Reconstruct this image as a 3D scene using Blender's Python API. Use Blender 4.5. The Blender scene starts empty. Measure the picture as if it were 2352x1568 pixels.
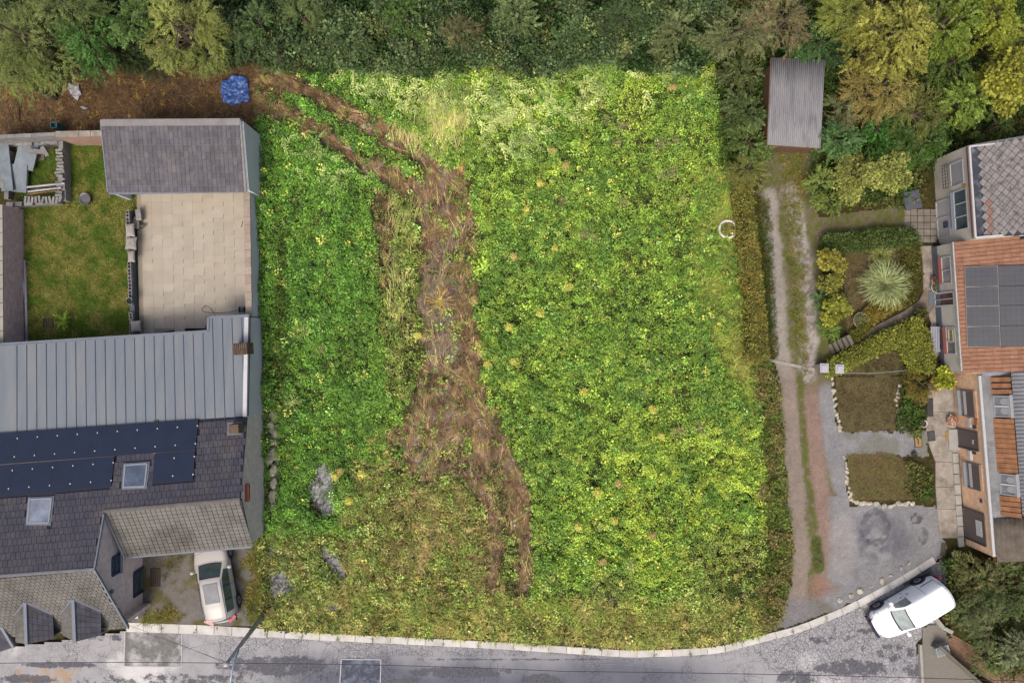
import bpy, math, random
import numpy as np
from mathutils import Vector, Matrix
random.seed(5); RNG = np.random.default_rng(11)
H = 45.0; K = 41.48; CX, CY = 1176.0, 784.0
EXPO = 0.52
# ---------------------------------------------------------------- camera, sky, sun, exposure
sc = bpy.context.scene
cam_d = bpy.data.cameras.new('camera'); cam = bpy.data.objects.new('camera', cam_d)
sc.collection.objects.link(cam); sc.camera = cam
cam.location = (0, 0, H); cam.rotation_euler = (0, 0, 0)
cam_d.sensor_width = 36; cam_d.lens = 36*H/(2352/K); cam_d.clip_end = 2000; cam_d.clip_start = 0.5
world = bpy.data.worlds.new('World'); sc.world = world; world.use_nodes = True
wn = world.node_tree.nodes; wl = world.node_tree.links
sky = wn.new('ShaderNodeTexSky'); sky.sky_type = 'NISHITA'; sky.sun_disc = False
sky.sun_elevation = math.radians(58); sky.sun_rotation = math.radians(200)
sky.air_density = 0.8; sky.dust_density = 7.0; sky.ozone_density = 0.3
wn['Background'].inputs['Strength'].default_value = 0.15
wl.new(sky.outputs[0], wn['Background'].inputs['Color'])
sd = bpy.data.lights.new('sun', 'SUN'); sun = bpy.data.objects.new('sun', sd); sc.collection.objects.link(sun)
sd.energy = 1.1; sd.angle = math.radians(18); sd.color = (1.0, 0.95, 0.86)
el, az = math.radians(58), math.radians(200)
sdir = Vector((math.sin(az)*math.cos(el), math.cos(az)*math.cos(el), math.sin(el)))
sun.rotation_euler = sdir.to_track_quat('Z', 'Y').to_euler()
sc.view_settings.view_transform = 'Standard'; sc.view_settings.look = 'None'
sc.view_settings.gamma = 1; sc.view_settings.use_curve_mapping = False
sc.view_settings.exposure = EXPO
COL = sc.collection
# ---------------------------------------------------------------- helpers
def W(x, y, z=0.0):
    s = (H-z)/H/K
    return Vector(((x-CX)*s, (CY-y)*s, z))
def PX(X, Y): return X*K+CX, CY-Y*K
class Plane:
    def __init__(s, a, b, c):
        s.a = a; s.n = (b-a).cross(c-a).normalized()
        if s.n.z < 0: s.n = -s.n
    def hit(s, x, y):
        o = Vector((0, 0, H)); d = (W(x, y, 0)-o)
        t = (s.a-o).dot(s.n)/d.dot(s.n)
        return o+d*t
def lin(c): 
    c = c/255.0
    return c/12.92 if c <= .04045 else ((c+.055)/1.055)**2.4
def C(r, g, b, k=1.0): return tuple(lin(v)*k/1.45 for v in (r, g, b))
def tag(o, label=None, cat=None, group=None, kind=None):
    if label: o['label'] = label
    if cat: o['category'] = cat
    if group: o['group'] = group
    if kind: o['kind'] = kind
    return o
def thing(name, loc, label, cat, group=None):
    o = bpy.data.objects.new(name, None); COL.objects.link(o); o.location = loc
    o.empty_display_size = .2
    return tag(o, label, cat, group)
class MB:
    def __init__(s): s.v = []; s.f = []
    def add(s, vs, fs):
        n = len(s.v); s.v += [Vector(v) for v in vs]; s.f += [tuple(i+n for i in f) for f in fs]; return s
    def box(s, c, size, rz=0.0, M=None):
        hx, hy, hz = [q/2 for q in size]
        vs = [Vector((x, y, z)) for z in (-hz, hz) for x, y in ((-hx, -hy), (hx, -hy), (hx, hy), (-hx, hy))]
        R = M if M is not None else Matrix.Rotation(rz, 3, 'Z')
        vs = [R@v+Vector(c) for v in vs]
        return s.add(vs, [(3, 2, 1, 0), (4, 5, 6, 7), (0, 1, 5, 4), (1, 2, 6, 5), (2, 3, 7, 6), (3, 0, 4, 7)])
    def beam(s, a, b, w, h, up=Vector((0, 0, 1))):
        a = Vector(a); b = Vector(b); d = b-a; L = d.length; d.normalize()
        side = d.cross(up).normalized(); u = side.cross(d)
        M = Matrix((side, d, u)).transposed()
        return s.box((a+b)/2, (w, L, h), M=M)
    def tube(s, pts, rads, n=8, cap=True):
        base = len(s.v); rings = []
        pts = [Vector(p) for p in pts]
        for i, p in enumerate(pts):
            d = (pts[min(i+1, len(pts)-1)]-pts[max(i-1, 0)]).normalized()
            a = d.orthogonal().normalized() if i == 0 else (rings[-1]-d*rings[-1].dot(d)).normalized()
            rings.append(a); b = d.cross(a)
            r = rads[i] if hasattr(rads, '__len__') else rads
            for k in range(n):
                t = 2*math.pi*k/n; s.v.append(p+(a*math.cos(t)+b*math.sin(t))*r)
        for i in range(len(pts)-1):
            for k in range(n):
                k2 = (k+1) % n
                s.f.append((base+i*n+k, base+i*n+k2, base+(i+1)*n+k2, base+(i+1)*n+k))
        if cap:
            s.f.append(tuple(base+k for k in reversed(range(n))))
            s.f.append(tuple(base+(len(pts)-1)*n+k for k in range(n)))
        return s
    def lathe(s, prof, c, n=20):
        base = len(s.v); c = Vector(c)
        for r, z in prof:
            for k in range(n):
                t = 2*math.pi*k/n; s.v.append(c+Vector((r*math.cos(t), r*math.sin(t), z)))
        for i in range(len(prof)-1):
            for k in range(n):
                k2 = (k+1) % n
                s.f.append((base+i*n+k, base+i*n+k2, base+(i+1)*n+k2, base+(i+1)*n+k))
        return s
    def prism(s, poly, z0, z1):
        n = len(poly); p = [Vector((q[0], q[1], 0)) for q in poly]
        ar = sum(p[i].x*p[(i+1) % n].y-p[(i+1) % n].x*p[i].y for i in range(n))
        if ar < 0: p.reverse()
        vs = [Vector((q.x, q.y, z0)) for q in p]+[Vector((q.x, q.y, z1)) for q in p]
        fs = [tuple(reversed(range(n))), tuple(range(n, 2*n))]+[(i, (i+1) % n, n+(i+1) % n, n+i) for i in range(n)]
        return s.add(vs, fs)
    def slab(s, pts, nrm, t0, t1):
        """polygon pts thickened from t0 to t1 along nrm"""
        n = len(pts); nrm = Vector(nrm)
        ar = Vector((0, 0, 0))
        for i in range(n): ar += pts[i].cross(pts[(i+1) % n])
        pts = list(pts)
        if ar.dot(nrm) < 0: pts.reverse()
        vs = [p+nrm*t0 for p in pts]+[p+nrm*t1 for p in pts]
        fs = [tuple(reversed(range(n))), tuple(range(n, 2*n))]+[(i, (i+1) % n, n+(i+1) % n, n+i) for i in range(n)]
        return s.add(vs, fs)
    def build(s, name, m, parent=None, smooth=False, **kw):
        off = parent_loc(parent)
        me = bpy.data.meshes.new(name)
        me.from_pydata([tuple(v-off) for v in s.v], [], s.f); me.update()
        if smooth: me.shade_smooth()
        me.materials.append(m)
        o = bpy.data.objects.new(name, me); COL.objects.link(o)
        if parent: o.parent = parent
        return tag(o, **kw)
def parent_loc(p):
    v = Vector((0, 0, 0))
    while p is not None: v = v+p.location; p = p.parent
    return v
# a part that repeats: shares mesh data, own place
def piece(name, me, loc, rot, parent, scale=(1, 1, 1)):
    o = bpy.data.objects.new(name, me); COL.objects.link(o); o.parent = parent
    o.location = Vector(loc)-parent_loc(parent); o.rotation_mode = 'QUATERNION'; o.rotation_quaternion = rot; o.scale = scale
    return o
def unit_mesh(name, mb, m):
    me = bpy.data.meshes.new(name); me.from_pydata([tuple(v) for v in mb.v], [], mb.f); me.update(); me.materials.append(m); return me
# ---- noise
def _h(ix, iy, seed):
    n = (ix*374761393+iy*668265263+seed*982451653) & 0xffffffff
    n = ((n ^ (n >> 13))*1274126177) & 0xffffffff
    return ((n ^ (n >> 16)) & 0xffff)/65535.0
def vnoise(x, y, seed=0):
    x = np.asarray(x, float); y = np.asarray(y, float)
    ix = np.floor(x).astype(np.int64); iy = np.floor(y).astype(np.int64)
    fx = x-ix; fy = y-iy; fx = fx*fx*(3-2*fx); fy = fy*fy*(3-2*fy)
    a = _h(ix, iy, seed); b = _h(ix+1, iy, seed); c = _h(ix, iy+1, seed); d = _h(ix+1, iy+1, seed)
    return (a*(1-fx)+b*fx)*(1-fy)+(c*(1-fx)+d*fx)*fy
def fbm(x, y, sc_, seed=0, o=4):
    t = 0; a = 1; s_ = 0; x = np.asarray(x, float)/sc_; y = np.asarray(y, float)/sc_
    for i in range(o):
        t = t+a*vnoise(x, y, seed+i*17); s_ += a; a *= .5; x = x*2.03+5.1; y = y*2.03+3.7
    return t/s_
def in_poly(px, py, poly):
    px = np.asarray(px, float); r = np.zeros(px.shape, bool); n = len(poly)
    for i in range(n):
        x0, y0 = poly[i]; x1, y1 = poly[(i+1) % n]
        if y0 == y1: continue
        c = ((y0 > py) != (y1 > py)) & (px < (x1-x0)*(py-y0)/(y1-y0)+x0)
        r ^= c
    return r
def sdist(px, py, line, closed=False):
    d = np.full(np.shape(px), 1e9); n = len(line)
    for i in range(n if closed else n-1):
        x0, y0 = line[i]; x1, y1 = line[(i+1) % n]
        dx, dy = x1-x0, y1-y0; L = dx*dx+dy*dy+1e-9
        t = np.clip(((px-x0)*dx+(py-y0)*dy)/L, 0, 1)
        d = np.minimum(d, np.hypot(px-x0-t*dx, py-y0-t*dy))
    return d
def sm(a, b, x): t = np.clip((x-a)/(b-a), 0, 1); return t*t*(3-2*t)
def mixc(a, b, t): return a*(1-t[:, None])+np.array(b)[None, :]*t[:, None]
ORD = ['first', 'second', 'third', 'fourth', 'fifth', 'sixth', 'seventh', 'eighth', 'ninth', 'tenth', 'eleventh', 'twelfth', 'thirteenth', 'fourteenth', 'fifteenth', 'sixteenth', 'seventeenth', 'eighteenth', 'nineteenth', 'twentieth', 'twenty first', 'twenty second']
CNT = ['', 'one', 'two', 'three', 'four', 'five', 'six', 'seven', 'eight', 'nine']
def zone_labels(pts, noun):
    rows = ['top', 'upper part', 'middle', 'lower part', 'bottom']; cols = ['left', 'centre left', 'centre', 'centre right', 'right']
    z = [(min(4, max(0, int((y-140)/265))), min(4, max(0, int((x-600)/228)))) for x, y in pts]; out = []
    for i, (x, y) in enumerate(pts):
        same = sorted([p for p, q in zip(pts, z) if q == z[i]]); k = same.index((x, y)); m = len(same)
        pre = '' if m == 1 else ('leftmost of the %s ' % CNT[m] if k == 0 else ('rightmost of the %s ' % CNT[m] if k == m-1 else '%s from left of the %s ' % (ORD[k], CNT[m])))
        out.append(pre+(noun if m == 1 else noun+'s')+', plot %s, %s' % (rows[z[i][0]], cols[z[i][1]]))
    return out
# ---------------------------------------------------------------- materials
def nmat(name):
    m = bpy.data.materials.new(name); m.use_nodes = True; nt = m.node_tree
    return m, nt, nt.nodes['Principled BSDF'], nt.nodes, nt.links
def ramp2(nodes, links, fac, a, b, c0=(0, 0, 0, 1), c1=(1, 1, 1, 1)):
    r = nodes.new('ShaderNodeValToRGB'); r.color_ramp.elements[0].position = a; r.color_ramp.elements[1].position = b
    r.color_ramp.elements[0].color = c0; r.color_ramp.elements[1].color = c1
    links.new(fac, r.inputs[0]); return r
def mixn(nodes, links, mode, fac, a, b):
    m = nodes.new('ShaderNodeMix'); m.data_type = 'RGBA'; m.blend_type = mode
    for s_, v in ((0, fac), (6, a), (7, b)):
        if isinstance(v, (int, float)): m.inputs[s_].default_value = v
        elif isinstance(v, tuple): m.inputs[s_].default_value = tuple(v[:3])+(1,)
        else: links.new(v, m.inputs[s_])
    return m.outputs[2]
def coords(nodes, links, stretch=(1, 1, 1), rot=0):
    g = nodes.new('ShaderNodeNewGeometry'); mp = nodes.new('ShaderNodeMapping')
    mp.inputs['Scale'].default_value = stretch; mp.inputs['Rotation'].default_value = (0, 0, rot)
    links.new(g.outputs['Position'], mp.inputs[0]); return mp.outputs[0]
def noise(nodes, links, vec, scale, detail=4, rough=.6):
    n = nodes.new('ShaderNodeTexNoise'); n.inputs['Scale'].default_value = scale
    n.inputs['Detail'].default_value = detail; n.inputs['Roughness'].default_value = rough
    links.new(vec, n.inputs['Vector']); return n.outputs['Fac']
def mat(name, col, rough=.8, var=.25, scale=3.0, stain=None, stain_amt=.4, stain_scale=.8, bump=.0, bscale=20, metal=0, spec=.3,
        stretch=(1, 1, 1), rot=0, per_obj=0.0, attr=False):
    """painted/mineral surface: base colour, two octaves of variation, a shaped stain and fine relief"""
    m, nt, bs, N, L = nmat(name); v = coords(N, L, stretch, rot)
    if attr:
        a = N.new('ShaderNodeAttribute'); a.attribute_name = 'tint'; base = a.outputs['Color']
    else: base = tuple(col)+(1,)
    n1 = noise(N, L, v, scale, 6, .65)
    lo = max(0, 1-var); hi = 1+var
    r = ramp2(N, L, n1, .3, .7, (lo, lo, lo, 1), (hi, hi, hi, 1))
    c = mixn(N, L, 'MULTIPLY', 1.0, base, r.outputs[0])
    if stain:
        n2 = noise(N, L, v, stain_scale, 8, .7)
        r2 = ramp2(N, L, n2, .48, .66)
        mu = N.new('ShaderNodeMath'); mu.operation = 'MULTIPLY'; L.new(r2.outputs[0], mu.inputs[0]); mu.inputs[1].default_value = stain_amt
        c = mixn(N, L, 'MIX', mu.outputs[0], c, tuple(stain)+(1,))
    if per_obj:
        oi = N.new('ShaderNodeObjectInfo')
        r3 = ramp2(N, L, oi.outputs['Random'], 0, 1, (1-per_obj,)*3+(1,), (1+per_obj,)*3+(1,))
        c = mixn(N, L, 'MULTIPLY', 1.0, c, r3.outputs[0])
    L.new(c, bs.inputs['Base Color'])
    bs.inputs['Roughness'].default_value = rough; bs.inputs['Metallic'].default_value = metal
    bs.inputs['Specular IOR Level'].default_value = spec
    if bump:
        nb = noise(N, L, v, bscale, 5, .7); b = N.new('ShaderNodeBump'); b.inputs['Strength'].default_value = bump
        b.inputs['Distance'].default_value = .03; L.new(nb, b.inputs['Height']); L.new(b.outputs[0], bs.inputs['Normal'])
    return m
def leaf_mat(name, instancer=True):
    m, nt, bs, N, L = nmat(name)
    a = N.new('ShaderNodeAttribute'); a.attribute_name = 'tint'
    if instancer: a.attribute_type = 'INSTANCER'
    c = a.outputs['Color']
    if instancer:
        b = N.new('ShaderNodeAttribute'); b.attribute_name = 'lv'
        c = mixn(N, L, 'MULTIPLY', 1.0, c, b.outputs['Color'])
    L.new(c, bs.inputs['Base Color']); bs.inputs['Roughness'].default_value = .55
    bs.inputs['Specular IOR Level'].default_value = .25
    tr = N.new('ShaderNodeBsdfTranslucent'); L.new(c, tr.inputs['Color'])
    mx = N.new('ShaderNodeMixShader'); mx.inputs[0].default_value = .22
    L.new(bs.outputs[0], mx.inputs[1]); L.new(tr.outputs[0], mx.inputs[2])
    L.new(mx.outputs[0], N['Material Output'].inputs['Surface'])
    return m
LEAF_I = leaf_mat('leaf_instanced'); LEAF_M = leaf_mat('leaf_mesh', False)
def flat(name, col, rough=.6, metal=0, spec=.4):
    return mat(name, col, rough, .08, 6, metal=metal, spec=spec)
def glass(name, col):
    m, nt, bs, N, L = nmat(name); v = coords(N, L)
    n1 = noise(N, L, v, 1.2, 3); r = ramp2(N, L, n1, .35, .65, tuple(x*.7 for x in col)+(1,), tuple(min(1, x*1.35) for x in col)+(1,))
    L.new(r.outputs[0], bs.inputs['Base Color']); bs.inputs['Roughness'].default_value = .08
    bs.inputs['Specular IOR Level'].default_value = .6; return m
M = {}
# ---------------------------------------------------------------- leaf prototypes (arrays: verts, quads, per-vertex shade)
def proto(quads):
    v = np.array([p for q in quads for p in q[0]], float).reshape(-1, 3)
    f = np.arange(len(v)).reshape(-1, 4)
    s_ = np.repeat([q[1] for q in quads], 4)
    return v, f, s_
def leaf(c, d, up, L, w, sh, fold=.25):
    """rhombic leaf from c along d"""
    d = d/np.linalg.norm(d); side = np.cross(d, up); side /= (np.linalg.norm(side)+1e-9); n = np.cross(side, d)
    mid = c+d*L*.45
    return ([c, mid+side*w/2+n*fold*w, c+d*L, mid-side*w/2+n*fold*w*.6], sh)
def rv(rg): v = rg.normal(size=3); return v/np.linalg.norm(v)
def clump_broad(rg, n=16, R=.22, hgt=.22, L=.13):
    q = []
    for i in range(n):
        a = rg.uniform(0, 6.283); r = R*math.sqrt(rg.uniform(0, 1)); z = hgt*(1-.6*(r/R)**2)*rg.uniform(.45, 1.05)
        d = np.array([math.cos(a), math.sin(a), rg.uniform(-.55, .35)]); up = np.array([rg.normal()*.35, rg.normal()*.35, 1])
        l = L*rg.uniform(.7, 1.35)
        q.append(leaf(np.array([r*math.cos(a), r*math.sin(a), z]), d, up, l, l*rg.uniform(.6, .9), rg.uniform(.45, 1.55)))
    return proto(q)
def clump_grass(rg, n=16, R=.12, L=.35, w=.014, flatn=.5):
    q = []
    for i in range(n):
        a = rg.uniform(0, 6.283); b = a+rg.normal()*.6; r = R*rg.uniform(0, 1)
        d = np.array([math.cos(b), math.sin(b), rg.uniform(.1, 1.2)*flatn])
        q.append(leaf(np.array([r*math.cos(a), r*math.sin(a), 0]), d, np.array([0, 0, 1.]), L*rg.uniform(.6, 1.3), w*rg.uniform(.8, 1.6), rg.uniform(.7, 1.3), .1))
    return proto(q)
def spray(rg, L=.9, n=18, lw=.035, ll=.2, curve=.25, droop=.2, stems=1):
    q = []
    for s_ in range(stems):
        a0 = rg.normal()*.45 if stems > 1 else 0; kx = rg.normal()*curve
        for i in range(n):
            t = (i+.5)/n; ang = a0+kx*t
            p = np.array([math.cos(ang)*t*L, math.sin(ang)*t*L, .12*math.sin(t*3)+rg.normal()*.015-droop*t*t*L])
            sgn = 1 if i % 2 else -1
            a = ang+sgn*rg.uniform(.45, .95); l = ll*(1-.55*t)*rg.uniform(.7, 1.25)
            d = np.array([math.cos(a), math.sin(a), rg.uniform(-.35, .3)])
            q.append(leaf(p, d, np.array([rg.normal()*.3, rg.normal()*.3, 1]), l, lw*rg.uniform(.8, 1.5), rg.uniform(.7, 1.3), .15))
        q.append(leaf(np.zeros(3), np.array([math.cos(a0), math.sin(a0), 0.02]), np.array([0, 0, 1.]), L, .018, .8, 0))
    return proto(q)
def clump_stalk(rg, n=9, L=.8, w=.0105, spread=.25):
    q = []
    for i in range(n):
        a = rg.normal()*spread; c = np.array([rg.normal()*.1-L/2, rg.normal()*.12, rg.uniform(0, .08)])
        d = np.array([math.cos(a), math.sin(a), rg.normal()*.06])
        q.append(leaf(c, d, np.array([0, 0, 1.]), L*rg.uniform(.5, 1.2), w*rg.uniform(.7, 1.8), rg.uniform(.6, 1.35), .1))
    return proto(q)
rg0 = np.random.default_rng(3)
P_BROAD = [clump_broad(rg0) for _ in range(6)]
P_SMALL = [clump_broad(rg0, 16, .2, .16, .085) for _ in range(5)]
P_GRASS = [clump_grass(rg0) for _ in range(5)]
P_LAWN = [clump_grass(rg0, 12, .1, .12, .012, .9) for _ in range(4)]
P_FEATH = [spray(rg0, stems=2, n=13, ll=.24, lw=.045) for _ in range(5)]
P_STALK = [clump_stalk(rg0) for _ in range(5)]
P_SHORT = [clump_stalk(rg0, 9, .35, .02, 1.2) for _ in range(4)]
P_TREE = [spray(rg0, .62, 13, .085, .17, .4, .3) for _ in range(6)]
P_ROUND = [clump_broad(rg0, 12, .24, .15, .19) for _ in range(5)]
P_NEED = [spray(rg0, .6, 16, .035, .17, .5, .45) for _ in range(5)]
# ---- instanced cover ("stuff") through geometry nodes
_pc = {}
def proto_collection(key, protos, m=None):
    if key in _pc: return _pc[key]
    c = bpy.data.collections.new('leaf_kinds_'+key)
    for i, (v, f, s_) in enumerate(protos):
        me = bpy.data.meshes.new('leaf_clump'); me.from_pydata(v.tolist(), [], f.tolist()); me.update()
        a = me.color_attributes.new('lv', 'FLOAT_COLOR', 'POINT')
        a.data.foreach_set('color', np.column_stack([s_, s_, s_, np.ones_like(s_)]).astype(np.float32).ravel())
        me.materials.append(m or LEAF_I)
        o = bpy.data.objects.new('leaf_clump_%s_%d' % (key, i), me); c.objects.link(o)
    _pc[key] = c; return c
def gn_tree(coll):
    g = bpy.data.node_groups.new('cover_'+coll.name, 'GeometryNodeTree')
    g.interface.new_socket('Geometry', in_out='INPUT', socket_type='NodeSocketGeometry')
    g.interface.new_socket('Geometry', in_out='OUTPUT', socket_type='NodeSocketGeometry')
    n = g.nodes; l = g.links; gi = n.new('NodeGroupInput'); go = n.new('NodeGroupOutput')
    ci = n.new('GeometryNodeCollectionInfo'); ci.inputs['Collection'].default_value = coll
    ci.inputs['Separate Children'].default_value = True; ci.inputs['Reset Children'].default_value = True
    ip = n.new('GeometryNodeInstanceOnPoints'); ip.inputs['Pick Instance'].default_value = True
    def na(name, t):
        x = n.new('GeometryNodeInputNamedAttribute'); x.data_type = t; x.inputs['Name'].default_value = name; return x.outputs['Attribute']
    l.new(gi.outputs[0], ip.inputs['Points']); l.new(ci.outputs[0], ip.inputs['Instance'])
    l.new(na('pick', 'INT'), ip.inputs['Instance Index'])
    l.new(na('rot', 'FLOAT_VECTOR'), ip.inputs['Rotation']); l.new(na('scl', 'FLOAT'), ip.inputs['Scale'])
    l.new(ip.outputs[0], go.inputs[0]); return g
def cover(name, key, protos, X, Y, Z, tint, scl, yaw=None, tilt=.25, label=None, parent=None):
    n = len(X); coll = proto_collection(key, protos)
    me = bpy.data.meshes.new(name)
    me.vertices.add(n)
    off = parent_loc(parent)
    me.vertices.foreach_set('co', np.column_stack([X-off.x, Y-off.y, Z-off.z]).astype(np.float32).ravel())
    yaw = RNG.uniform(0, 6.283, n) if yaw is None else yaw
    rot = np.column_stack([RNG.normal(size=n)*tilt, RNG.normal(size=n)*tilt, yaw]).astype(np.float32)
    me.attributes.new('rot', 'FLOAT_VECTOR', 'POINT').data.foreach_set('vector', rot.ravel())
    me.attributes.new('scl', 'FLOAT', 'POINT').data.foreach_set('value', np.asarray(scl*np.ones(n), np.float32))
    me.attributes.new('pick', 'INT', 'POINT').data.foreach_set('value', RNG.integers(0, len(protos), n).astype(np.int32))
    t = np.clip(np.column_stack([tint, np.ones(n)]), 0, 1).astype(np.float32)
    me.attributes.new('tint', 'FLOAT_COLOR', 'POINT').data.foreach_set('color', t.ravel())
    me.update(); me.materials.append(LEAF_I)
    o = bpy.data.objects.new(name, me); COL.objects.link(o)
    md = o.modifiers.new('cover', 'NODES'); md.node_group = gn_tree(coll)
    if parent: o.parent = parent
    return tag(o, label=label, kind='stuff')
# ---- baked foliage (tree crowns, hedges, single plants)
def bake(name, protos, P, D, S, T, parent=None, spin=None, m=None, extra=None, **kw):
    """P positions, D direction of local +X, S scales, T tints"""
    P = np.asarray(P, float); D = np.asarray(D, float); n = len(P)
    D = D/(np.linalg.norm(D, axis=1)[:, None]+1e-9)
    up = np.tile(np.array([0, 0, 1.]), (n, 1))+RNG.normal(size=(n, 3))*.3
    Yv = np.cross(up, D); Yv /= (np.linalg.norm(Yv, axis=1)[:, None]+1e-9); Zv = np.cross(D, Yv)
    R = np.stack([D, Yv, Zv], axis=2)
    off = parent_loc(parent); off = np.array([off.x, off.y, off.z])
    pk = RNG.integers(0, len(protos), n); VV = []; FF = []; TT = []; nv = 0
    S = np.asarray(S)*np.ones(n)
    for k, (v, f, s_) in enumerate(protos):
        I = np.where(pk == k)[0]
        if not len(I): continue
        q = np.einsum('nij,vj->nvi', R[I], v)*S[I][:, None, None]+P[I][:, None, :]-off
        VV.append(q.reshape(-1, 3)); nvv = v.shape[0]
        FF.append((f[None]+(np.arange(len(I))*nvv)[:, None, None]).reshape(-1, 4)+nv); nv += len(I)*nvv
        TT.append((T[I][:, None, :]*s_[None, :, None]).reshape(-1, 3))
    V = np.concatenate(VV); F = np.concatenate(FF); TC = np.clip(np.concatenate(TT), 0, 1)
    me = bpy.data.meshes.new(name); me.vertices.add(len(V)); me.vertices.foreach_set('co', V.astype(np.float32).ravel())
    me.loops.add(F.size); me.loops.foreach_set('vertex_index', F.astype(np.int32).ravel())
    me.polygons.add(len(F)); me.polygons.foreach_set('loop_start', (np.arange(len(F))*4).astype(np.int32))
    me.polygons.foreach_set('loop_total', np.full(len(F), 4, np.int32))
    me.update(calc_edges=True)
    a = me.color_attributes.new('tint', 'FLOAT_COLOR', 'POINT')
    a.data.foreach_set('color', np.column_stack([TC, np.ones(len(TC))]).astype(np.float32).ravel())
    me.materials.append(m or LEAF_M)
    o = bpy.data.objects.new(name, me); COL.objects.link(o)
    if parent: o.parent = parent
    return tag(o, **kw)
# ---- tinted sheet: grid clipped to a polygon (px), colour per vertex from a function
def sheet(name, poly, z, colf, m, res=.09, kind='structure', jit=.0, relief=.015, parent=None, label=None, zf=None, hole=None):
    xs = [p[0] for p in poly]; ys = [p[1] for p in poly]
    a = W(min(xs)-jit-4, max(ys)+jit+4); b = W(max(xs)+jit+4, min(ys)-jit-4)
    gx = np.arange(a.x, b.x+res, res); gy = np.arange(a.y, b.y+res, res)
    X, Y = np.meshgrid(gx, gy); px, py = PX(X, Y)
    jx = (fbm(px, py, 14, 71)-.5)*2*jit; jy = (fbm(px, py, 14, 92)-.5)*2*jit
    s_ = H/(H-z)
    cxm = (X[:-1, :-1]+res/2); cym = (Y[:-1, :-1]+res/2)
    cpx, cpy = PX(cxm*s_, cym*s_)
    ins = in_poly(cpx+jx[:-1, :-1], cpy+jy[:-1, :-1], poly)
    if hole: 
        for h_ in hole: ins &= ~in_poly(cpx, cpy, h_)
    nx = len(gx); J, I = np.where(ins); base = J*nx+I
    F = np.column_stack([base, base+1, base+nx+1, base+nx])
    used = np.unique(F); rm = np.full(nx*len(gy), -1); rm[used] = np.arange(len(used)); F = rm[F]
    vx = X.ravel()[used]; vy = Y.ravel()[used]; pxu, pyu = px.ravel()[used], py.ravel()[used]
    vz = z+(fbm(vx, vy, .5, 3)-.5)*2*relief
    if zf is not None: vz = vz+zf(pxu, pyu)
    me = bpy.data.meshes.new(name); me.vertices.add(len(used)); me.vertices.foreach_set('co', np.column_stack([vx, vy, vz]).astype(np.float32).ravel())
    me.loops.add(F.size); me.loops.foreach_set('vertex_index', F.astype(np.int32).ravel())
    me.polygons.add(len(F)); me.polygons.foreach_set('loop_start', (np.arange(len(F))*4).astype(np.int32)); me.polygons.foreach_set('loop_total', np.full(len(F), 4, np.int32))
    me.update(calc_edges=True); me.shade_smooth()
    t = colf(pxu, pyu) if callable(colf) else np.tile(np.array(colf), (len(used), 1))
    at = me.color_attributes.new('tint', 'FLOAT_COLOR', 'POINT')
    at.data.foreach_set('color', np.clip(np.column_stack([t, np.ones(len(used))]), 0, 1).astype(np.float32).ravel())
    me.materials.append(m); o = bpy.data.objects.new(name, me); COL.objects.link(o)
    if parent: o.parent = parent
    return tag(o, label=label, kind=kind)
def grid_pts(poly, dens, seed=1):
    """random points in a px polygon, dens per m2"""
    r = np.random.default_rng(seed)
    x0, x1 = min(p[0] for p in poly), max(p[0] for p in poly); y0, y1 = min(p[1] for p in poly), max(p[1] for p in poly)
    n = int((x1-x0)*(y1-y0)/K/K*dens); x = r.uniform(x0, x1, n); y = r.uniform(y0, y1, n)
    k = in_poly(x, y, poly); return x[k], y[k]
# ================================================================ ZONES (display pixels)
KB = [(-260, 1470), (0, 1488), (150, 1470), (290, 1449), (468, 1455), (620, 1461), (740, 1468.6), (942, 1478), (1175, 1490), (1446, 1508), (1560, 1505),
      (1651, 1499), (1729, 1479), (1842, 1450), (1948, 1406), (2019, 1369), (2084, 1332), (2160, 1285)]
ROAD = KB+[(2172, 1300), (2180, 1370), (2150, 1440), (2105, 1480), (2118, 1568), (2140, 1750), (-260, 1750)]
PLOT = [(590, 140), (1630, 124), (1674, 400), (1704, 600), (1728, 800), (1752, 1100), (1746, 1452), (1651, 1474), (1446, 1482), (1175, 1466), (942, 1454), (604, 1438)]
TRACK_A = [(590, 172), (640, 185), (700, 208), (760, 245), (850, 290), (920, 325), (980, 375), (1030, 430)]
TRACK_B = [(590, 245), (680, 268), (740, 310), (800, 350), (850, 385), (910, 415), (960, 440)]
MAIN = [(935, 410), (1000, 395), (1066, 385), (1085, 450), (1094, 560), (1098, 650), (1096, 760), (1112, 860), (1135, 960), (1160, 1020), (1190, 1100), (1214, 1170),
        (1190, 1215), (1150, 1230), (1110, 1175), (1060, 1260), (975, 1220), (905, 1130), (905, 1010), (955, 890), (968, 800), (960, 700), (965, 600), (955, 500)]
TRK_R = [(1150, 1020), (1185, 1100), (1205, 1180), (1203, 1350)]
TRK_L = [(1075, 1080), (1115, 1150), (1140, 1220), (1130, 1350)]
SIDE = [(858, 440), (900, 450), (915, 560), (900, 620), (880, 640), (858, 560)]
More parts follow.
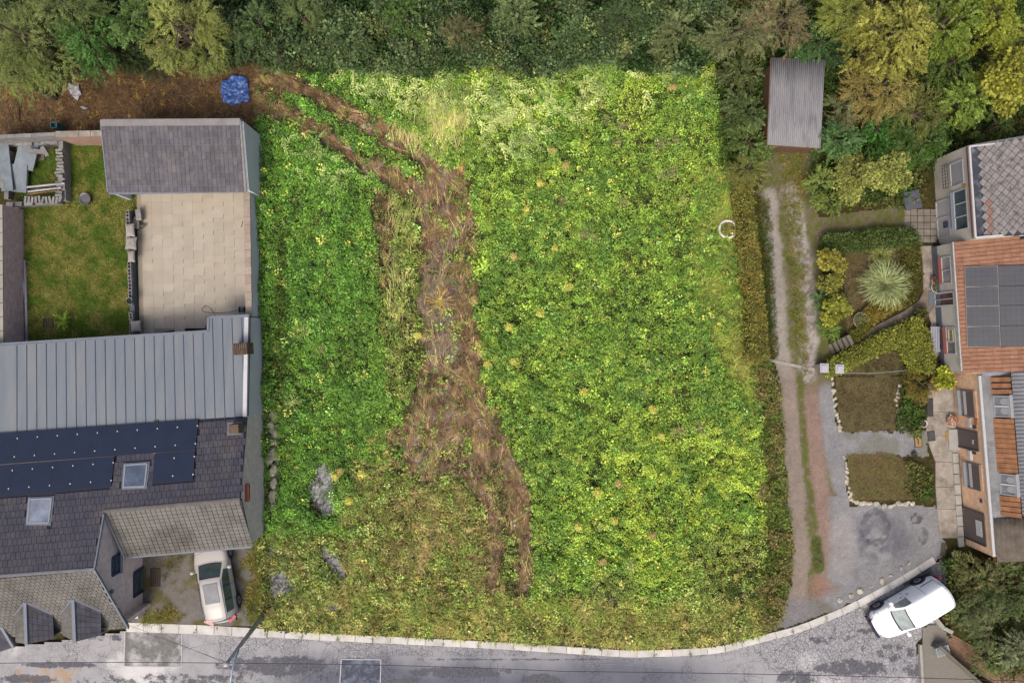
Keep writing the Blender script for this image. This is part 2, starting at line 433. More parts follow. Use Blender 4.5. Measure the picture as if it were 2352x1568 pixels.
GRAV = [[(612, 1240), (650, 1262), (640, 1285), (612, 1280)], [(612, 1318), (640, 1322), (690, 1345), (660, 1372), (612, 1385)], [(640, 1395), (690, 1400), (680, 1415), (645, 1412)], [(862, 1385), (900, 1390), (890, 1405), (865, 1402)], [(1030, 1398), (1070, 1402), (1060, 1416), (1035, 1412)], [(742, 1050), (768, 1085), (774, 1190), (738, 1200), (702, 1140), (715, 1090)], [(725, 1235), (760, 1250), (790, 1300), (800, 1345), (760, 1310), (735, 1280)],
        [(618, 1300), (665, 1320), (675, 1365), (618, 1370)], [(618, 1180), (660, 1185), (700, 1200), (640, 1200)], [(690, 1290), (720, 1300), (710, 1325), (680, 1315)],
        [(745, 1385), (780, 1380), (780, 1405), (750, 1410)], [(1220, 1410), (1248, 1405), (1245, 1430), (1225, 1430)], [(1395, 1375), (1420, 1380), (1405, 1400), (1385, 1395)]]
LSTRIP = [(626, 950), (630, 1010), (628, 1060), (632, 1120), (628, 1170)]
def track_mask(px, py):
    j = (fbm(px, py, 26, 5)-.5)*34; k = (fbm(px, py, 7, 9)-.5)*20
    px2 = px+j+k; py2 = py+k-j*.5
    m = np.zeros(np.shape(px))
    m = np.maximum(m, 1-sm(17, 30, sdist(px2, py2, TRACK_A))); m = np.maximum(m, 1-sm(17, 30, sdist(px2, py2, TRACK_B)))
    ins = in_poly(px2, py2, MAIN); dd = sdist(px2, py2, MAIN, True)
    fw_ = 14+60*sm(940, 1120, py)*(1-sm(1130, 1180, px)); mm = np.where(ins, .78+.22*sm(0, fw_, dd), .78*(1-sm(0, fw_*.9, dd)))
    mm = mm*(1-.5*sm(1040, 1150, py+60*(fbm(px, py, 40, 36)-.5))*(1-sm(1150, 1180, px)))
    mm = mm*(1-.22*sm(.56, .66, fbm(px, py, 28, 33)))
    m = np.maximum(m, mm)
    m = np.maximum(m, 1-sm(15, 24, sdist(px+k*.5, py, TRK_R))); m = np.maximum(m, .95*(1-sm(13, 23, sdist(px+k*.5, py, TRK_L))))
    m = np.maximum(m, .7*in_poly(px2, py2, SIDE)); m = np.maximum(m, .5*(1-sm(8, 18, sdist(px2, py2, [(1010, 1180), (985, 1260), (955, 1310)]))))
    m = np.maximum(m, .8*(1-sm(14, 40, np.hypot(px-600, py-215)-35)))
    return np.clip(m, 0, 1)
def grav_mask(px, py):
    j = (fbm(px, py, 12, 15)-.5)*24; m = np.zeros(np.shape(px))
    for i, g in enumerate(GRAV): m = np.maximum(m, in_poly(px+j, py-j, g)*(.93 if i == 5 else .92))
    m = np.maximum(m, (sdist(px+j*.5, py, LSTRIP) < 12)*.95); return m
def outside_road(px, py): return ~in_poly(px, py, ROAD)
# ================================================================ GROUND
GND = mat('soil_and_litter', (0, 0, 0), .95, .45, 9, bump=.6, bscale=14, attr=True, spec=.1, stain=C(60, 45, 32), stain_amt=.35, stain_scale=2.5)
def ground_col(px, py):
    n = len(px); f1 = fbm(px, py, 40, 1); f2 = fbm(px, py, 9, 2); f3 = fbm(px, py, 4, 4)
    c = np.tile(np.array(C(58, 60, 30)), (n, 1))
    c = mixc(c, C(92, 72, 48), sm(.4, .7, f2)*.5)
    mul = in_poly(px+(f2-.5)*40, py+(f1-.5)*50, [(-2000, 140), (300, 165), (640, 140), (640, 310), (-2000, 330)])
    c = np.where(mul[:, None], mixc(np.tile(np.array(C(112, 88, 64)), (n, 1)), C(80, 62, 46), sm(.35, .65, f2)), c)
    tm = track_mask(px, py); plot = in_poly(px, py, PLOT)
    tc = mixc(np.tile(np.array(C(140, 112, 86)), (n, 1)), C(150, 138, 128), sm(.45, .65, f1)); tc = mixc(tc, C(110, 86, 68), sm(.45, .7, f2)*.8)
    c = np.where(plot[:, None], c*(1-tm[:, None])+tc*tm[:, None], c)
    gm = grav_mask(px, py)
    gc = mixc(np.tile(np.array(C(176, 175, 186)), (n, 1)), C(124, 122, 130), sm(.4, .65, f3))
    c = c*(1-gm[:, None])+gc*gm[:, None]
    return c*(.8+.4*f3[:, None])
def build_ground():
    fx = np.arange(-31, 31.01, .14); fy = np.arange(-21.5, 21.51, .14)
    o = np.array([34, 40, 55, 80, 130, 220, 400])
    gx = np.concatenate([-o[::-1], fx, o]); gy = np.concatenate([-o[::-1]+5, fy, o]); gy[:7] = -o[::-1]
    X, Y = np.meshgrid(gx, gy); px, py = PX(X.ravel(), Y.ravel())
    z = -.02+(fbm(X.ravel(), Y.ravel(), .6, 8)-.5)*.05
    tm = track_mask(px, py)*in_poly(px, py, PLOT)
    rut = np.minimum(sdist(px, py, TRK_R), sdist(px, py, TRK_L)); z += -.06*(rut < 12)*tm+(fbm(px, py, 6, 12)-.5)*.12*tm
    z = np.where(in_poly(px, py, [(x, y-6) for x, y in KB]+ROAD[len(KB):]), -.3, z)
    terr = [(318, 440), (605, 440), (610, 730), (600, 1240), (345, 1280), (-50, 1330), (-50, 800), (318, 770)]
    z = np.where(in_poly(px, py, terr), -.12, z)
    nx = len(gx); J, I = np.meshgrid(np.arange(len(gy)-1), np.arange(nx-1), indexing='ij'); b = (J*nx+I).ravel()
    F = np.column_stack([b, b+1, b+nx+1, b+nx])
    me = bpy.data.meshes.new('ground'); me.vertices.add(X.size); me.vertices.foreach_set('co', np.column_stack([X.ravel(), Y.ravel(), z]).astype(np.float32).ravel())
    me.loops.add(F.size); me.loops.foreach_set('vertex_index', F.astype(np.int32).ravel())
    me.polygons.add(len(F)); me.polygons.foreach_set('loop_start', (np.arange(len(F))*4).astype(np.int32)); me.polygons.foreach_set('loop_total', np.full(len(F), 4, np.int32))
    me.update(calc_edges=True); me.shade_smooth()
    a = me.color_attributes.new('tint', 'FLOAT_COLOR', 'POINT'); t = ground_col(px, py)
    a.data.foreach_set('color', np.clip(np.column_stack([t, np.ones(len(t))]), 0, 1).astype(np.float32).ravel())
    me.materials.append(GND); o = bpy.data.objects.new('ground', me); COL.objects.link(o); tag(o, kind='structure')
build_ground()
# ---- road: weathered asphalt with crazing, worn dark patches
def road_mat():
    m, nt, bs, N, L = nmat('worn_asphalt'); v = coords(N, L)
    a = N.new('ShaderNodeAttribute'); a.attribute_name = 'tint'
    b = N.new('ShaderNodeAttribute'); b.attribute_name = 'wear'
    sp = N.new('ShaderNodeSeparateColor'); L.new(b.outputs['Color'], sp.inputs[0])
    n1 = noise(N, L, v, 40, 3, .7); r1 = ramp2(N, L, n1, .3, .7, (.82, .82, .82, 1), (1.12, 1.12, 1.12, 1))
    c = mixn(N, L, 'MULTIPLY', 1., a.outputs['Color'], r1.outputs[0])
    wob = N.new('ShaderNodeTexNoise'); wob.inputs['Scale'].default_value = 2.5; L.new(v, wob.inputs['Vector'])
    ad = mixn(N, L, 'LINEAR_LIGHT', .12, v, wob.outputs['Color'])
    cr = None
    for sc_, w_ in ((3.2, .035), (1.3, .02), (6.5, .06)):
        vo = N.new('ShaderNodeTexVoronoi'); vo.feature = 'DISTANCE_TO_EDGE'; vo.inputs['Scale'].default_value = sc_; L.new(ad, vo.inputs['Vector'])
        r = ramp2(N, L, vo.outputs['Distance'], w_*.35, w_, (1, 1, 1, 1), (0, 0, 0, 1))
        nm = noise(N, L, v, .55 if sc_ != 1.3 else .3, 4, .6)
        ad2 = N.new('ShaderNodeMath'); ad2.operation = 'ADD'; L.new(nm, ad2.inputs[0]); L.new(sp.outputs[0], ad2.inputs[1])
        rm = ramp2(N, L, ad2.outputs[0], .56, .72)
        mu = N.new('ShaderNodeMath'); mu.operation = 'MULTIPLY'; L.new(r.outputs[0], mu.inputs[0]); L.new(rm.outputs[0], mu.inputs[1])
        if cr is None: cr = mu.outputs[0]
        else:
            mx = N.new('ShaderNodeMath'); mx.operation = 'MAXIMUM'; L.new(cr, mx.inputs[0]); L.new(mu.outputs[0], mx.inputs[1]); cr = mx.outputs[0]
    mu = N.new('ShaderNodeMath'); mu.operation = 'MULTIPLY'; L.new(cr, mu.inputs[0]); mu.inputs[1].default_value = .72
    c = mixn(N, L, 'MIX', mu.outputs[0], c, C(62, 60, 72)+(1,))
    # dark worn-through areas with ragged edges
    nd = noise(N, L, v, 2.2, 10, .72); ad3 = N.new('ShaderNodeMath'); ad3.operation = 'ADD'; L.new(nd, ad3.inputs[0]); L.new(sp.outputs[1], ad3.inputs[1])
    rd = ramp2(N, L, ad3.outputs[0], .665, .74)
    n5 = noise(N, L, v, 9, 5, .7); r5 = ramp2(N, L, n5, .3, .7, C(58, 60, 68)+(1,), C(108, 108, 116)+(1,))
    mu2 = N.new('ShaderNodeMath'); mu2.operation = 'MULTIPLY'; L.new(rd.outputs[0], mu2.inputs[0]); mu2.inputs[1].default_value = .9
    c = mixn(N, L, 'MIX', mu2.outputs[0], c, r5.outputs[0])
    L.new(c, bs.inputs['Base Color']); bs.inputs['Roughness'].default_value = .85; bs.inputs['Specular IOR Level'].default_value = .2
    bp = N.new('ShaderNodeBump'); bp.inputs['Strength'].default_value = .5; bp.inputs['Distance'].default_value = .01; bp.invert = True
    L.new(cr, bp.inputs['Height']); L.new(bp.outputs[0], bs.inputs['Normal']); return m
RM = road_mat()
def road_tint(px, py):
    f = fbm(px, py, 90, 21); f2 = fbm(px, py, 20, 22); n = len(px)
    c = np.tile(np.array(C(164, 164, 167)), (n, 1))
    c = mixc(c, C(104, 107, 118), sm(1475, 1560, py+60*(f-.5))*sm(520, 760, px)*(1-sm(1500, 1800, px)))
    c = mixc(c, C(208, 207, 207), sm(.5, .7, f)*(sm(1750, 1950, px)+1-sm(350, 520, px)))
    c = mixc(c, C(170, 150, 128), sm(.5, .62, f2)*(px < 170)*(py > 1535))
    c = mixc(c, C(150, 142, 134), (py < 1470)*(px < 300)*sm(.4, .6, f)*.7)
    return c*(.9+.2*f2[:, None])
road = sheet('road', ROAD, -.11, road_tint, RM, res=.12, relief=.01)
def road_wear(px, py):
    f = fbm(px, py, 60, 41)
    crack = np.zeros(len(px)); dark = np.zeros(len(px))
    crack += .18*sm(1650, 1850, px)+.14*(py < 1510)*(px > 800)+.12*(px < 900)*(px > 500)+.08
    for (x, y, rx, ry, s_) in [(640, 1530, 160, 30, .3), (400, 1568, 300, 25, .22), (130, 1528, 110, 9, .33), (1240, 1568, 60, 25, .4), (1060, 1545, 160, 16, .3),
                               (1200, 1515, 330, 5, .28), (930, 1568, 50, 20, .25), (1960, 1535, 110, 25, .28), (1990, 1450, 30, 8, .28), (1890, 1470, 50, 12, .2),
                               (2060, 1500, 70, 30, .22), (2100, 1320, 60, 30, .35), (2120, 1545, 60, 30, .22), (1830, 1560, 60, 25, .28), (2145, 1480, 40, 30, .2), (60, 1560, 90, 14, .3), (280, 1465, 180, 9, .2)]:
        d = np.hypot((px-x)/rx, (py-y)/ry); dark = np.maximum(dark, s_*(1-sm(.5, 1.15, d)))
    return crack+(f-.5)*.1, dark
def set_attr(o, name, r, g):
    me = o.data; n = len(me.vertices); a = me.color_attributes.new(name, 'FLOAT_COLOR', 'POINT')
    a.data.foreach_set('color', np.column_stack([r, g, np.zeros(n), np.ones(n)]).astype(np.float32).ravel())
def vpx(o):
    co = np.empty(len(o.data.vertices)*3, np.float32); o.data.vertices.foreach_get('co', co); co = co.reshape(-1, 3); return PX(co[:, 0], co[:, 1])
set_attr(road, 'wear', *road_wear(*vpx(road)))
PATCH = mat('asphalt_patch', C(116, 116, 114), .85, .3, 5, stain=C(196, 196, 198), stain_amt=.9, stain_scale=.8, bump=.3, bscale=40)
PATCHD = mat('asphalt_patch_dark', C(60, 66, 84), .7, .3, 4, stain=C(128, 134, 150), stain_amt=.9, stain_scale=1.1, bump=.3, bscale=40)
SEAM = flat('bitumen_seam', C(186, 186, 190), .9)
def road_patch(corners, m, label):
    t = thing('road_patch', W(sum(c[0] for c in corners)/4, sum(c[1] for c in corners)/4, -.095), label, 'road patch')
    MB().prism([W(x, y, -.09) for x, y in corners], -.14, -.088).build('patch_surface', m, t)
    b = MB()
    for i in range(4): b.beam(W(*corners[i], -.083), W(*corners[(i+1) % 4], -.083), .05, .012)
    b.build('sealing_seam', SEAM, t)
road_patch([(287, 1449), (418, 1453), (417, 1531), (285, 1529)], PATCH, 'square asphalt repair patch with dark centre beside the long kerb on the left')
road_patch([(784, 1513), (875, 1514), (873, 1575), (780, 1575)], PATCHD, 'dark wet looking rectangular repair patch at the bottom edge of the road')
# ---- kerb of single stones
KERB = mat('kerb_concrete', C(206, 204, 200), .85, .16, 4, stain=C(120, 118, 108), stain_amt=.5, stain_scale=2, bump=.2, per_obj=.1)
kerb = tag(bpy.data.objects.new('kerb', None), kind='structure'); COL.objects.link(kerb)
kme = None
b = MB().box((0, 0, 0), (1, 1, 1)); 
kme = unit_mesh('kerb_stone', b, KERB)
def walk(line, step):
    out = []; acc = 0
    for (x0, y0), (x1, y1) in zip(line, line[1:]):
        L_ = math.hypot(x1-x0, y1-y0); t = acc
        while t < L_:
            out.append((x0+(x1-x0)*t/L_, y0+(y1-y0)*t/L_)); t += step
        acc = t-L_
    return out
KC = [(x-(3 if x > 1700 else 0), y-(10 if x < 620 else 7)) for x, y in KB if x >= 290]
wk = walk(KC, 40.5)
for (x0, y0), (x1, y1) in zip(wk, wk[1:]):
    wd = .5 if x0 < 600 else .38
    a = W(x0, y0); c = W(x1, y1); d = c-a; mid = (a+c)/2
    o = piece('kerb_stone', kme, mid+Vector((0, 0, -.085+RNG.normal()*.003)), Matrix.Rotation(math.atan2(d.y, d.x)+RNG.normal()*.006, 3, 'Z').to_quaternion(), kerb, (d.length-.025, wd, .23))
KG = [KC[0]]+KC
rgk = np.random.default_rng(5); kx = []; ky = []
for (x0, y0) in wk[::2]:
    m_ = int(rgk.integers(0, 7)); kx += list(x0+rgk.normal(size=m_)*2); ky += list(y0+4+rgk.normal(size=m_)*4)
KX, KY = np.array(kx), np.array(ky)
cover('kerb_joint_weeds', 'lawn', P_LAWN, (KX-CX)/K, (CY-KY)/K, np.full(len(KX), .03), np.array(C(120, 124, 66, 1.3))[None]*rgk.uniform(.6, 1.2, (len(KX), 1)), rgk.uniform(.6, 1.1, len(KX)))
# ---- mulch, lawn, driveway, gravel yard
GRAVM = mat('gravel_yard', (0, 0, 0), .95, .35, 22, bump=.7, bscale=45, attr=True, spec=.1)
LAWN = [(40, 330), (242, 330), (252, 440), (318, 440), (318, 772), (60, 786), (48, 480), (48, 470)]
def lawn_col(px, py):
    f = fbm(px, py, 45, 51); f2 = fbm(px, py, 8, 52); n = len(px)
    c = np.tile(np.array(C(74, 92, 28)), (n, 1)); c = mixc(c, C(112, 112, 52), sm(.45, .65, f)); c = mixc(c, C(50, 70, 24), sm(.5, .75, f2)); return c
sheet('back_lawn', LAWN, .012, lawn_col, GRAVM, res=.12)
DRIVE = [(1768, 330), (1888, 335), (1868, 430), (1880, 500), (2085, 470), (2085, 560), (1895, 560), (1885, 700), (1905, 790), (1925, 840), (1912, 870), (1920, 960), (1928, 992), (2132, 990), (2132, 1046), (1940, 1048), (1950, 1160),
         (2150, 1160), (2172, 1270), (2100, 1313), (1930, 1396), (1780, 1450), (1815, 1350), (1822, 1250), (1805, 1100), (1792, 900), (1772, 780), (1765, 600), (1735, 450)]
def drive_col(px, py):
    f = fbm(px, py, 30, 61); f2 = fbm(px, py, 7, 62); j = (f-.5)*14; n = len(px)
    c = np.tile(np.array(C(112, 104, 84)), (n, 1))
    c = mixc(c, C(92, 98, 48), sm(.45, .6, f2))
    L_ = sdist(px+j, py, [(1770, 450), (1780, 600), (1795, 800), (1812, 900), (1825, 1100), (1840, 1300), (1830, 1400)])
    R_ = sdist(px+j, py, [(1815, 440), (1840, 560), (1862, 740), (1855, 860)])
    j2 = (f2-.5)*16; L_ = L_+j2; R_ = R_+j2
    c = mixc(c, C(154, 148, 140), (1-sm(9, 24, L_))*(1-sm(1200, 1400, py))); c = mixc(c, C(142, 130, 120), (1-sm(13, 30, L_))*sm(800, 900, py))
    c = mixc(c, C(160, 154, 150), (1-sm(14, 26, R_))*(.35+.65*sm(.4, .55, f2)))
    RR = sdist(px+j, py, [(1862, 880), (1872, 1000), (1882, 1120), (1900, 1250), (1895, 1340)])
    RR = RR+j2; c = mixc(c, C(140, 120, 109), (1-sm(12, 32, RR))*sm(860, 920, py))
    c = mixc(c, C(140, 112, 98), (1-sm(24, 44, np.hypot(px-1890, py-1350)))*.8)
    GR = sdist(px+j, py, [(1905, 900), (1912, 1000), (1935, 1110), (2000, 1200), (1960, 1300)])
    c = mixc(c, C(136, 136, 138), np.maximum((1-sm(18, 30, GR)), sm(1890, 1925, px+60*(f-.5))*(py > 1140)*1.0)*sm(860, 900, py))
    c = mixc(c, C(138, 138, 140), ((px > 1925)*(py > 985)*(py < 1050))*(.6+.4*sm(.4, .6, f)))
    dk = 1-sm(35, 110, np.hypot((px-2020), (py-1240)*1.3)); c = mixc(c, C(96, 98, 106), dk*.8*sm(.3, .55, f))
    dk2 = (np.abs(np.hypot(px-2010, (py-1210)*.8)-28) < 7)*.6+(np.hypot(px-2105, py-1190) < 14)*.8+(np.hypot((px-2120), (py-1230)*.6) < 12)*.6
    c = mixc(c, C(74, 74, 80), np.clip(dk2*sm(.3, .5, fbm(px, py, 14, 77)), 0, 1))
    GM = sdist(px+j*.6, py, [(1835, 860), (1845, 1000), (1862, 1150), (1872, 1210)]); c = mixc(c, C(94, 98, 54), (1-sm(4, 12, GM))*sm(.25, .5, f2))
    GM2 = sdist(px+j*.6, py, [(1874, 1240), (1880, 1305)]); c = mixc(c, C(90, 98, 54), 1-sm(9, 14, GM2))
    c = mixc(c, C(128, 126, 132), (py > 1350)*sm(1350, 1400, py)*(1-sm(1860, 1920, px))*.8)
    c = mixc(c, C(158, 154, 152), (1-sm(20, 50, np.hypot((px-1935)*1.2, (py-1250)*.5)))*.7)
    f3 = fbm(px, py, 55, 63); f5 = fbm(px, py, 3, 64)
    return c*(.82+.36*f2[:, None])*(.84+.32*f3[:, None])*(.88+.24*f5[:, None])
sheet('driveway', DRIVE, .014, drive_col, GRAVM, res=.09, jit=8)
HERE = [(318, 1262), (598, 1240), (604, 1436), (300, 1438)]
def yard_col(px, py):
    f = fbm(px, py, 30, 81); f2 = fbm(px, py, 9, 82); n = len(px)
    c = np.tile(np.array(C(118, 114, 110)), (n, 1)); c = mixc(c, C(96, 92, 62), sm(.45, .6, f)); return c*(.8+.4*f2[:, None])
sheet('gravel_forecourt', HERE, .012, yard_col, GRAVM, res=.1, jit=3)
CONC = mat('old_concrete', C(158, 150, 140), .9, .3, 2.5, stain=C(112, 104, 92), stain_amt=.8, stain_scale=1.1, bump=.3, bscale=30, per_obj=.06)
# concrete yard path before the brick house, slab by slab
ypath = tag(bpy.data.objects.new('house_path', None), kind='structure'); COL.objects.link(ypath)
ys = [878, 945, 1000, 1060, 1118, 1168, 1235]; xl = [2132, 2128, 2126, 2148, 2148, 2152, 2158]; xr = [2200, 2200, 2202, 2203, 2206, 2208, 2212]
for i in range(6):
    p = [W(xl[i], ys[i]+.4), W(xr[i], ys[i]+.4+i % 2), W(xr[i+1], ys[i+1]-.4+(i+1) % 2), W(xl[i+1], ys[i+1]-.4)]
    MB().prism(p, -.03, .045+.004*(i % 2)).build('slab', CONC, ypath)
gpath = tag(bpy.data.objects.new('garden_path', None), kind='structure'); COL.objects.link(gpath)
EARTHP = mat('path_screed', C(128, 118, 106), .95, .25, 3, stain=C(92, 84, 70), stain_amt=.5, stain_scale=2, bump=.3)
gp = [(1945, 785), (1985, 760), (2030, 738), (2075, 715), (2110, 690), (2125, 660)]; gq = [(1958, 800), (1998, 778), (2045, 755), (2085, 735), (2128, 728), (2150, 700)]
for i in range(5): MB().prism([W(*gp[i]), W(*gp[i+1]), W(*gq[i+1]), W(*gq[i])], -.03, .05+.003*i).build('slab', EARTHP, gpath)
MB().prism([W(2112, 565), W(2150, 565), W(2160, 860), W(2140, 860), W(2138, 740), (W(2122, 690)), W(2118, 600)], -.03, .04).build('slab', CONC, gpath)
PAV = mat('paving_flags', C(132, 126, 116), .9, .2, 3, stain=C(100, 92, 80), stain_amt=.5, stain_scale=2, bump=.3, per_obj=.1)
patio = tag(bpy.data.objects.new('paved_yard', None), kind='structure'); COL.objects.link(patio)
for i in range(5):
    for j in range(5):
        x0 = 2076+i*15; y0 = 480+j*15.5
        MB().prism([W(x0+.7, y0+.7), W(x0+14.3, y0+.7), W(x0+14.3, y0+14.8), W(x0+.7, y0+14.8)], -.03, .04+RNG.uniform(0, .012)).build('paving_flag', PAV, patio)
# ================================================================ LEFT PROPERTY
TERR = mat('terrace_stone', C(172, 164, 150), .6, .08, 1.6, stain=C(180, 162, 136), stain_amt=.3, stain_scale=.5, bump=.1, bscale=25, per_obj=.07, spec=.25)
terrace = tag(bpy.data.objects.new('terrace', None), kind='structure'); COL.objects.link(terrace)
GROUT = flat('grout', C(150, 141, 126), .9)
MB().prism([W(313, 410, .2), W(576, 408, .2), W(582, 722, .2), W(488, 745, .2), W(320, 770, .2)], -.02, .19).build('screed_bed', GROUT, terrace)
tb = MB().box((0, 0, 0), (1, 1, 1)); tme = unit_mesh('terrace_tile', tb, TERR)
rot = math.radians(1.0)
TP = [(314, 442), (577, 440), (582, 724), (320, 770)]
for i in range(-1, 12):
    yy = 408+(i % 2)*9.0; k = 0
    while yy < 775:
        L_ = (28, 28, 28, 19)[(i*3+k*5) % 4] if (i+k) % 3 else 28
        cx_, cy_ = 324+i*23.6+(yy-440)*.022+11.8, yy+L_/2
        if in_poly(np.array([cx_]), np.array([cy_]), [(312, 405), (582, 405), (592, 730), (490, 740), (322, 776)])[0]:
            p = W(cx_, cy_, .2)
            piece('terrace_tile', tme, (p.x, p.y, .2+.002*RNG.uniform(0, 1)), Matrix.Rotation(-rot, 3, 'Z').to_quaternion(), terrace, ((23.6/K)*.9955-.005, (L_/K)*.9955-.005, .03))
        yy += L_; k += 1
# materials for buildings
TILE = mat('slate_grey_roof_tile', C(92, 90, 98), .75, .22, 2.2, stain=C(122, 116, 112), stain_amt=.35, stain_scale=1.1, per_obj=.16, bump=.2, bscale=18)
TILED = mat('dark_roof_tile', C(66, 66, 78), .65, .28, 2.6, stain=C(96, 90, 90), stain_amt=.55, stain_scale=.8, per_obj=.14, bump=.2, bscale=18)
TILEL = mat('weathered_roof_tile', C(110, 108, 104), .8, .2, 1.2, stain=C(64, 58, 54), stain_amt=.6, stain_scale=.5, per_obj=.10, bump=.2, bscale=18)
ZINC = mat('zinc_sheet', C(112, 121, 130), .5, .08, 1.0, stain=C(132, 134, 134), stain_amt=.6, stain_scale=.6, metal=.0, spec=.5, stretch=(3, .35, 1))
ZSEAM = mat('zinc_seam', C(66, 76, 106), .5, .1, 4)
TRIM = mat('blue_grey_trim', C(118, 126, 138), .6, .1, 3)
DARKTRIM = mat('dark_trim', C(48, 52, 66), .6, .1, 3)
RENDER = mat('grey_render', C(206, 208, 212), .9, .12, 1.2, stain=C(176, 176, 176), stain_amt=.5, stain_scale=.6, bump=.15)
WHITEW = mat('cream_render', C(200, 195, 184), .9, .08, 1.0, stain=C(150, 142, 124), stain_amt=.4, stain_scale=.7, bump=.1)
def brick_mat(name, c1, c2, mort, face='X', sc_=1.0):
    """brickwork coursed along world z"""
    m, nt, bs, N, L = nmat(name); g = N.new('ShaderNodeNewGeometry'); s_ = N.new('ShaderNodeSeparateXYZ'); L.new(g.outputs['Position'], s_.inputs[0])
    cb = N.new('ShaderNodeCombineXYZ'); L.new(s_.outputs['Y' if face == 'X' else 'X'], cb.inputs[0]); L.new(s_.outputs['Z'], cb.inputs[1])
    bt = N.new('ShaderNodeTexBrick'); L.new(cb.outputs[0], bt.inputs['Vector']); bt.inputs['Scale'].default_value = 1
    bt.inputs['Brick Width'].default_value = .22*sc_; bt.inputs['Row Height'].default_value = .075*sc_; bt.inputs['Mortar Size'].default_value = .006
    bt.inputs['Color1'].default_value = tuple(c1)+(1,); bt.inputs['Color2'].default_value = tuple(c2)+(1,); bt.inputs['Mortar'].default_value = tuple(mort)+(1,)
    n1 = noise(N, L, g.outputs['Position'], 3, 6, .7); r = ramp2(N, L, n1, .3, .7, (.8, .8, .8, 1), (1.2, 1.2, 1.2, 1))
    L.new(mixn(N, L, 'MULTIPLY', 1., bt.outputs['Color'], r.outputs[0]), bs.inputs['Base Color']); bs.inputs['Roughness'].default_value = .9
    bp = N.new('ShaderNodeBump'); bp.inputs['Strength'].default_value = .5; bp.inputs['Distance'].default_value = .01; bp.invert = True
    L.new(bt.outputs['Fac'], bp.inputs['Height']); L.new(bp.outputs[0], bs.inputs['Normal']); return m
BR_GREY = brick_mat('greige_brick', C(234, 220, 214), C(214, 200, 194), C(182, 176, 172))
BR_RED = brick_mat('mauve_brick', C(218, 190, 186), C(190, 166, 168), C(166, 152, 148))
BR_PINK = brick_mat('pink_brick', C(170, 140, 122), C(160, 120, 104), C(170, 150, 134), 'Y')
BR_OR = brick_mat('orange_brick', C(236, 196, 160), C(226, 180, 146), C(190, 168, 146))
GLASS = glass('window_glass', C(94, 108, 128)); GLASSD = glass('dark_glass', C(60, 78, 86)); GLASSL = glass('skylight_glass', C(132, 140, 156))
PANEL = mat('solar_cells', C(34, 44, 66), .3, .15, 1.5, spec=.5); PANELG = mat('grey_solar_cells', C(70, 73, 79), .3, .12, 1.5, spec=.5)
ALU = flat('aluminium', C(170, 170, 168), .4, .2); RAIL = flat('panel_rail', C(150, 142, 132), .5, .1)
PLASTW = flat('white_plastic', C(190, 190, 190), .4)
def tile_roof(parent, plane, poly, udir, tw, tl, m, name='roof_tile', limit=300, skip=(), thick=.03, deck=True, deckm=None, tilt=.055, lap=1.1, gap=.014, stagger=True):
    """courses of single tiles on a roof plane; beyond the limit the rest is one joined part"""
    n = plane.n; P3 = [plane.hit(x, y) for x, y in poly]
    u = Vector(udir); u = (u-n*u.dot(n)).normalized(); v = n.cross(u).normalized()
    if v.z < 0: v = -v
    o0 = P3[0]; q = [((p-o0).dot(u), (p-o0).dot(v)) for p in P3]
    if deck: MB().slab([p for p in P3], n, -.14, -.005).build('roof_deck', deckm or DARKTRIM, parent)
    sk = [[((plane.hit(x, y)-o0).dot(u), (plane.hit(x, y)-o0).dot(v)) for x, y in s_] for s_ in skip]
    u0, u1 = min(a for a, _ in q), max(a for a, _ in q); v0, v1 = min(a for _, a in q), max(a for _, a in q)
    R = Matrix((u, v, u.cross(v))).transposed().to_quaternion()
    w = u.cross(v); sgn = 1 if w.dot(n) > 0 else -1
    me = unit_mesh(name, MB().box((0, 0, 0), (tw-gap, tl*lap, thick)), m)
    spots = []; r = 0; vv = v0+tl/2
    while vv < v1+tl*.3:
        uu = u0+tw/2+(tw/2 if (r % 2 and stagger) else 0)-tw*.0
        while uu < u1+tw*.2:
            if in_poly(np.array([uu]), np.array([vv]), q)[0] and not any(in_poly(np.array([uu]), np.array([vv]), s_)[0] for s_ in sk): spots.append((uu, vv))
            uu += tw
        vv += tl; r += 1
    spots.sort(key=lambda t: (o0+u*t[0]+v*t[1]).length)
    done = 0; rest = MB()
    T = Matrix.Rotation(-tilt*sgn, 3, 'X').to_quaternion(); RR = R@T; RM3 = RR.to_matrix()
    for uu, vv in spots:
        p = o0+u*uu+v*vv+n*(.022+RNG.uniform(0, .006))
        wob = Matrix.Rotation(RNG.normal()*.006, 3, 'Z').to_quaternion()
        if done < limit: piece(name, me, p, RR@wob, parent)
        else: rest.box(p, (tw-gap, tl*lap, thick), M=RM3)
        done += 1
    if rest.v: rest.build(name+'s', m, parent, kind='stuff')
    return done
def wall_poly(parent, pts, t, m, name='wall'):
    """vertical wall through pts (3D, planar enough)"""
    n = (pts[1]-pts[0]).cross(pts[2]-pts[0]).normalized()
    return MB().slab(pts, n, -t, 0).build(name, m, parent)
def grd(p, z=0): return Vector((p.x, p.y, z))
def quad_frame(parent, q, nrm, fw, m, name='window_frame', th=.06, glassm=None, gname='pane', inner=.02):
    """frame ring + recessed pane for a 3D quad"""
    b = MB(); c = sum(q, Vector())/4
    for i in range(4):
        b.beam(q[i]+nrm*th/2, q[(i+1) % 4]+nrm*th/2, fw, th, nrm)
    f = b.build(name, m, parent)
    if glassm: MB().slab([c+(p-c)*.97 for p in q], nrm, .0, inner).build(gname, glassm, f)
    return f
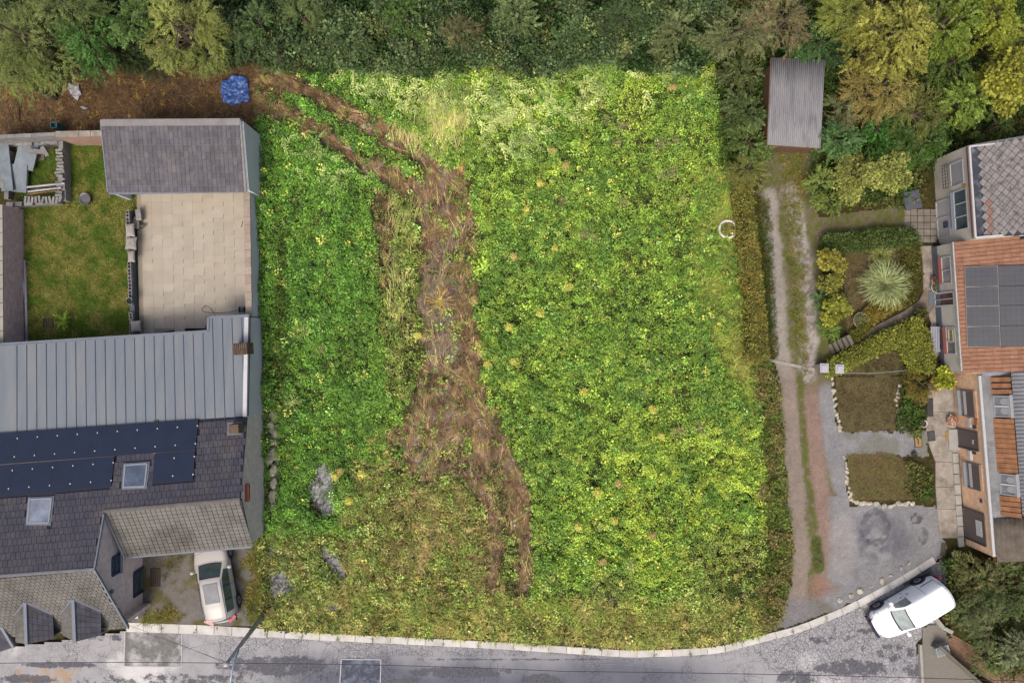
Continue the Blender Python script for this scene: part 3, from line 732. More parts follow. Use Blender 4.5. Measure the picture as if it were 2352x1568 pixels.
# ---- garden shed / garage with tiled roof
zt, zb = 3.3, 2.58
sp_ = Plane(W(232, 277, zt), W(551, 274, zt), W(564, 438, zb))
sh = thing('garage', grd(sp_.hit(400, 360)), 'low garage with grey tiled mono pitch roof and pale ridge capping beside the terrace', 'garage')
spoly = [(234, 290), (552, 289), (564, 438), (250, 443)]
ud = sp_.hit(551, 289)-sp_.hit(234, 290)
tile_roof(sh, sp_, spoly, ud, .228, .345, TILE, stagger=False, thick=.04, tilt=.03, lap=.915, gap=.013, deckm=mat('lit_tile_edge_tone', C(146, 140, 130), .9, .3, 6))  # pale deck colour in the joints paints the light on the tile edges
b = MB(); b.beam(sp_.hit(232, 283)+Vector((0, 0, .05)), sp_.hit(552, 281)+Vector((0, 0, .05)), .34, .07); b.build('ridge_capping', mat('ridge_fibre', C(138, 136, 134), .8, .15, 2, stain=C(110, 108, 106)), sh)
c4 = [sp_.hit(*p) for p in ((236, 280), (549, 278), (562, 435), (252, 440))]
for i in range(4):
    a, c_ = c4[i], c4[(i+1) % 4]
    if i == 2: a, c_ = a+Vector((0, 1.3, .25)), c_+Vector((0, 1.3, .25))
    wall_poly(sh, [grd(a), grd(c_), c_-Vector((0, 0, .15)), a-Vector((0, 0, .15))], .18, RENDER if i != 2 else WHITEW)
b = MB(); b.beam(sp_.hit(250, 445), sp_.hit(566, 440), .09, .07); b.build('gutter', TRIM, sh)
b = MB(); b.beam(sp_.hit(552, 277)+Vector((0.03, 0, .03)), sp_.hit(565, 438)+Vector((.03, 0, .03)), .05, .08); b.beam(sp_.hit(233, 277)+Vector((-.03, 0, .03)), sp_.hit(250, 442)+Vector((-.03, 0, .03)), .05, .08); b.build('verge_board', TRIM, sh)
# ---- terrace east wall with block coping
ew = thing('boundary_wall', W(600, 580), 'grey rendered boundary wall with pale block coping along the right side of the terrace', 'wall')
pa, pb = W(568, 441, 1.6), W(573, 727, 1.6)
b = MB(); b.beam(Vector((pa.x, pa.y, .8)), Vector((pb.x, pb.y, .8)), .26, 1.59); b.build('wall', RENDER, ew)
COP = mat('coping_stone', C(160, 148, 136), .85, .15, 3, stain=C(150, 110, 88), stain_amt=.6, stain_scale=1.6, per_obj=.08, bump=.2)
cme = unit_mesh('coping_stone', MB().box((0, 0, 0), (1, 1, 1)), COP)
nC = 15; d = pb-pa
for i in range(nC):
    p = pa+d*((i+.5)/nC); piece('coping_stone', cme, p+Vector((-.01, 0, .05)), Matrix.Rotation(math.atan2(d.y, d.x), 3, 'Z').to_quaternion(), ew, (d.length/nC-.012, .33+.02*(i % 3 == 0), .09))
BLUEG = mat('pale_slab', C(142, 150, 160), .7, .12, 1.4, stain=C(120, 126, 134), stain_amt=.4)
# ---- brick wall with coping north of lawn and pale block wall
nw = thing('garden_wall', W(180, 330), 'short pink brick wall with pale concrete coping left of the garage', 'wall')
a, c_ = W(128, 309, 2.1), W(236, 307, 2.1)
b = MB(); b.beam(Vector((a.x, a.y, 1.03)), Vector((c_.x, c_.y, 1.03)), .2, 2.06); b.build('wall', BR_PINK, nw)
for i in range(4):
    t0, t1 = i/4, (i+1)/4; b = MB(); b.beam(a.lerp(c_, t0+.005)+Vector((0, 0, .02)), a.lerp(c_, t1-.005)+Vector((0, 0, .02)), .32, .07); b.build('coping_stone', CONC, nw)
BLK = mat('concrete_block', C(138, 136, 134), .9, .15, 5, stain=C(100, 98, 96), stain_amt=.5, stain_scale=3, per_obj=.12, bump=.4, bscale=40)
bw = thing('block_wall', W(60, 335), 'pale concrete block wall running left from the pink brick wall', 'wall')
a, c_ = W(-40, 316, 1.8), W(127, 308, 1.8)
for r in range(9):
    n = 9
    for i in range(n):
        if r < 8 and False: continue
        t0, t1 = (i)/n, (i+1)/n; z = .1+.2*r
        p0 = a.lerp(c_, min(1, t0+(.5/n if r % 2 else 0))); p1 = a.lerp(c_, min(1, t1+(.5/n if r % 2 else 0)))
        if (p1-p0).length < .1: continue
        dd = (p1-p0).normalized()*.006
        b = MB(); b.beam(Vector((p0.x, p0.y, z))+dd, Vector((p1.x, p1.y, z))-dd, .2, .19); b.build('concrete_block', BLK, bw)
# ---- left brick boundary wall
lw = thing('brick_wall', W(48, 640), 'long mauve brick garden wall with cream coping at the left edge', 'wall')
a, c_ = W(2, 470, 1.85), W(4, 792, 1.85)
b = MB(); b.beam(Vector((a.x, a.y, .9)), Vector((c_.x, c_.y, .9)), .24, 1.8); b.build('wall', BR_RED, lw)
cmat = mat('cream_coping', C(158, 152, 142), .85, .1, 3, per_obj=.06)
for i in range(10):
    b = MB(); b.beam(a.lerp(c_, i/10+.002)+Vector((-.1, 0, 0)), a.lerp(c_, (i+1)/10-.002)+Vector((-.1, 0, 0)), .42, .1); b.build('coping_stone', cmat, lw)
# ---- ruined block enclosure
ru = thing('ruined_enclosure', W(80, 400), 'half demolished square enclosure of grey concrete blocks on the lawn', 'ruin')
def block_row(parent, p0, p1, z0, rows, name='concrete_block', jitter=.03, miss=.0, w=.2):
    p0 = W(*p0, 0); p1 = W(*p1, 0); d = p1-p0; n = max(1, int(d.length/.42)); ang = math.atan2(d.y, d.x)
    for r in range(rows):
        for i in range(n):
            if r == rows-1 and random.random() < miss: continue
            t = (i+.5)/n; p = p0+d*t; ln = d.length/n-.01
            b = MB(); b.box((p.x+random.gauss(0, jitter)*(r == rows-1), p.y+random.gauss(0, jitter)*(r == rows-1), z0+.1+.2*r), (ln, w, .19), ang+random.gauss(0, .06)*(r == rows-1)); b.build(name, BLK, parent)
block_row(ru, (157, 332), (160, 465), 0, 4, miss=.25, jitter=.05, w=.24)
block_row(ru, (150, 466), (35, 474), 0, 4, miss=.3, jitter=.05, w=.24)
block_row(ru, (55, 340), (150, 332), 0, 4, miss=.2, jitter=.04, w=.24)
block_row(ru, (30, 350), (24, 460), 0, 3, miss=.5, jitter=.08, w=.24)
SLB = mat('grey_slab', C(122, 132, 140), .85, .18, 2, stain=C(150, 156, 160), stain_amt=.5, stain_scale=1.5, bump=.3)
def chunk(parent, x, y, z, sx, sy, sz, rz, tx=.0, ty=.0, name='fallen_block', m=None):
    me_ = MB(); R = Matrix.Rotation(rz, 3, 'Z')@Matrix.Rotation(tx, 3, 'X')@Matrix.Rotation(ty, 3, 'Y'); me_.box(W(x, y, z), (sx, sy, sz), M=R); return me_.build(name, m or BLK, parent)
chunk(ru, 62, 355, .55, 1.0, 1.6, .12, -.3, .1, .15, 'fallen_slab', SLB); chunk(ru, 45, 410, .35, 1.0, 1.5, .12, -.1, .12, -.2, 'fallen_slab', SLB); chunk(ru, 12, 380, .5, .6, 2.8, .12, .1, 0, .1, 'fallen_slab', SLB)
for i in range(16):
    y = 345+i*7.4; chunk(ru, 138+random.gauss(0, 2), y, .74, .36, .12, .18, random.gauss(0, .12), .1, 0)
for i in range(11): chunk(ru, 60+i*8, 459+random.gauss(0, 1), .78, .12, .34, .18, random.gauss(0, .15))
chunk(ru, 104, 348, .86, .22, .55, .2, .5, .2); chunk(ru, 84, 348, .86, 1.0, .22, .2, -.1); chunk(ru, 90, 362, .1, .6, .35, .1, .1, 0, 0, 'fallen_slab', mat('sandstone', C(112, 104, 84)))
pvc = mat('pvc_pipe', C(176, 174, 184), .4, .06, 3)
def pipe(x0, y0, z0, x1, y1, z1, r, m, label, name='pipe', grp=None, cat='pipe'):
    a = W(x0, y0, z0); c = W(x1, y1, z1); t = thing(name, grd((a+c)/2), label, cat, grp)
    MB().tube([a, c], r, 10).build('tube', m, t, True)
    b = MB(); d = (c-a).normalized(); b.tube([c-d*.14, c+d*.02], r*1.18, 10); b.build('socket', m, t, True); return t
pipe(62, 430, .95, 148, 421, .95, .055, pvc, 'white plastic pipe lying uppermost across the ruined enclosure'); pipe(64, 440, .9, 140, 431, .92, .05, pvc, 'middle white plastic pipe across the ruined enclosure')
pipe(64, 446, .9, 138, 437, .9, .04, mat('rust_pipe', C(118, 92, 66)), 'brown pipe below the white pipes in the ruined enclosure')
pipe(49, 600, .08, 57, 682, .08, .05, pvc, 'short thin white pipe lying against the mauve brick wall'); pipe(57, 597, .1, 62, 786, .1, .07, pvc, 'long white pipe lying against the mauve brick wall')
# ---- terrace retaining wall of hollow blocks
tw_ = thing('low_block_wall', W(308, 620), 'low hollow block wall between lawn and terrace with sacks on top', 'wall')
def hollow(parent, p, ang, z, L_=.40, w=.2, h=.19):
    b = MB(); R = Matrix.Rotation(ang, 3, 'Z')
    for yy in (-w/2+.02, w/2-.02): b.box(Vector(p)+R@Vector((0, yy, z)), (L_, .035, h), M=R)
    for xx in (-L_/2+.02, 0, L_/2-.02): b.box(Vector(p)+R@Vector((xx, 0, z)), (.035, w-.076, h-.004), M=R)
    return b.build('hollow_block', BLK, parent)
a, c_ = W(308, 488), W(317, 768); d = c_-a; nb = 17; ang = math.atan2(d.y, d.x)
DGR = mat('dark_render', C(86, 90, 100), .9, .12, 2)
b = MB(); b.beam(Vector((a.x, a.y, .3)), Vector((c_.x, c_.y, .3)), .24, .6); b.build('wall_base', DGR, tw_)
for i in range(nb):
    if i in (6, 13): continue
    hollow(tw_, a+d*((i+.5)/nb), ang+random.gauss(0, .02), .70, L_=d.length/nb-.02)
SACK = mat('sack_cloth', C(158, 152, 146), .85, .12, 8, stain=C(128, 122, 114), bump=.5, bscale=14)
def sack(x, y, z, sx, sy, rz, label):
    N_ = 12; b = MB(); R = Matrix.Rotation(rz, 3, 'Z'); c = W(x, y, z); pr = random.uniform(0, 9)
    for s_ in (1, -1):
        for i in range(N_+1):
            for j in range(N_+1):
                u, v = i/N_*2-1, j/N_*2-1; e = max(0, (1-u**4)*(1-v**4))
                pin = 1-.12*(abs(u)**3)*(1-abs(v)); zz = s_*.11*e**.6+.02*math.sin(5*u+pr)*math.cos(4*v+pr)*e
                b.v.append(c+R@Vector((u*sx/2*(1-.1*(1-abs(v))*abs(u)), v*sy/2*(1-.1*(1-abs(u))*abs(v)), .11+zz)))
    for s_ in range(2):
        o_ = s_*(N_+1)**2
        for i in range(N_):
            for j in range(N_):
                q = (o_+i*(N_+1)+j, o_+(i+1)*(N_+1)+j, o_+(i+1)*(N_+1)+j+1, o_+i*(N_+1)+j+1); b.f.append(q if s_ == 0 else q[::-1])
    o = b.build('sack', SACK, None, True, label=label, cat='sack', group='sacks on the low block wall'); return o
sack(301, 529, .78, .5, .75, .05, 'pale cement sack at the top end of the low block wall'); sack(303, 559, .78, .62, .7, -.05, 'squarest pale sack second from the top on the low block wall')
sack(304, 589, .78, .38, .66, .02, 'narrow pale sack third from the top on the low block wall'); sack(314, 749, .78, .58, .62, .06, 'pale sack at the bottom end of the low block wall near the zinc roof')
def bucket(x, y, z, r, h, m, m2, label, name='bucket', cat='bucket', fill=None):
    c = W(x, y, z); t = thing(name, c, label, cat)
    MB().lathe([(0, .01), (r*.8, 0), (r, h), (r+.02, h+.005), (r+.015, h-.02), (r-.02, h-.005), (r*.78, .03), (0, .03)], c, 22).build('shell', m, t, True)
    if fill: MB().lathe([(0, h*.72), (r*.9, h*.7)], c, 18).build('contents', fill, t)
    b = MB(); b.tube([c+Vector((r*math.cos(q), r*math.sin(q), h+.02+.05*math.sin(q))) for q in np.linspace(0, math.pi, 9)], .008, 5); b.build('handle', m2, t); return t
GREYM = mat('galvanised', C(120, 120, 124), .5, .15, 5, metal=.2); BLACKM = flat('black_plastic', C(42, 44, 48), .5); TEAL = flat('teal_plastic', C(60, 110, 116), .5)
bucket(202, 459, 0, .31, .38, GREYM, BLACKM, 'round grey metal tub standing on the lawn', 'tub', 'tub', fill=mat('tub_water', C(96, 96, 102)))
bucket(302, 690, .8, .16, .24, BLACKM, ALU, 'dark bucket standing on the low block wall', fill=mat('bucket_content', C(30, 46, 48)))
def crate(x, y, z, sx, sy, h, rz, m, label, name, cat):
    c = W(x, y, z); t = thing(name, c, label, cat); R = Matrix.Rotation(rz, 3, 'Z'); b = MB()
    b.box(c+Vector((0, 0, .015)), (sx, sy, .03), M=R)
    for s_ in (-1, 1): b.box(c+R@Vector((s_*(sx/2-.015), 0, h/2+.016)), (.03, sy, h-.03), M=R); b.box(c+R@Vector((0, s_*(sy/2-.015), h/2+.016)), (sx-.064, .03, h-.03), M=R)
    b.build('body', m, t); b = MB()
    for k in range(5): b.box(c+R@Vector(((k/4-.5)*(sx-.14), 0, h*.7)), (.04, sy-.07, .02), M=R)
    b.build('slats', m, t); return t
crate(112, 741, .01, .55, .5, .12, .05, BLACKM, 'dark square drain grate lying in the lawn weeds', 'drain_grate', 'grate')
crate(144, 297, .0, .35, .3, .9, .0, TEAL, 'small teal box behind the pink brick wall coping', 'teal_box', 'box')
# debris on the terrace
t = thing('rubble_bags', W(325, 505, .2), 'pile of grey bags and a block on the terrace corner', 'rubble')
chunk(t, 320, 494, .55, .28, .6, .28, .1, .1, .0, 'block'); chunk(t, 316, 517, .5, .22, .42, .2, .0, .05, .0, 'block')
def crumple(parent, name, poly, z, amp, m, seed, label=None, cat=None, res=.05, kind=None):
    xs = [p[0] for p in poly]; ys = [p[1] for p in poly]; a = W(min(xs), max(ys)); b_ = W(max(xs), min(ys))
    gx = np.arange(a.x, b_.x+res, res); gy = np.arange(a.y, b_.y+res, res); X, Y = np.meshgrid(gx, gy); px, py = PX(X, Y)
    jx = (fbm(px, py, 6, seed)-.5)*10
    ins = in_poly(px+jx, py-jx, poly)
    rid = 1-np.abs(fbm(X, Y, .28, seed+1, 3)*2-1); rid2 = 1-np.abs(fbm(X+9, Y, .5, seed+5, 2)*2-1)
    Z = z+amp*(rid**3+.8*rid2**4)
    nx = len(gx); b = MB(); idx = {}
    for j in range(len(gy)-1):
        for i in range(nx-1):
            if ins[j, i] and ins[j, i+1] and ins[j+1, i] and ins[j+1, i+1]:
                f = []
                for (jj, ii) in ((j, i), (j, i+1), (j+1, i+1), (j+1, i)):
                    if (jj, ii) not in idx: idx[(jj, ii)] = len(b.v); b.v.append(Vector((X[jj, ii], Y[jj, ii], Z[jj, ii])))
                    f.append(idx[(jj, ii)])
                b.f.append(tuple(f))
    o = b.build(name, m, parent, True, label=label, cat=cat)
    md = o.modifiers.new('thick', 'SOLIDIFY'); md.thickness = .012; return o
BAGM = mat('grey_bag', C(112, 104, 96), .6, .3, 5, stain=C(70, 62, 56), stain_amt=.6, stain_scale=3)
crumple(t, 'bag', [(312, 500), (326, 498), (332, 510), (336, 525), (322, 531), (314, 520)], .2, .25, BAGM, 4); crumple(t, 'bag', [(326, 512), (342, 514), (338, 528), (328, 532)], .2, .22, BAGM, 8)
BLUE = mat('blue_tarpaulin', C(62, 98, 168), .4, .2, 3, stain=C(34, 60, 108), stain_amt=.7, stain_scale=2.2, spec=.5)
crumple(None, 'blue_tarpaulin', [(506, 190), (538, 174), (572, 178), (575, 238), (545, 240), (540, 248), (512, 236)], .04, .12, BLUE, 21, 'crumpled blue plastic tarpaulin on the brown mulch', 'tarpaulin', res=.045)
WSH = mat('white_sheeting', C(176, 176, 186), .5, .12, 5, stain=C(104, 80, 60), stain_amt=.8, stain_scale=2.4)
crumple(None, 'plastic_sheet', [(157, 192), (186, 194), (190, 216), (181, 236), (168, 226), (159, 208)], .03, .12, WSH, 31, 'torn white plastic sheet lying on the brown mulch', 'plastic sheet')
crumple(None, 'plastic_scrap', [(184, 244), (198, 243), (209, 248), (200, 252), (185, 251)], .03, .06, WSH, 35, 'small white plastic scrap below the torn sheet on the mulch', 'plastic scrap')
LOGM = mat('bark', C(80, 58, 42), .9, .3, 8, bump=.6)
def log(x0, y0, x1, y1, r, label, m=LOGM, z=.08, name='log', cat='log'):
    a, c = W(x0, y0, z), W(x1, y1, z); pts = [a.lerp(c, t)+Vector((random.gauss(0, r*.3), random.gauss(0, r*.3), 0)) for t in np.linspace(0, 1, 6)]
    o = MB().tube(pts, [r, r*1.05, r*.95, r*.9, r*.85, r*.8], 8).build(name, m, None, True, label=label, cat=cat); return o
log(43, 232, 42, 280, .07, 'dark rotten log lying upright in the left mulch')
log(198, 218, 214, 208, .04, 'short light stick beside the torn white sheet', mat('pale_stick', C(120, 96, 62)), name='stick', cat='stick')
# hose reel and cable
t = thing('hose_reel', W(556, 711, .2), 'teal and black cable reel at the lower right corner of the terrace', 'cable reel')
c = W(556, 711, .38); b = MB(); b.tube([c+Vector((-.12, 0, 0)), c+Vector((.12, 0, 0))], .1, 14); b.build('drum', TEAL, t, True)
b = MB(); [b.tube([c+Vector((s_*.13, 0, 0)), c+Vector((s_*.15, 0, 0))], .17, 16) for s_ in (-1, 1)]; b.build('flange', BLACKM, t)
b = MB(); [b.beam(c+Vector((s_*.17, q, -.17)), c+Vector((s_*.17, 0, .05)), .03, .03, Vector((1, 0, 0))) for s_ in (-1, 1) for q in (-.15, .15)]; b.build('stand', BLACKM, t)
pts = [(548, 712), (530, 716), (505, 719), (485, 718), (468, 716), (464, 708), (472, 703), (482, 706), (488, 714), (492, 719)]
P_ = [W(x, y, .235) for x, y in pts]; S_ = []
for i in range(len(P_)-1):
    p0, p1, p2, p3 = P_[max(i-1, 0)], P_[i], P_[i+1], P_[min(i+2, len(P_)-1)]
    for q in (0, .33, .66): S_.append(.5*((2*p1)+(p2-p0)*q+(2*p0-5*p1+4*p2-p3)*q*q+(3*p1-p0-3*p2+p3)*q**3))
MB().tube(S_, .012, 5).build('cable', flat('grey_cable', C(72, 70, 70)), None, label='thin dark cable looped on the terrace beside the cable reel', cat='cable')
log(554, 522, 558, 508, .015, 'thin dark rod lying on the terrace near the right wall', BLACKM, .23, 'rod', 'rod')
log(468, 760, 474, 746, .02, 'short red rod at the zinc roof edge on the terrace', flat('red_rod', C(130, 50, 50)), .23, 'rod', 'rod')
# ---- MAIN HOUSE (left)
z0, z1, zr, ze = 2.36, 2.94, 4.28, 2.72
PZ = Plane(W(568, 955, z1), W(0, 995, z1), W(572, 725, z0))
PD = Plane(W(568, 955, z1), W(0, 995, z1), W(551, 1145, zr))
rW = PD.hit(240, 1173); rE = PD.hit(552, 1146)
PF = Plane(rW, rE, W(577, 1253, ze))
r2E = PD.hit(218, 1306); r2W = PD.hit(-60, 1326)
PFW = Plane(r2E, r2W, W(295, 1440, 2.65))
ho = thing('house', W(330, 1150), 'long grey house with zinc rear roof, dark tiled slope, solar panels and two dormers', 'house')
# zinc roof: sheet plus standing seams
zp = [(-60, 797), (478, 762), (480, 731), (572, 726), (574, 790), (568, 955), (-60, 999)]
MB().slab([PZ.hit(*p) for p in zp], PZ.n, -.12, 0).build('zinc_roof', ZINC, ho)
zu = (PZ.hit(572, 955)-PZ.hit(0, 995)).normalized(); zv = PZ.n.cross(zu)
for i in range(24):
    x0 = 560.5-i*22.75
    top = 730 if x0 > 480 else 763+(478-x0)*.065+1
    q0 = PZ.hit(x0+2, 957+(568-x0)*.0704); 
    # follow the slope to the eave
    q1 = q0+zv*(1 if zv.y > 0 else -1)*.1
    dirv = zv if zv.y > 0 else -zv
    tt = 0
    while tt < 8:
        p = q0+dirv*tt; s_ = H/(H-p.z); _, yy = PX(p.x*s_, p.y*s_)
        if yy < top+1: break
        tt += .02
    b = MB(); b.beam(q0-dirv*.06+PZ.n*.014, q0+dirv*tt+PZ.n*.014, .028, .028, PZ.n); b.build('standing_seam', ZSEAM, ho)
b = MB()
for p, q in (((-60, 794), (478, 760)), ((478, 760), (479, 729)), ((479, 729), (573, 724))): b.beam(PZ.hit(*p)+PZ.n*.01, PZ.hit(*q)+PZ.n*.01, .1, .09, PZ.n)
b.build('gutter', TRIM, ho)
b = MB(); b.beam(PZ.hit(574, 726)+PZ.n*.02, PZ.hit(570, 954)+PZ.n*.02, .06, .1, PZ.n); b.build('verge_board', DARKTRIM, ho)
SOLQ = []
def solar(plane, q, m, parent, clamps=((0, 0.22), (0, .78)), name='solar_panel'):
    P4 = [plane.hit(*p) for p in q]; c = sum(P4, Vector())/4; P4 = [c+(p-c)*.985 for p in P4]
    s_ = MB().slab(P4, plane.n, .07, .115).build(name, m, parent)
    b = MB()
    for i in range(4): b.beam(P4[i]+plane.n*.107, P4[(i+1) % 4]+plane.n*.107, .022, .03, plane.n)
    b.build('panel_frame', DARKTRIM, s_)
    b = MB()
    for j in (.2, .8):
        e = P4[1].lerp(P4[2], j); b.box(e+plane.n*.13, (.055, .07, .02))
    b.build('clamp', ALU, s_)
def lerp2(a, b, t): return (a[0]+(b[0]-a[0])*t, a[1]+(b[1]-a[1])*t)
tops = (-45.5, 999.5), (457.5, 964.5); bots = (-58, 1071), (450, 1034)
for i in range(11):
    q = [lerp2(tops[0], tops[1], i/11), lerp2(tops[0], tops[1], (i+1)/11), lerp2(bots[0], bots[1], (i+1)/11), lerp2(bots[0], bots[1], i/11)]
    solar(PD, q, PANEL, ho)
t2 = (-11, 1070), (265, 1049); b2 = (-27, 1141), (257, 1118)
for i in range(6):
    q = [lerp2(t2[0], t2[1], i/6), lerp2(t2[0], t2[1], (i+1)/6), lerp2(b2[0], b2[1], (i+1)/6), lerp2(b2[0], b2[1], i/6)]; solar(PD, q, PANEL, ho)
t3 = (358, 1042), (450, 1035); b3 = (352, 1111), (445, 1104)
for i in range(2):
    q = [lerp2(t3[0], t3[1], i/2), lerp2(t3[0], t3[1], (i+1)/2), lerp2(b3[0], b3[1], (i+1)/2), lerp2(b3[0], b3[1], i/2)]; solar(PD, q, PANEL, ho)
b = MB(); b.beam(PD.hit(0, 1068)+PD.n*.06, PD.hit(265, 1048)+PD.n*.06, .05, .05, PD.n); b.beam(PD.hit(355, 1041)+PD.n*.06, PD.hit(450, 1034)+PD.n*.06, .05, .05, PD.n); b.build('mounting_rail', RAIL, ho)
udE = rE-rW
sk1 = [(285, 1064), (345, 1060), (338, 1122), (280, 1124)]; sk2 = [(66, 1142), (126, 1139), (118, 1206), (60, 1206)]
parea = [[tops[0], tops[1], bots[1], bots[0]], [t2[0], t2[1], b2[1], b2[0]], [t3[0], t3[1], b3[1], b3[0]], sk1, sk2]
dpoly = [(-60, 1000), (567, 957), (551, 1146), (240, 1172), (217, 1305), (-60, 1325)]
n1 = tile_roof(ho, PD, dpoly, udE, .24, .34, TILED, limit=150, skip=parea, name='roof_tile', thick=.045, tilt=.05, lap=.95, gap=.016)
fpoly = [(242, 1177), (554, 1149), (577, 1253), (287, 1278)]
tile_roof(ho, PF, fpoly, udE, .25, .235, TILEL, limit=90, name='front_roof_tile', stagger=False, lap=.9, gap=.024, tilt=.03, thick=.045)
wpoly = [(-60, 1330), (217, 1310), (295, 1440), (-60, 1466)]
tile_roof(ho, PFW, wpoly, udE, .25, .235, TILEL, limit=60, name='wing_roof_tile', lap=.9, gap=.024, tilt=.03, thick=.045)
def ridge_caps(a, c, m, parent, n, w=.24):
    for i in range(n):
        p0 = a.lerp(c, i/n); p1 = a.lerp(c, (i+1.06)/n); b = MB(); up = Vector((0, 0, 1)); d = (p1-p0).normalized(); s_ = d.cross(up)
        r0, r1 = w*.5, w*.44; vs = []
        for (p, r) in ((p0, r1), (p1, r0)):
            for k in range(6):
                q = math.pi*k/5; vs.append(p+s_*r*math.cos(q)+up*(r*.55*math.sin(q)+.02))
        b.add(vs, [(k, k+1, k+7, k+6) for k in range(5)]+[(5, 4, 3, 2, 1, 0), (6, 7, 8, 9, 10, 11)]); b.build('ridge_tile', m, parent)
ridge_caps(rE, rW, mat('ridge_tile_grey', C(100, 98, 96), .8, .2, 3, per_obj=.1), ho, 19)
ridge_caps(r2E, r2W, mat('ridge_tile_pale', C(112, 114, 118), .8, .2, 3, per_obj=.1), ho, 14, .2)
# skylights
for q, gm in ((sk1, GLASS), (sk2, GLASSL)):
    P4 = [PD.hit(*p) for p in q]; c = sum(P4, Vector())/4; inn = [c+(p-c)*.84 for p in P4]
    f = MB().slab(P4, PD.n, -.02, .06).build('skylight', TRIM, ho)
    quad_frame(f, [p+PD.n*.06 for p in inn], PD.n, .07, flat('skylight_frame', C(150, 156, 164)), 'skylight_frame', .05)
    MB().slab([c+(p-c)*.97 for p in inn], PD.n, .062, .09).build('skylight_pane', gm, f)
# gable walls
XG = -20.08
def wallp(parent, tops_, m, t=.25, drop=.1):
    pts = [grd(tops_[0])]+[p-Vector((0, 0, drop)) for p in tops_]+[grd(tops_[-1])]
    return wall_poly(parent, pts, t, m)
gA = PD.hit(240, 1180); 
def onX(p, X): return Vector((X, p.y, p.z))
gx = (gA.x+r2E.x)/2-.05
vC = PFW.hit(295, 1440)
vC = Vector((gx, vC.y+.25, vC.z+.1))
gpts = [onX(gA, gx)+Vector((0, .3, -.25)), onX(r2E, gx)-Vector((0, 0, .06)), vC]
G = [grd(gpts[0])]+gpts+[grd(vC)]
MB().slab(G, Vector((1, 0, 0)), -.2, 0).build('gable_wall', BR_GREY, ho)
GP = Plane(Vector((gx, 0, 0)), Vector((gx, 1, 0)), Vector((gx, 0, 1))); GN = Vector((1, 0, 0))
WF = flat('anthracite_frame', C(44, 56, 92), .4)
for q, gm, nm in (([(256, 1280), (270, 1275), (276, 1310), (258, 1321)], GLASSD, 'window'), ([(304, 1318), (334, 1297), (337, 1349), (309, 1369)], glass('door_glass', C(80, 96, 92)), 'patio_door')):
    P4 = [GP.hit(*p) for p in q]
    zt_ = (P4[0].z+P4[3].z)/2; zb_ = (P4[1].z+P4[2].z)/2; ya = (P4[0].y+P4[1].y)/2; yb = (P4[2].y+P4[3].y)/2
    P4 = [Vector((gx, ya, zt_)), Vector((gx, ya, zb_)), Vector((gx, yb, zb_)), Vector((gx, yb, zt_))]
    w_ = MB().slab(P4, GN, .0, .02).build(nm, gm, ho)
    quad_frame(w_, P4, GN, .12, WF, nm+'_frame', .07)
    b = MB(); m1 = (P4[0]+P4[1])/2; m2 = (P4[2]+P4[3])/2; m1 = P4[0].lerp(P4[1], .4); m2 = P4[3].lerp(P4[2], .4); b.beam(m1+GN*.04, m2+GN*.04, .08, .05, GN); b.build('glazing_bar', WF, w_)
    b = MB(); b.box((P4[1]+P4[2])/2+Vector((.06, 0, -.05)), (.2, abs(ya-yb)+.2, .07)); b.build('sill', TRIM, w_)
b = MB(); q_ = GP.hit(254, 1358); b.box(q_+GN*.06, (.12, .16, .25)); b.build('wall_lamp', TRIM, ho)
b = MB(); q_ = GP.hit(331, 1395); b.box(Vector((gx+.1, q_.y, .55)), (.2, .4, .9)); b.build('meter_box', PLASTW, ho)
# barge boards of the west wing
b = MB(); 
for p, q in ((gA, r2E), (r2E, PFW.hit(296, 1441))): b.beam(p+Vector((.0, 0, .03)), q+Vector((0, 0, .03)), .07, .14)
b.build('barge_board', TRIM, ho)
b = MB(); b.beam(PF.hit(242, 1178)+Vector((0, 0, .03)), PF.hit(288, 1279)+Vector((0, 0, .03)), .1, .14); b.build('barge_board', TRIM, ho)
b = MB(); b.beam(PF.hit(285, 1280), PF.hit(578, 1255), .1, .08); b.build('gutter', TRIM, ho)
# east gable + side walls
gE = [W(572, 728, z0), PD.hit(568, 956), PD.hit(551, 1146), PF.hit(576, 1250)]
xe = [p.x for p in gE]
wE = [Vector((p.x-.03, p.y, p.z-.08)) for p in gE]
n_ = Vector((1, 0, 0))
MB().slab([grd(wE[1], 0), wE[1], wE[2], wE[3], grd(wE[3], 0)], n_, -.2, 0).build('gable_wall', BR_GREY, ho)
MB().slab([grd(wE[0], 0), wE[0]+Vector((0, 0, .12)), wE[1]+Vector((0, 0, .12)), grd(wE[1], 0)], n_, -.2, 0.004).build('rendered_wall', RENDER, ho)
EP = Plane(Vector((xe[2], 0, 0)), Vector((xe[2], 1, 0)), Vector((xe[2], 0, 1)))
cc = EP.hit(567, 1130); w_ = MB().box(cc+Vector((.03, 0, 0)), (.12, .8, .45)).build('vent_window', DARKTRIM, ho); MB().box(cc+Vector((.08, 0, .18)), (.2, .9, .09)).build('brick_sill', mat('brick_sill', C(136, 78, 58)), w_)
wn_ = [PZ.hit(-60, 799), PZ.hit(476, 765), PZ.hit(482, 735), PZ.hit(570, 729)]
for i in range(3):
    a, c_ = wn_[i], wn_[i+1]; wall_poly(ho, [grd(a), grd(c_), c_-Vector((0, 0, .14)), a-Vector((0, 0, .14))], -.2, RENDER)
a, c_ = PF.hit(290, 1272), PF.hit(574, 1248); wall_poly(ho, [grd(a), grd(c_), c_-Vector((0, 0, .16)), a-Vector((0, 0, .16))], .2, BR_GREY)
a, c_ = PFW.hit(-60, 1456), PFW.hit(292, 1432); wall_poly(ho, [grd(a), grd(c_), c_-Vector((0, 0, .16)), a-Vector((0, 0, .16))], .2, BR_GREY)
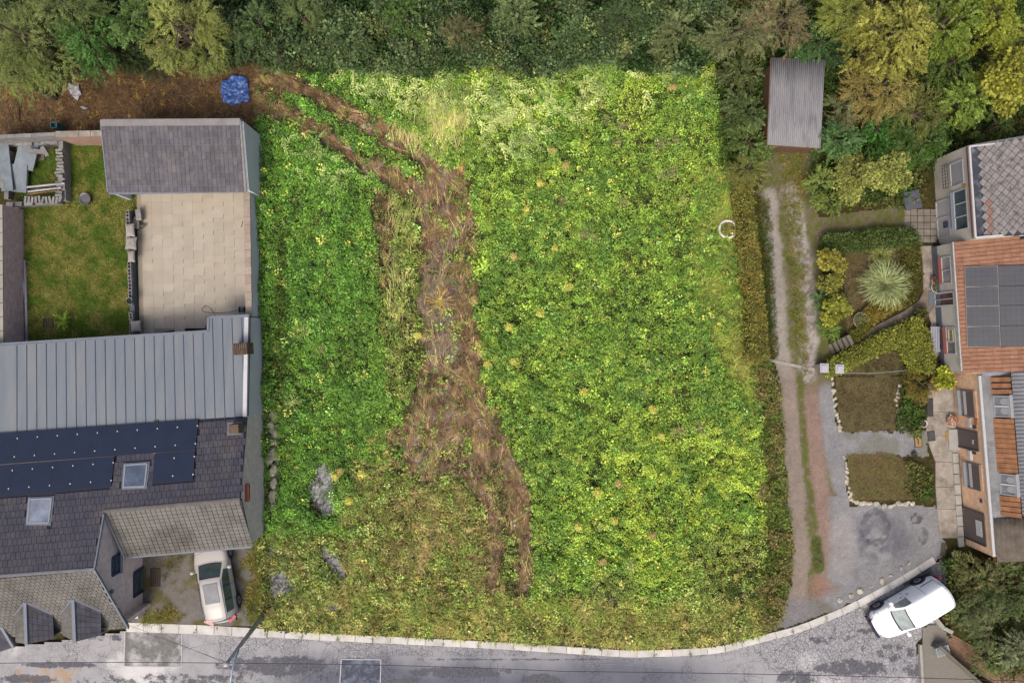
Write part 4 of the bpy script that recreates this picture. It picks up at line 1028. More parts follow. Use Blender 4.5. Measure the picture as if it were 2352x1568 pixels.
# chimneys
BRC = mat('sooty_brick', C(104, 88, 74), .9, .35, 7, stain=C(52, 44, 38), stain_amt=.7, stain_scale=3, stretch=(4, 1, 1), bump=.5)
def chimney(x, y, z, sx, sy, hgt, plane, m, rz):
    c = W(x, y, z); b = MB(); b.box((c.x, c.y, z-hgt/2), (sx, sy, hgt), rz); s_ = b.build('chimney', m, ho)
    b = MB(); R = Matrix.Rotation(rz, 3, 'Z')
    for k in range(7): b.box(c+R@Vector(((k/6-.5)*(sx-.1), 0, .03)), (.07, sy*.96, .06), M=R)
    b.build('chimney_cap', m, s_)
chimney(552, 801, 3.3, .72, .6, 1.0, PZ, BRC, .06); chimney(537, 985, 3.8, .52, .48, .9, PD, BRC, .06)
pl = [PD.hit(*p) for p in ((524, 971), (556, 969), (555, 998), (523, 1000))]; MB().slab(pl, PD.n, .05, .075).build('flashing', flat('lead_flashing', C(126, 132, 140)), ho)
# dormers
def dormer(rb, rf, lb, lf, rtb, rtf):
    R0 = PFW.hit(*rb); R1 = W(*rf, R0.z); L0 = PFW.hit(*lb); L1 = W(*lf, L0.z); T0 = PFW.hit(*rtb); zz = (L0.z+T0.z)/2; T1 = W(*rtf, T0.z)
    L0.z = L0.z+.0
    dd = bpy.data.objects.new('dormer', None); COL.objects.link(dd); dd.parent = ho; dd.location = grd(R0, 0)-parent_loc(ho)
    for (a, b_, c_, d_, m, nm) in ((R0, R1, L1, L0, TILED, 'left_slope'), (R0, R1, T1, T0, TILED, 'right_slope')):
        n = (b_-a).cross(c_-a).normalized(); n = n if n.z > 0 else -n
        MB().slab([a, b_, c_, d_], n, -.06, 0).build('dormer_slope', DARKTRIM, dd)
        nu = 6; nv = max(3, int((a-d_).length/.27)); tm_ = MB()
        for i in range(nu):
            for j in range(nv):
                def pt(u, v): return a.lerp(b_, u).lerp(d_.lerp(c_, u), v)
                q = [pt((i+.02)/nu, (j+.0)/nv), pt((i+.98)/nu, (j+.0)/nv), pt((i+.98)/nu, (j+1.08)/nv), pt((i+.02)/nu, (j+1.08)/nv)]
                h0 = .012; h1 = .035
                tb_ = MB(); tb_.add([q[0]+n*h0, q[1]+n*h0, q[2]+n*h1, q[3]+n*h1, q[0]-n*.0, q[1], q[2]+n*.01, q[3]+n*.01], [(0, 1, 2, 3), (3, 2, 6, 7), (0, 3, 7, 4), (1, 5, 6, 2), (0, 4, 5, 1)])
                tb_.build('dormer_tile', TILED if nm == 'right_slope' else TILEL, dd)  # paler left and darker right tiles paint how light falls on the slopes
        b = MB(); b.beam(d_+Vector((0, 0, .03)), a+Vector((0, 0, .05)), .09, .1, n); b.build('flashing_strip', TRIM, dd)
    b = MB(); b.beam(R0+Vector((0, 0, .05)), R1+Vector((0, 0, .05)), .16, .08); b.build('dormer_ridge', TRIM, dd)
    n = Vector((0, -1, 0)); fr = [L1, R1, T1, grd(T1, 2.9), grd(L1, 2.9)]; fr = [p+Vector((0, .2, -.07)) for p in fr]; fr = [Vector((p.x, R1.y+.2, p.z)) for p in fr]
    MB().slab(fr, n, 0, .08).build('dormer_front', TRIM, dd)
    wq = [Vector((L1.x*.7+T1.x*.3, R1.y+.12, 3.1)), Vector((L1.x*.3+T1.x*.7, R1.y+.12, 3.1)), Vector((L1.x*.3+T1.x*.7, R1.y+.12, R1.z-.6)), Vector((L1.x*.7+T1.x*.3, R1.y+.12, R1.z-.6))]
    if R1.z-.6 > 3.3: MB().slab(wq, n, 0, .03).build('dormer_window', GLASSD, dd)
dormer((59, 1381), (62, 1478), (35, 1412), (38, 1474), (120, 1409), (123, 1466)); dormer((169, 1374), (173, 1473), (143, 1406), (146, 1458), (231, 1402), (231, 1458))
# neighbour's corner bottom left: barge board and orange brick
nb_ = thing('neighbour_house', W(0, 1500), 'corner of an orange brick neighbour house with pale barge board at the lower left edge', 'house')
a = W(-30, 1380, 3.6); c_ = W(32, 1485, 2.6); MB().slab([a, c_, grd(c_, 0), grd(a, 0)], (c_-a).cross(Vector((0, 0, 1))).normalized(), 0, .2).build('wall', brick_mat('dark_orange_brick', C(122, 76, 54), C(96, 58, 44), C(120, 100, 90)), nb_)
b = MB(); b.beam(a, c_, .14, .16); b.build('barge_board', TRIM, nb_)
MB().slab([a, c_, W(-40, 1510, 3.2), W(-90, 1400, 3.9)], Vector((-.3, -.3, 1)).normalized(), -.1, 0).build('roof', TILED, nb_)
# ================================================================ CARS
PAINT_S = mat('pale_car_paint', C(184, 182, 178), .42, .03, 1, spec=.6); PAINT_W = mat('white_van_paint', (.80, .81, .84), .3, .03, 1, spec=.6)
TYRE = flat('tyre_rubber', C(36, 36, 40), .8); RIMM = flat('wheel_rim', C(150, 150, 156), .35, .3); CARGL = glass('car_glass', C(58, 72, 72)); CARGLV = glass('van_screen', C(140, 152, 150))
TRIMB = flat('black_car_trim', C(40, 34, 62), .45); REDL = flat('red_lamp', C(170, 30, 50), .25); LAMP = flat('head_lamp', C(190, 192, 200), .15)
def crv(keys, x):
    xs = [k[0] for k in keys]; vs = [k[1] for k in keys]; return float(np.interp(x, xs, vs))
def vehicle(name, loc, ang, L_, wid, prof, label, cat, paint, gl, van=False):
    """prof: dict of curves over x in 0 (front) .. L (rear): w belt half width, s sill z, b belt z, r roof z, t roof half width; cab = (x of screen foot, screen top, rear glass top, rear glass foot)"""
    t = thing(name, loc, label, cat); t.rotation_euler = (0, 0, ang)
    ct = prof['cab']; xs = sorted(set(list(np.linspace(0, L_, 47))+list(ct)+[ct[0]+.07, ct[1]-.06])); xs = [q for q in xs if q <= L_+1e-6]; rows = []
    for x in xs:
        w = crv(prof['w'], x); s_ = crv(prof['s'], x); bz = crv(prof['b'], x); rz = crv(prof['r'], x); tw = crv(prof['t'], x)
        rows.append([(w*.93, s_), (w, s_+(bz-s_)*.35), (w*1.0, s_+(bz-s_)*.7), (w*.96, bz), (tw, rz-(rz-bz)*.14 if rz > bz+.02 else bz+.004), (tw*.86, rz-.012), (tw*.45, rz+.012), (0, rz+.02)])
    cab = prof['cab']; n = 8; V = []
    for x, r in zip(xs, rows):
        bow = .26*(1-x/(L_*.55)) if x < L_*.55 else -.22*max(0, (x-L_*.6)/(L_*.4))
        for (y, z) in r: V.append(Vector((x-L_/2+bow*(y/.9)**2, y, z)))
        for (y, z) in r[-2::-1]: V.append(Vector((x-L_/2+bow*(y/.9)**2, -y, z)))
    m = 15; body = MB(); gls = MB(); trim = MB()
    glass_f, body_f, trim_f = [], [], []
    for i in range(len(xs)-1):
        xm = (xs[i]+xs[i+1])/2
        for k in range(m-1):
            f = (i*m+k, i*m+k+1, (i+1)*m+k+1, (i+1)*m+k)
            side = k in (3, 10); top = k in (4, 5, 6, 7, 8, 9)
            g = False
            if side and prof['side'][0] < xm < prof['side'][1]: g = True
            if top and cab[0] < xm < cab[1]: g = k in (5, 6, 7, 8)
            if top and cab[2] < xm < cab[3] and not van: g = True
            if top and (cab[0] < xm < cab[0]+.07 or cab[1]-.06 < xm < cab[1]) and k in (5, 6, 7, 8): trim_f.append(f); continue
            if g and side and any(abs(xm-p) < .05 for p in prof['pillars']): trim_f.append(f)
            elif g: glass_f.append(f)
            elif k in (0, 13): trim_f.append(f) if not van else body_f.append(f)
            else: body_f.append(f)
    def mk(fs, nm, mm, parent):
        used = sorted({i for f in fs for i in f}); mp = {u: j for j, u in enumerate(used)}
        me = bpy.data.meshes.new(nm); me.from_pydata([tuple(V[u]) for u in used], [], [tuple(mp[i] for i in f) for f in fs]); me.update(); me.shade_smooth(); me.materials.append(mm)
        o = bpy.data.objects.new(nm, me); COL.objects.link(o); o.parent = parent; return o
    ends = [tuple(range(m)), tuple(reversed([(len(xs)-1)*m+k for k in range(m)]))]
    bo = mk(body_f+ends, 'body', paint, t)
    mk(glass_f, 'windows', gl, t)
    if trim_f: mk(trim_f, 'sill_trim', TRIMB, t)
    def local(nm, mb, mm, parent=t, sm_=False):
        me = bpy.data.meshes.new(nm); me.from_pydata([tuple(v) for v in mb.v], [], mb.f); me.update(); me.materials.append(mm)
        if sm_: me.shade_smooth()
        o = bpy.data.objects.new(nm, me); COL.objects.link(o); o.parent = parent; return o
    def seam(x, ks, nm='panel_gap', rr=.009):
        i = min(range(len(xs)), key=lambda q: abs(xs[q]-x)); sb = MB(); pts = [V[i*m+k]*1.0 for k in ks]
        pts = [Vector((p.x, p.y*1.004, p.z+.002)) for p in pts]; sb.tube(pts, rr, 4)
        me = bpy.data.meshes.new(nm); me.from_pydata([tuple(v) for v in sb.v], [], sb.f); me.update(); me.materials.append(TRIMB); o = bpy.data.objects.new(nm, me); COL.objects.link(o); o.parent = t
    for xx, ks in prof.get('seams', ()): seam(xx, ks)
    R_ = .34
    for xw in prof['wheels']:
        for s_ in (-1, 1):
            w = crv(prof['w'], xw); y = s_*(w-.10); c = Vector((xw-L_/2, y, R_))
            ar = MB(); pr = []
            for q in np.linspace(-.15, math.pi+.15, 15): pr.append(Vector((c.x+(R_+.07)*math.cos(q), s_*(w+.006), R_+(R_+.07)*math.sin(q))))
            ar.tube(pr, .035, 6); local('wheel_arch', ar, TRIMB)
            db = MB(); db.tube([Vector((c.x, s_*(w-.12), R_)), Vector((c.x, s_*(w+.006), R_))], R_+.06, 20); local('wheel_well', db, TRIMB)
            wb = MB(); wb.tube([c+Vector((0, -s_*.08, 0)), c+Vector((0, s_*.06, 0)), c+Vector((0, s_*.118, 0)), c+Vector((0, s_*.12, 0))], [R_, R_, R_*.93, R_*.7], 22); wo = local('wheel', wb, TYRE, t, False)
            rb = MB(); rb.tube([c+Vector((0, s_*.112, 0)), c+Vector((0, s_*.128, 0))], [R_*.66, R_*.6], 18)
            ro = local('rim', rb, RIMM, wo); hb = MB(); hb.tube([c+Vector((0, s_*.128, 0)), c+Vector((0, s_*.134, 0))], [R_*.24, R_*.2], 10); local('hub', hb, TYRE, wo)
    for s_ in (-1, 1):
        xm = prof['mirror']; w = crv(prof['w'], xm); mbm = MB(); c = Vector((xm-L_/2, s_*(w+.10), crv(prof['b'], xm)+.06))
        mbm.tube([c+Vector((-.1, 0, 0)), c+Vector((-.06, 0, 0)), c+Vector((.06, 0, 0)), c+Vector((.08, 0, 0))], [.05, .11, .12, .09], 10); mbm.beam(c, c-Vector((0, s_*.16, .03)), .05, .04); local('wing_mirror', mbm, paint, t, True)
        x0 = .12; w0 = crv(prof['w'], x0); hb = MB(); z_ = crv(prof['b'], x0)-.05
        a = Vector((.10-L_/2, s_*w0*.62, z_)); b_ = Vector((.5-L_/2, s_*crv(prof['w'], .5)*.93, z_+.05)); hb.beam(a, b_, .14, .14); local('headlight', hb, LAMP)
        w1 = crv(prof['w'], L_-.1); hb = MB()
        if van: hb.beam(Vector((L_/2+.0, s_*w1*.95, .75)), Vector((L_/2, s_*w1*.93, 1.15)), .1, .12, Vector((1, 0, 0)))
        else: hb.beam(Vector((L_/2-.02, s_*w1*.55, .92)), Vector((L_/2-.32, s_*crv(prof['w'], L_-.35)*1.0, .98)), .15, .12)
        local('tail_light', hb, REDL)
    bb = MB(); bb.beam(Vector((L_/2-.02, -.7, .55)), Vector((L_/2-.02, .7, .55)), .14, .22); local('rear_bumper', bb, TRIMB)
    bb = MB(); w0 = crv(prof['w'], .1); bb.beam(Vector((-L_/2+.0, -w0*.92, .42)), Vector((-L_/2+.0, w0*.92, .42)), .12, .26); local('front_bumper', bb, TRIMB if van else paint)
    if van:
        bb = MB(); bb.beam(Vector((-L_/2-.02, -.45, .68)), Vector((-L_/2-.02, .45, .68)), .06, .14); local('grille', bb, TRIMB)
        for s_ in (-1, 1):
            bb = MB(); 
            for xx in (1.95, 2.32): bb.beam(Vector((xx-L_/2, s_*(.875), .98)), Vector((xx+.16-L_/2, s_*.875, .98)), .02, .03)
            bb.beam(Vector((3.2-L_/2, s_*.868, 1.05)), Vector((4.0-L_/2, s_*.868, 1.05)), .02, .03); local('door_handle', bb, TRIMB)
        bb = MB(); bb.tube([Vector((1.75-L_/2, .1, 1.85)), Vector((1.95-L_/2, .1, 2.0))], .012, 5); local('aerial', bb, TRIMB)
        bb = MB(); bb.beam(Vector((1.02-L_/2, -.6, 1.16)), Vector((1.06-L_/2, .1, 1.17)), .02, .015); local('wiper', bb, TRIMB)
    else:
        q = MB(); q.box((.42, 0, crv(prof['r'], L_/2+.4)+.022), (1.05, .78, .02)); local('sunroof', q, glass('sunroof_glass', C(84, 92, 106)))
        for s_ in (-1, 1):
            rr = MB(); x0, x1 = cab[1]-L_/2+.15, cab[2]-L_/2-.1; tw = crv(prof['t'], L_/2)
            rr.tube([Vector((x0, s_*tw*.92, crv(prof['r'], L_/2)-.0)), Vector(((x0+x1)/2, s_*tw*.94, crv(prof['r'], L_/2)+.04)), Vector((x1, s_*tw*.92, crv(prof['r'], L_/2)-.02))], .018, 6); local('roof_rail', rr, TRIMB)
        sf = MB(); sf.tube([Vector((cab[2]-L_/2+.25, 0, 1.6)), Vector((cab[2]-L_/2+.42, 0, 1.66))], [.03, .01], 6); local('aerial', sf, TRIMB)
        ds = MB(); ds.box((cab[0]-L_/2+.42, 0, 1.06), (.35, 1.25, .05)); local('dashboard', ds, flat('dashboard', C(90, 100, 100)))
    return t
SL = 4.5
suv = dict(w=[(0, .62), (.12, .78), (.4, .88), (.9, .92), (2.2, .92), (3.6, .92), (4.1, .88), (4.4, .78), (4.5, .70)], s=[(0, .42), (.4, .3), (4.1, .3), (4.5, .42)],
           b=[(0, .68), (.25, .82), (.9, .96), (1.25, 1.02), (3.6, 1.06), (4.2, 1.02), (4.45, .95), (4.5, .8)], r=[(0, .70), (.25, .88), (.7, 1.0), (1.15, 1.07), (1.95, 1.52), (2.3, 1.58), (3.5, 1.57), (4.05, 1.5), (4.2, 1.42), (4.4, 1.02), (4.47, .95), (4.5, .82)],
           t=[(0, .5), (.3, .7), (1.1, .76), (1.95, .64), (3.3, .62), (4.1, .60), (4.3, .72), (4.5, .6)], cab=(1.12, 1.86, 4.2, 4.4), seams=[(.45, range(3, 12)), (1.05, range(3, 12)), (1.5, range(0, 4)), (1.5, range(11, 15)), (2.4, range(0, 4)), (2.4, range(11, 15)), (3.3, range(0, 4)), (3.3, range(11, 15)), (4.1, range(4, 11))], side=(1.5, 3.95), pillars=(2.35, 3.2), wheels=(.85, 3.55), mirror=1.5)
fr_, rr_ = W(470, 1250, 1.3), W(508, 1432, 1.0); mid = (fr_+rr_)/2; d = rr_-fr_
ang_s = math.atan2(d.y, d.x)
dirn = Vector((math.cos(ang_s), math.sin(ang_s), 0)); rear = W(509, 1431, .95); ctr = rear-dirn*(SL/2)
vehicle('parked_car', Vector((ctr.x, ctr.y, .02)), ang_s, SL, 1.84, suv, 'silvery white estate car with glass sunroof parked nose under the house eaves', 'car', PAINT_S, CARGL)
VL = 4.35
van = dict(w=[(0, .55), (.1, .72), (.35, .82), (.8, .86), (2, .87), (4.0, .86), (4.3, .82), (4.35, .80)], s=[(0, .38), (.4, .26), (4.0, .28), (4.35, .36)],
           b=[(0, .66), (.2, .84), (.7, .98), (1.0, 1.08), (1.6, 1.16), (4.2, 1.16), (4.35, 1.0)], r=[(0, .68), (.2, .92), (.6, 1.06), (1.0, 1.14), (1.75, 1.70), (2.0, 1.80), (3.0, 1.83), (4.1, 1.80), (4.28, 1.72), (4.35, 1.2)],
           t=[(0, .45), (.3, .66), (.95, .74), (1.75, .66), (2.2, .70), (4.0, .70), (4.3, .68), (4.35, .7)], cab=(1.02, 1.72, 9, 10), seams=[(.35, range(3, 12)), (1.0, range(3, 12)), (1.35, range(0, 4)), (1.35, range(11, 15)), (2.2, range(0, 5)), (2.2, range(10, 15)), (3.1, range(0, 5)), (3.1, range(10, 15)), (4.15, range(1, 14))], side=(1.35, 2.15), pillars=(9,), wheels=(.82, 3.45), mirror=1.35)
wf, wr = W(2018, 1389, .34), W(2107, 1336, .34); d = wr-wf; ang_v = math.atan2(d.y, d.x)
dn = Vector((math.cos(ang_v), math.sin(ang_v), 0)); sd_ = Vector((-dn.y, dn.x, 0)); mid = (wf+wr)/2
cv = mid-sd_*.86+dn*(VL/2-(.82+3.45)/2)
vehicle('parked_van', Vector((cv.x, cv.y, -.11)), ang_v, VL, 1.74, van, 'small white panel van with black trim parked by the kerb end', 'van', PAINT_W, CARGLV, True)
# ================================================================ POLE, LAMP ARM, CABLES
POLEM = mat('weathered_pole', C(186, 182, 178), .9, .25, 5, stretch=(1, 1, .3), stain=C(70, 66, 62), bump=.4)
pole = thing('utility_pole', W(608, 1408), 'grey wooden utility pole leaning over the kerb with a bent lamp arm', 'utility pole')
pt_ = W(520, 1524, 6.6); pb_ = W(606, 1410, 0)
MB().tube([pb_, pb_.lerp(pt_, .5), pt_], [.13, .11, .09], 12).build('pole', POLEM, pole, True)
b = MB(); b.lathe([(.0, .14), (.09, .12), (.13, .0), (.13, -.08)], pt_, 12); b.build('cap', PLASTW, pole, True)
a = pb_.lerp(pt_, .83); b = MB(); arm = [a, a+Vector((.15, -.05, .35)), W(548, 1493, 6.2), W(539, 1515, 6.7), W(533, 1540, 6.9), W(526, 1590, 7.0)]
b.tube(arm, [.04, .04, .04, .04, .035, .035], 8); b.build('lamp_arm', flat('pale_steel', C(166, 184, 206), .4, .2), pole, True)
b = MB(); e = arm[-1]; b.box(e+Vector((-.05, -.35, -.03)), (.22, .6, .1)); b.build('lamp_head', ALU, pole)
b = MB(); p = pb_.lerp(pt_, .7); b.beam(p, p+Vector((.5, .12, .1)), .05, .05); b.beam(p+Vector((.1, .0, .3)), p+Vector((.45, .3, .35)), .04, .04); b.build('bracket', POLEM, pole)
CAB = flat('power_cable', C(42, 44, 66), .6); 
def cable(pts, r, label, m=CAB):
    P_ = []
    for (a, c) in zip(pts, pts[1:]):
        for k in range(8):
            q = k/8; p = a.lerp(c, q); p.z -= .25*4*q*(1-q)*min(1, (c-a).length/20); P_.append(p)
    P_.append(pts[-1]); t = MB().tube(P_, r, 5).build('overhead_cable', m, None, label=label, cat='cable', group='overhead cables above the road')
cable([W(-200, 1526, 6.3), W(522, 1522, 6.4), W(1300, 1541, 6.0), W(2600, 1572, 6.3)], .016, 'thick dark overhead cable running along the whole road through the pole top')
cable([W(290, 1433, 2.9), W(520, 1523, 6.3)], .009, 'thin wire from the house gable foot to the pole top', flat('wire_grey', C(120, 118, 120)))
cable([W(330, 1452, 3.4), W(516, 1519, 6.3)], .008, 'second thinner wire just right of the gable wire, ending at the pole top')
cable([W(522, 1500, 6.0), W(1100, 1510, 5.6), W(1560, 1535, 5.8)], .006, 'fine pale cable running from the pole above the kerb side of the road', flat('wire_pale', C(150, 152, 160)))
# ================================================================ CORRUGATED SHED (right)
CORR = mat('corrugated_fibre', C(146, 146, 150), .7, .1, 1.2, stain=C(98, 98, 106), stain_amt=.55, stain_scale=1.6, stretch=(2.5, .5, 1))
def corrugated(parent, P4, n, amp, m, thick=.01, per=8, name='corrugated_sheet', split=1):
    """P4: a,b along the ribs' cross direction, c,d opposite edge"""
    a, b_, c_, d_ = P4; nrm = (b_-a).cross(d_-a).normalized(); nrm = nrm if nrm.z > 0 else -nrm
    for s_ in range(split):
        mb = MB(); k0 = s_*n*per//split; k1 = (s_+1)*n*per//split
        for k in range(k0, k1+1):
            u = k/(n*per); h = nrm*amp*math.cos(2*math.pi*k/per); p, q = a.lerp(b_, u), d_.lerp(c_, u)
            for t_ in (0, .33, .66, 1): mb.v.append(p.lerp(q, t_)+h+nrm*(.004*s_))
        for k in range(k1-k0):
            for j in range(3): mb.f.append((4*k+j, 4*k+4+j, 4*k+5+j, 4*k+1+j))
        o = mb.build(name, m, parent, True); md = o.modifiers.new('thick', 'SOLIDIFY'); md.thickness = thick
zc = 2.1; cs = [W(1771, 133, zc+.15), W(1894, 138, zc+.15), W(1884, 341, zc-.1), W(1762, 333, zc-.1)]
shd = thing('garden_shed', W(1828, 240), 'shed with grey corrugated roof at the top of the driveway', 'shed')
corrugated(shd, cs, 27, .04, CORR, split=3)
WOODW = mat('shed_board', C(110, 84, 62), .9, .3, 6, stretch=(1, 1, 5)); 
cc_ = sum(cs, Vector())/4; base = [cc_+(p-cc_)*.91 for p in cs]
for i in range(4):
    a, c_ = base[i], base[(i+1) % 4]; nb2 = 8
    for k in range(nb2):
        p, q = a.lerp(c_, (k+.02)/nb2), a.lerp(c_, (k+.98)/nb2); nn = (q-p).cross(Vector((0, 0, 1))).normalized()
        MB().slab([grd(p, 0), grd(q, 0), q-Vector((0, 0, .1)), p-Vector((0, 0, .1))], nn, -.03, 0).build('wall_board', WOODW, shd)
b = MB()
for i in range(4): b.beam(cs[i]-Vector((0, 0, .05)), cs[(i+1) % 4]-Vector((0, 0, .05)), .05, .07)
b.build('fascia', WOODW, shd)
# ================================================================ RIGHT HOUSES
# ---- white house with lozenge slates
WH = thing('white_house', W(2260, 450), 'cream rendered house with diamond slate roof and white garage door', 'house')
zw = 3.6; we0, we1 = W(2226, 337, zw), W(2240, 546, zw)
wpl = Plane(W(2247, 337, zw), W(2262, 546, zw), W(2400, 322, zw+1.5))
SLATE = mat('lozenge_slate', C(140, 136, 134), .85, .14, 4, stain=C(72, 70, 72), stain_amt=.75, stain_scale=4.5, per_obj=.10, bump=.3)
SLATEO = mat('orange_slate', C(140, 108, 94), .85, .15, 5)
spl = [(2247, 338), (2470, 310), (2470, 532), (2260, 545)]
MB().slab([wpl.hit(*p) for p in spl], wpl.n, -.15, -.01).build('roof_deck', DARKTRIM, WH)
uS = (wpl.hit(2262, 546)-wpl.hit(2247, 337)).normalized(); vS = wpl.n.cross(uS); vS = vS if vS.x > 0 else -vS; o0 = wpl.hit(2247, 338)
dg = .44; dv = .38; sl = MB(); hh = dg/2-.014; hv = dv/2-.014; sl.slab([Vector((hh, 0, 0)), Vector((0, hv, 0)), Vector((-hh, 0, 0)), Vector((0, -hv, 0))], Vector((0, 0, 1)), 0, .02)
sme = unit_mesh('slate', sl, SLATE); smo = unit_mesh('slate_orange', sl, SLATEO)
Rq = Matrix((uS, vS, uS.cross(vS))).transposed().to_quaternion(); tl_ = Matrix.Rotation(.05, 3, 'X').to_quaternion(); cnt = 0
for r in range(0, 26):
    for i in range(0, 26):
        uu = i*dg/1.0*.5*2*.5+.14; 
        uu = (i+(.5 if r % 2 else 0))*dg+.05; vv = .1+r*dv/2
        p = o0+uS*uu+vS*vv; s_ = H/(H-p.z); x, y = PX(p.x*s_, p.y*s_)
        if x > 2375 or not in_poly(np.array([x]), np.array([y]), [(2250, 330), (2480, 304), (2480, 530), (2264, 542)])[0]: continue
        mo = smo if (r == 1 and 6 <= i <= 9) else sme; cnt += 1
        if cnt < 300: piece('slate', mo, p+wpl.n*(.015+.003*(r % 2)+RNG.uniform(0, .004)), Rq@tl_, WH)
GUT = mat('box_gutter', C(60, 64, 74), .7, .3, 3, stain=C(130, 136, 144), stain_amt=.8, stain_scale=1.2)
b = MB(); b.slab([we0+Vector((.12, 0, .0)), W(2249, 336, zw), W(2264, 546, zw), we1+Vector((.12, 0, 0))], Vector((0, 0, 1)), -.12, -.02); b.build('box_gutter', GUT, WH)
b = MB(); b.beam(we0, we1, .1, .12); b.beam(we1, W(2400, 532, 4.5), .1, .12); b.beam(we0, W(2400, 318, 4.6), .08, .1); b.build('fascia', PLASTW, WH)
b = MB(); b.beam(we0+Vector((-.08, 0, -.06)), we1+Vector((-.08, 0, -.06)), .06, .08); b.build('gutter', flat('brown_gutter', C(92, 62, 60)), WH)
A0, A1 = grd(we0)+Vector((.04, .0, 0)), grd(we1)+Vector((.04, 0, 0)); nW = (A1-A0).cross(Vector((0, 0, 1))).normalized(); nW = nW if nW.x < 0 else -nW
MB().slab([A0, A1, A1+Vector((0, 0, zw-.07)), A0+Vector((0, 0, zw-.07))], nW, -.2, 0).build('wall', WHITEW, WH)
for (p, q) in ((A0, grd(W(2500, 318, 0))), (A1, grd(W(2500, 548, 0)))):
    MB().slab([p, q, q+Vector((0, 0, zw+1)), p+Vector((0, 0, zw-.1))], (q-p).cross(Vector((0, 0, 1))).normalized(), -.1, .05).build('wall', WHITEW, WH)
WP = Plane(A0, A1, A0+Vector((0, 0, 1)))
WP.n = nW
def wall_quad(x0, y0, x1, y1, zb_, zt_, A0, A1, nW):
    """rect on the wall between wall positions seen at image rows y0..y1"""
    d = (A1-A0).normalized()
    def at(y, z):
        s_ = (H-z)/H/K; Y = (CY-y)*s_; t_ = (Y-A0.y)/d.y; return A0+d*t_
    zc_ = (zb_+zt_)/2; a = at(y0, zc_); c = at(y1, zc_)
    return [grd(a, zt_), grd(a, zb_), grd(c, zb_), grd(c, zt_)]
def wall_item(parent, y0, y1, zb_, zt_, A0, A1, nW, name, m, frame=None, proud=.02, sill=None, bars=0, fw=.07, reveal=None):
    q = wall_quad(0, y0, 0, y1, zb_, zt_, A0, A1, nW); o = MB().slab(q, nW, 0, proud).build(name, m, parent)
    if frame: quad_frame(o, [p+nW*proud for p in q], nW, fw, frame, name+'_frame', .04)
    for k in range(bars):
        u = (k+1)/(bars+1); b = MB(); b.beam(q[0].lerp(q[3], u)+nW*(proud+.02), q[1].lerp(q[2], u)+nW*(proud+.02), .05, .04, nW); b.build('glazing_bar', frame or m, o)
    if sill: b = MB(); b.beam(q[1]+nW*.1+Vector((0, 0, -.04)), q[2]+nW*.1+Vector((0, 0, -.04)), .24, .07); b.build('sill', sill, o)
    return o, q
wall_item(WH, 437, 527, 1.85, 3.05, A0, A1, nW, 'window', GLASSD, PLASTW, bars=2, sill=flat('blue_sill', C(112, 120, 134)))
wall_item(WH, 500, 545, .05, 1.35, A0, A1, nW, 'garage_door', flat('white_door', C(172, 170, 172), .5), PLASTW)
wall_item(WH, 460, 499, .05, 1.35, A0, A1, nW, 'garage_door', flat('white_door2', C(178, 176, 178), .5), PLASTW)
wall_item(WH, 510, 522, .75, 1.1, A0, A1, nW, 'vent_window', GLASSD, WF, fw=.05, proud=.04)
o, q = wall_item(WH, 372, 425, 1.7, 2.9, A0, A1, nW, 'roller_shutter', flat('shutter', C(158, 158, 162)), PLASTW)
b = MB(); 
for zz in (1.5, 1.75, 2.0): b.beam(grd(q[0], zz)+nW*.35, grd(q[3], zz)+nW*.35, .02, .02)
for k in range(8): p = q[0].lerp(q[3], k/7); b.beam(grd(p, 1.4)+nW*.35, grd(p, 2.0)+nW*.35, .02, .02, nW)
for k in (0, 7): p = q[0].lerp(q[3], k/7); b.beam(grd(p, 1.45), grd(p, 1.45)+nW*.35, .02, .03)
b.build('balcony_grille', flat('black_iron', C(50, 46, 48)), WH)
cq = wall_quad(0, 422, 0, 434, 2.75, 3.05, A0, A1, nW); b = MB(); b.tube([sum(cq, Vector())/4, sum(cq, Vector())/4+nW*.06], .15, 14); b.build('wall_lamp', flat('brass', C(172, 140, 76)), WH)
b = MB(); b.box(W(2095, 460, .35), (.9, 1.0, .1), .2); b.build('canopy', DGR, thing('dark_canopy', W(2095, 460), 'dark grey flat canopy under the big round shrub beside the cream house', 'canopy'))
# ---- orange tile house with grey solar panels
OH = thing('orange_roof_house', W(2280, 700), 'cream house with orange tiled roof carrying grey solar panels', 'house')
zo = 2.45; e0, e1 = W(2192, 556, zo), W(2212, 852, zo)
opl = Plane(e0, e1, W(2400, 545, zo+1.9))
ORT = mat('orange_roof_tile', C(150, 110, 88), .8, .2, 3, stain=C(128, 86, 66), stain_amt=.45, stain_scale=1.4, per_obj=.12, bump=.2)
op = [(2192, 557), (2480, 538), (2480, 858), (2213, 852)]
pq = [(2216, 614), (2480, 600), (2480, 797), (2222, 797)]
u_ = e1-e0
def tile_roof_o():
    return tile_roof(OH, opl, [(2192, 556), (2372, 543), (2372, 856), (2212, 852)], e1-e0, .215, .36, ORT, limit=300, skip=[[(2232, 625), (2480, 612), (2480, 785), (2238, 788)]], stagger=False, deck=False, tilt=.06, gap=.022, thick=.04)
MB().slab([opl.hit(*p) for p in op], opl.n, -.14, -.012).build('roof_deck', DARKTRIM, OH)
tile_roof_o()
rowy = [613, 659, 703.5, 750, 797]
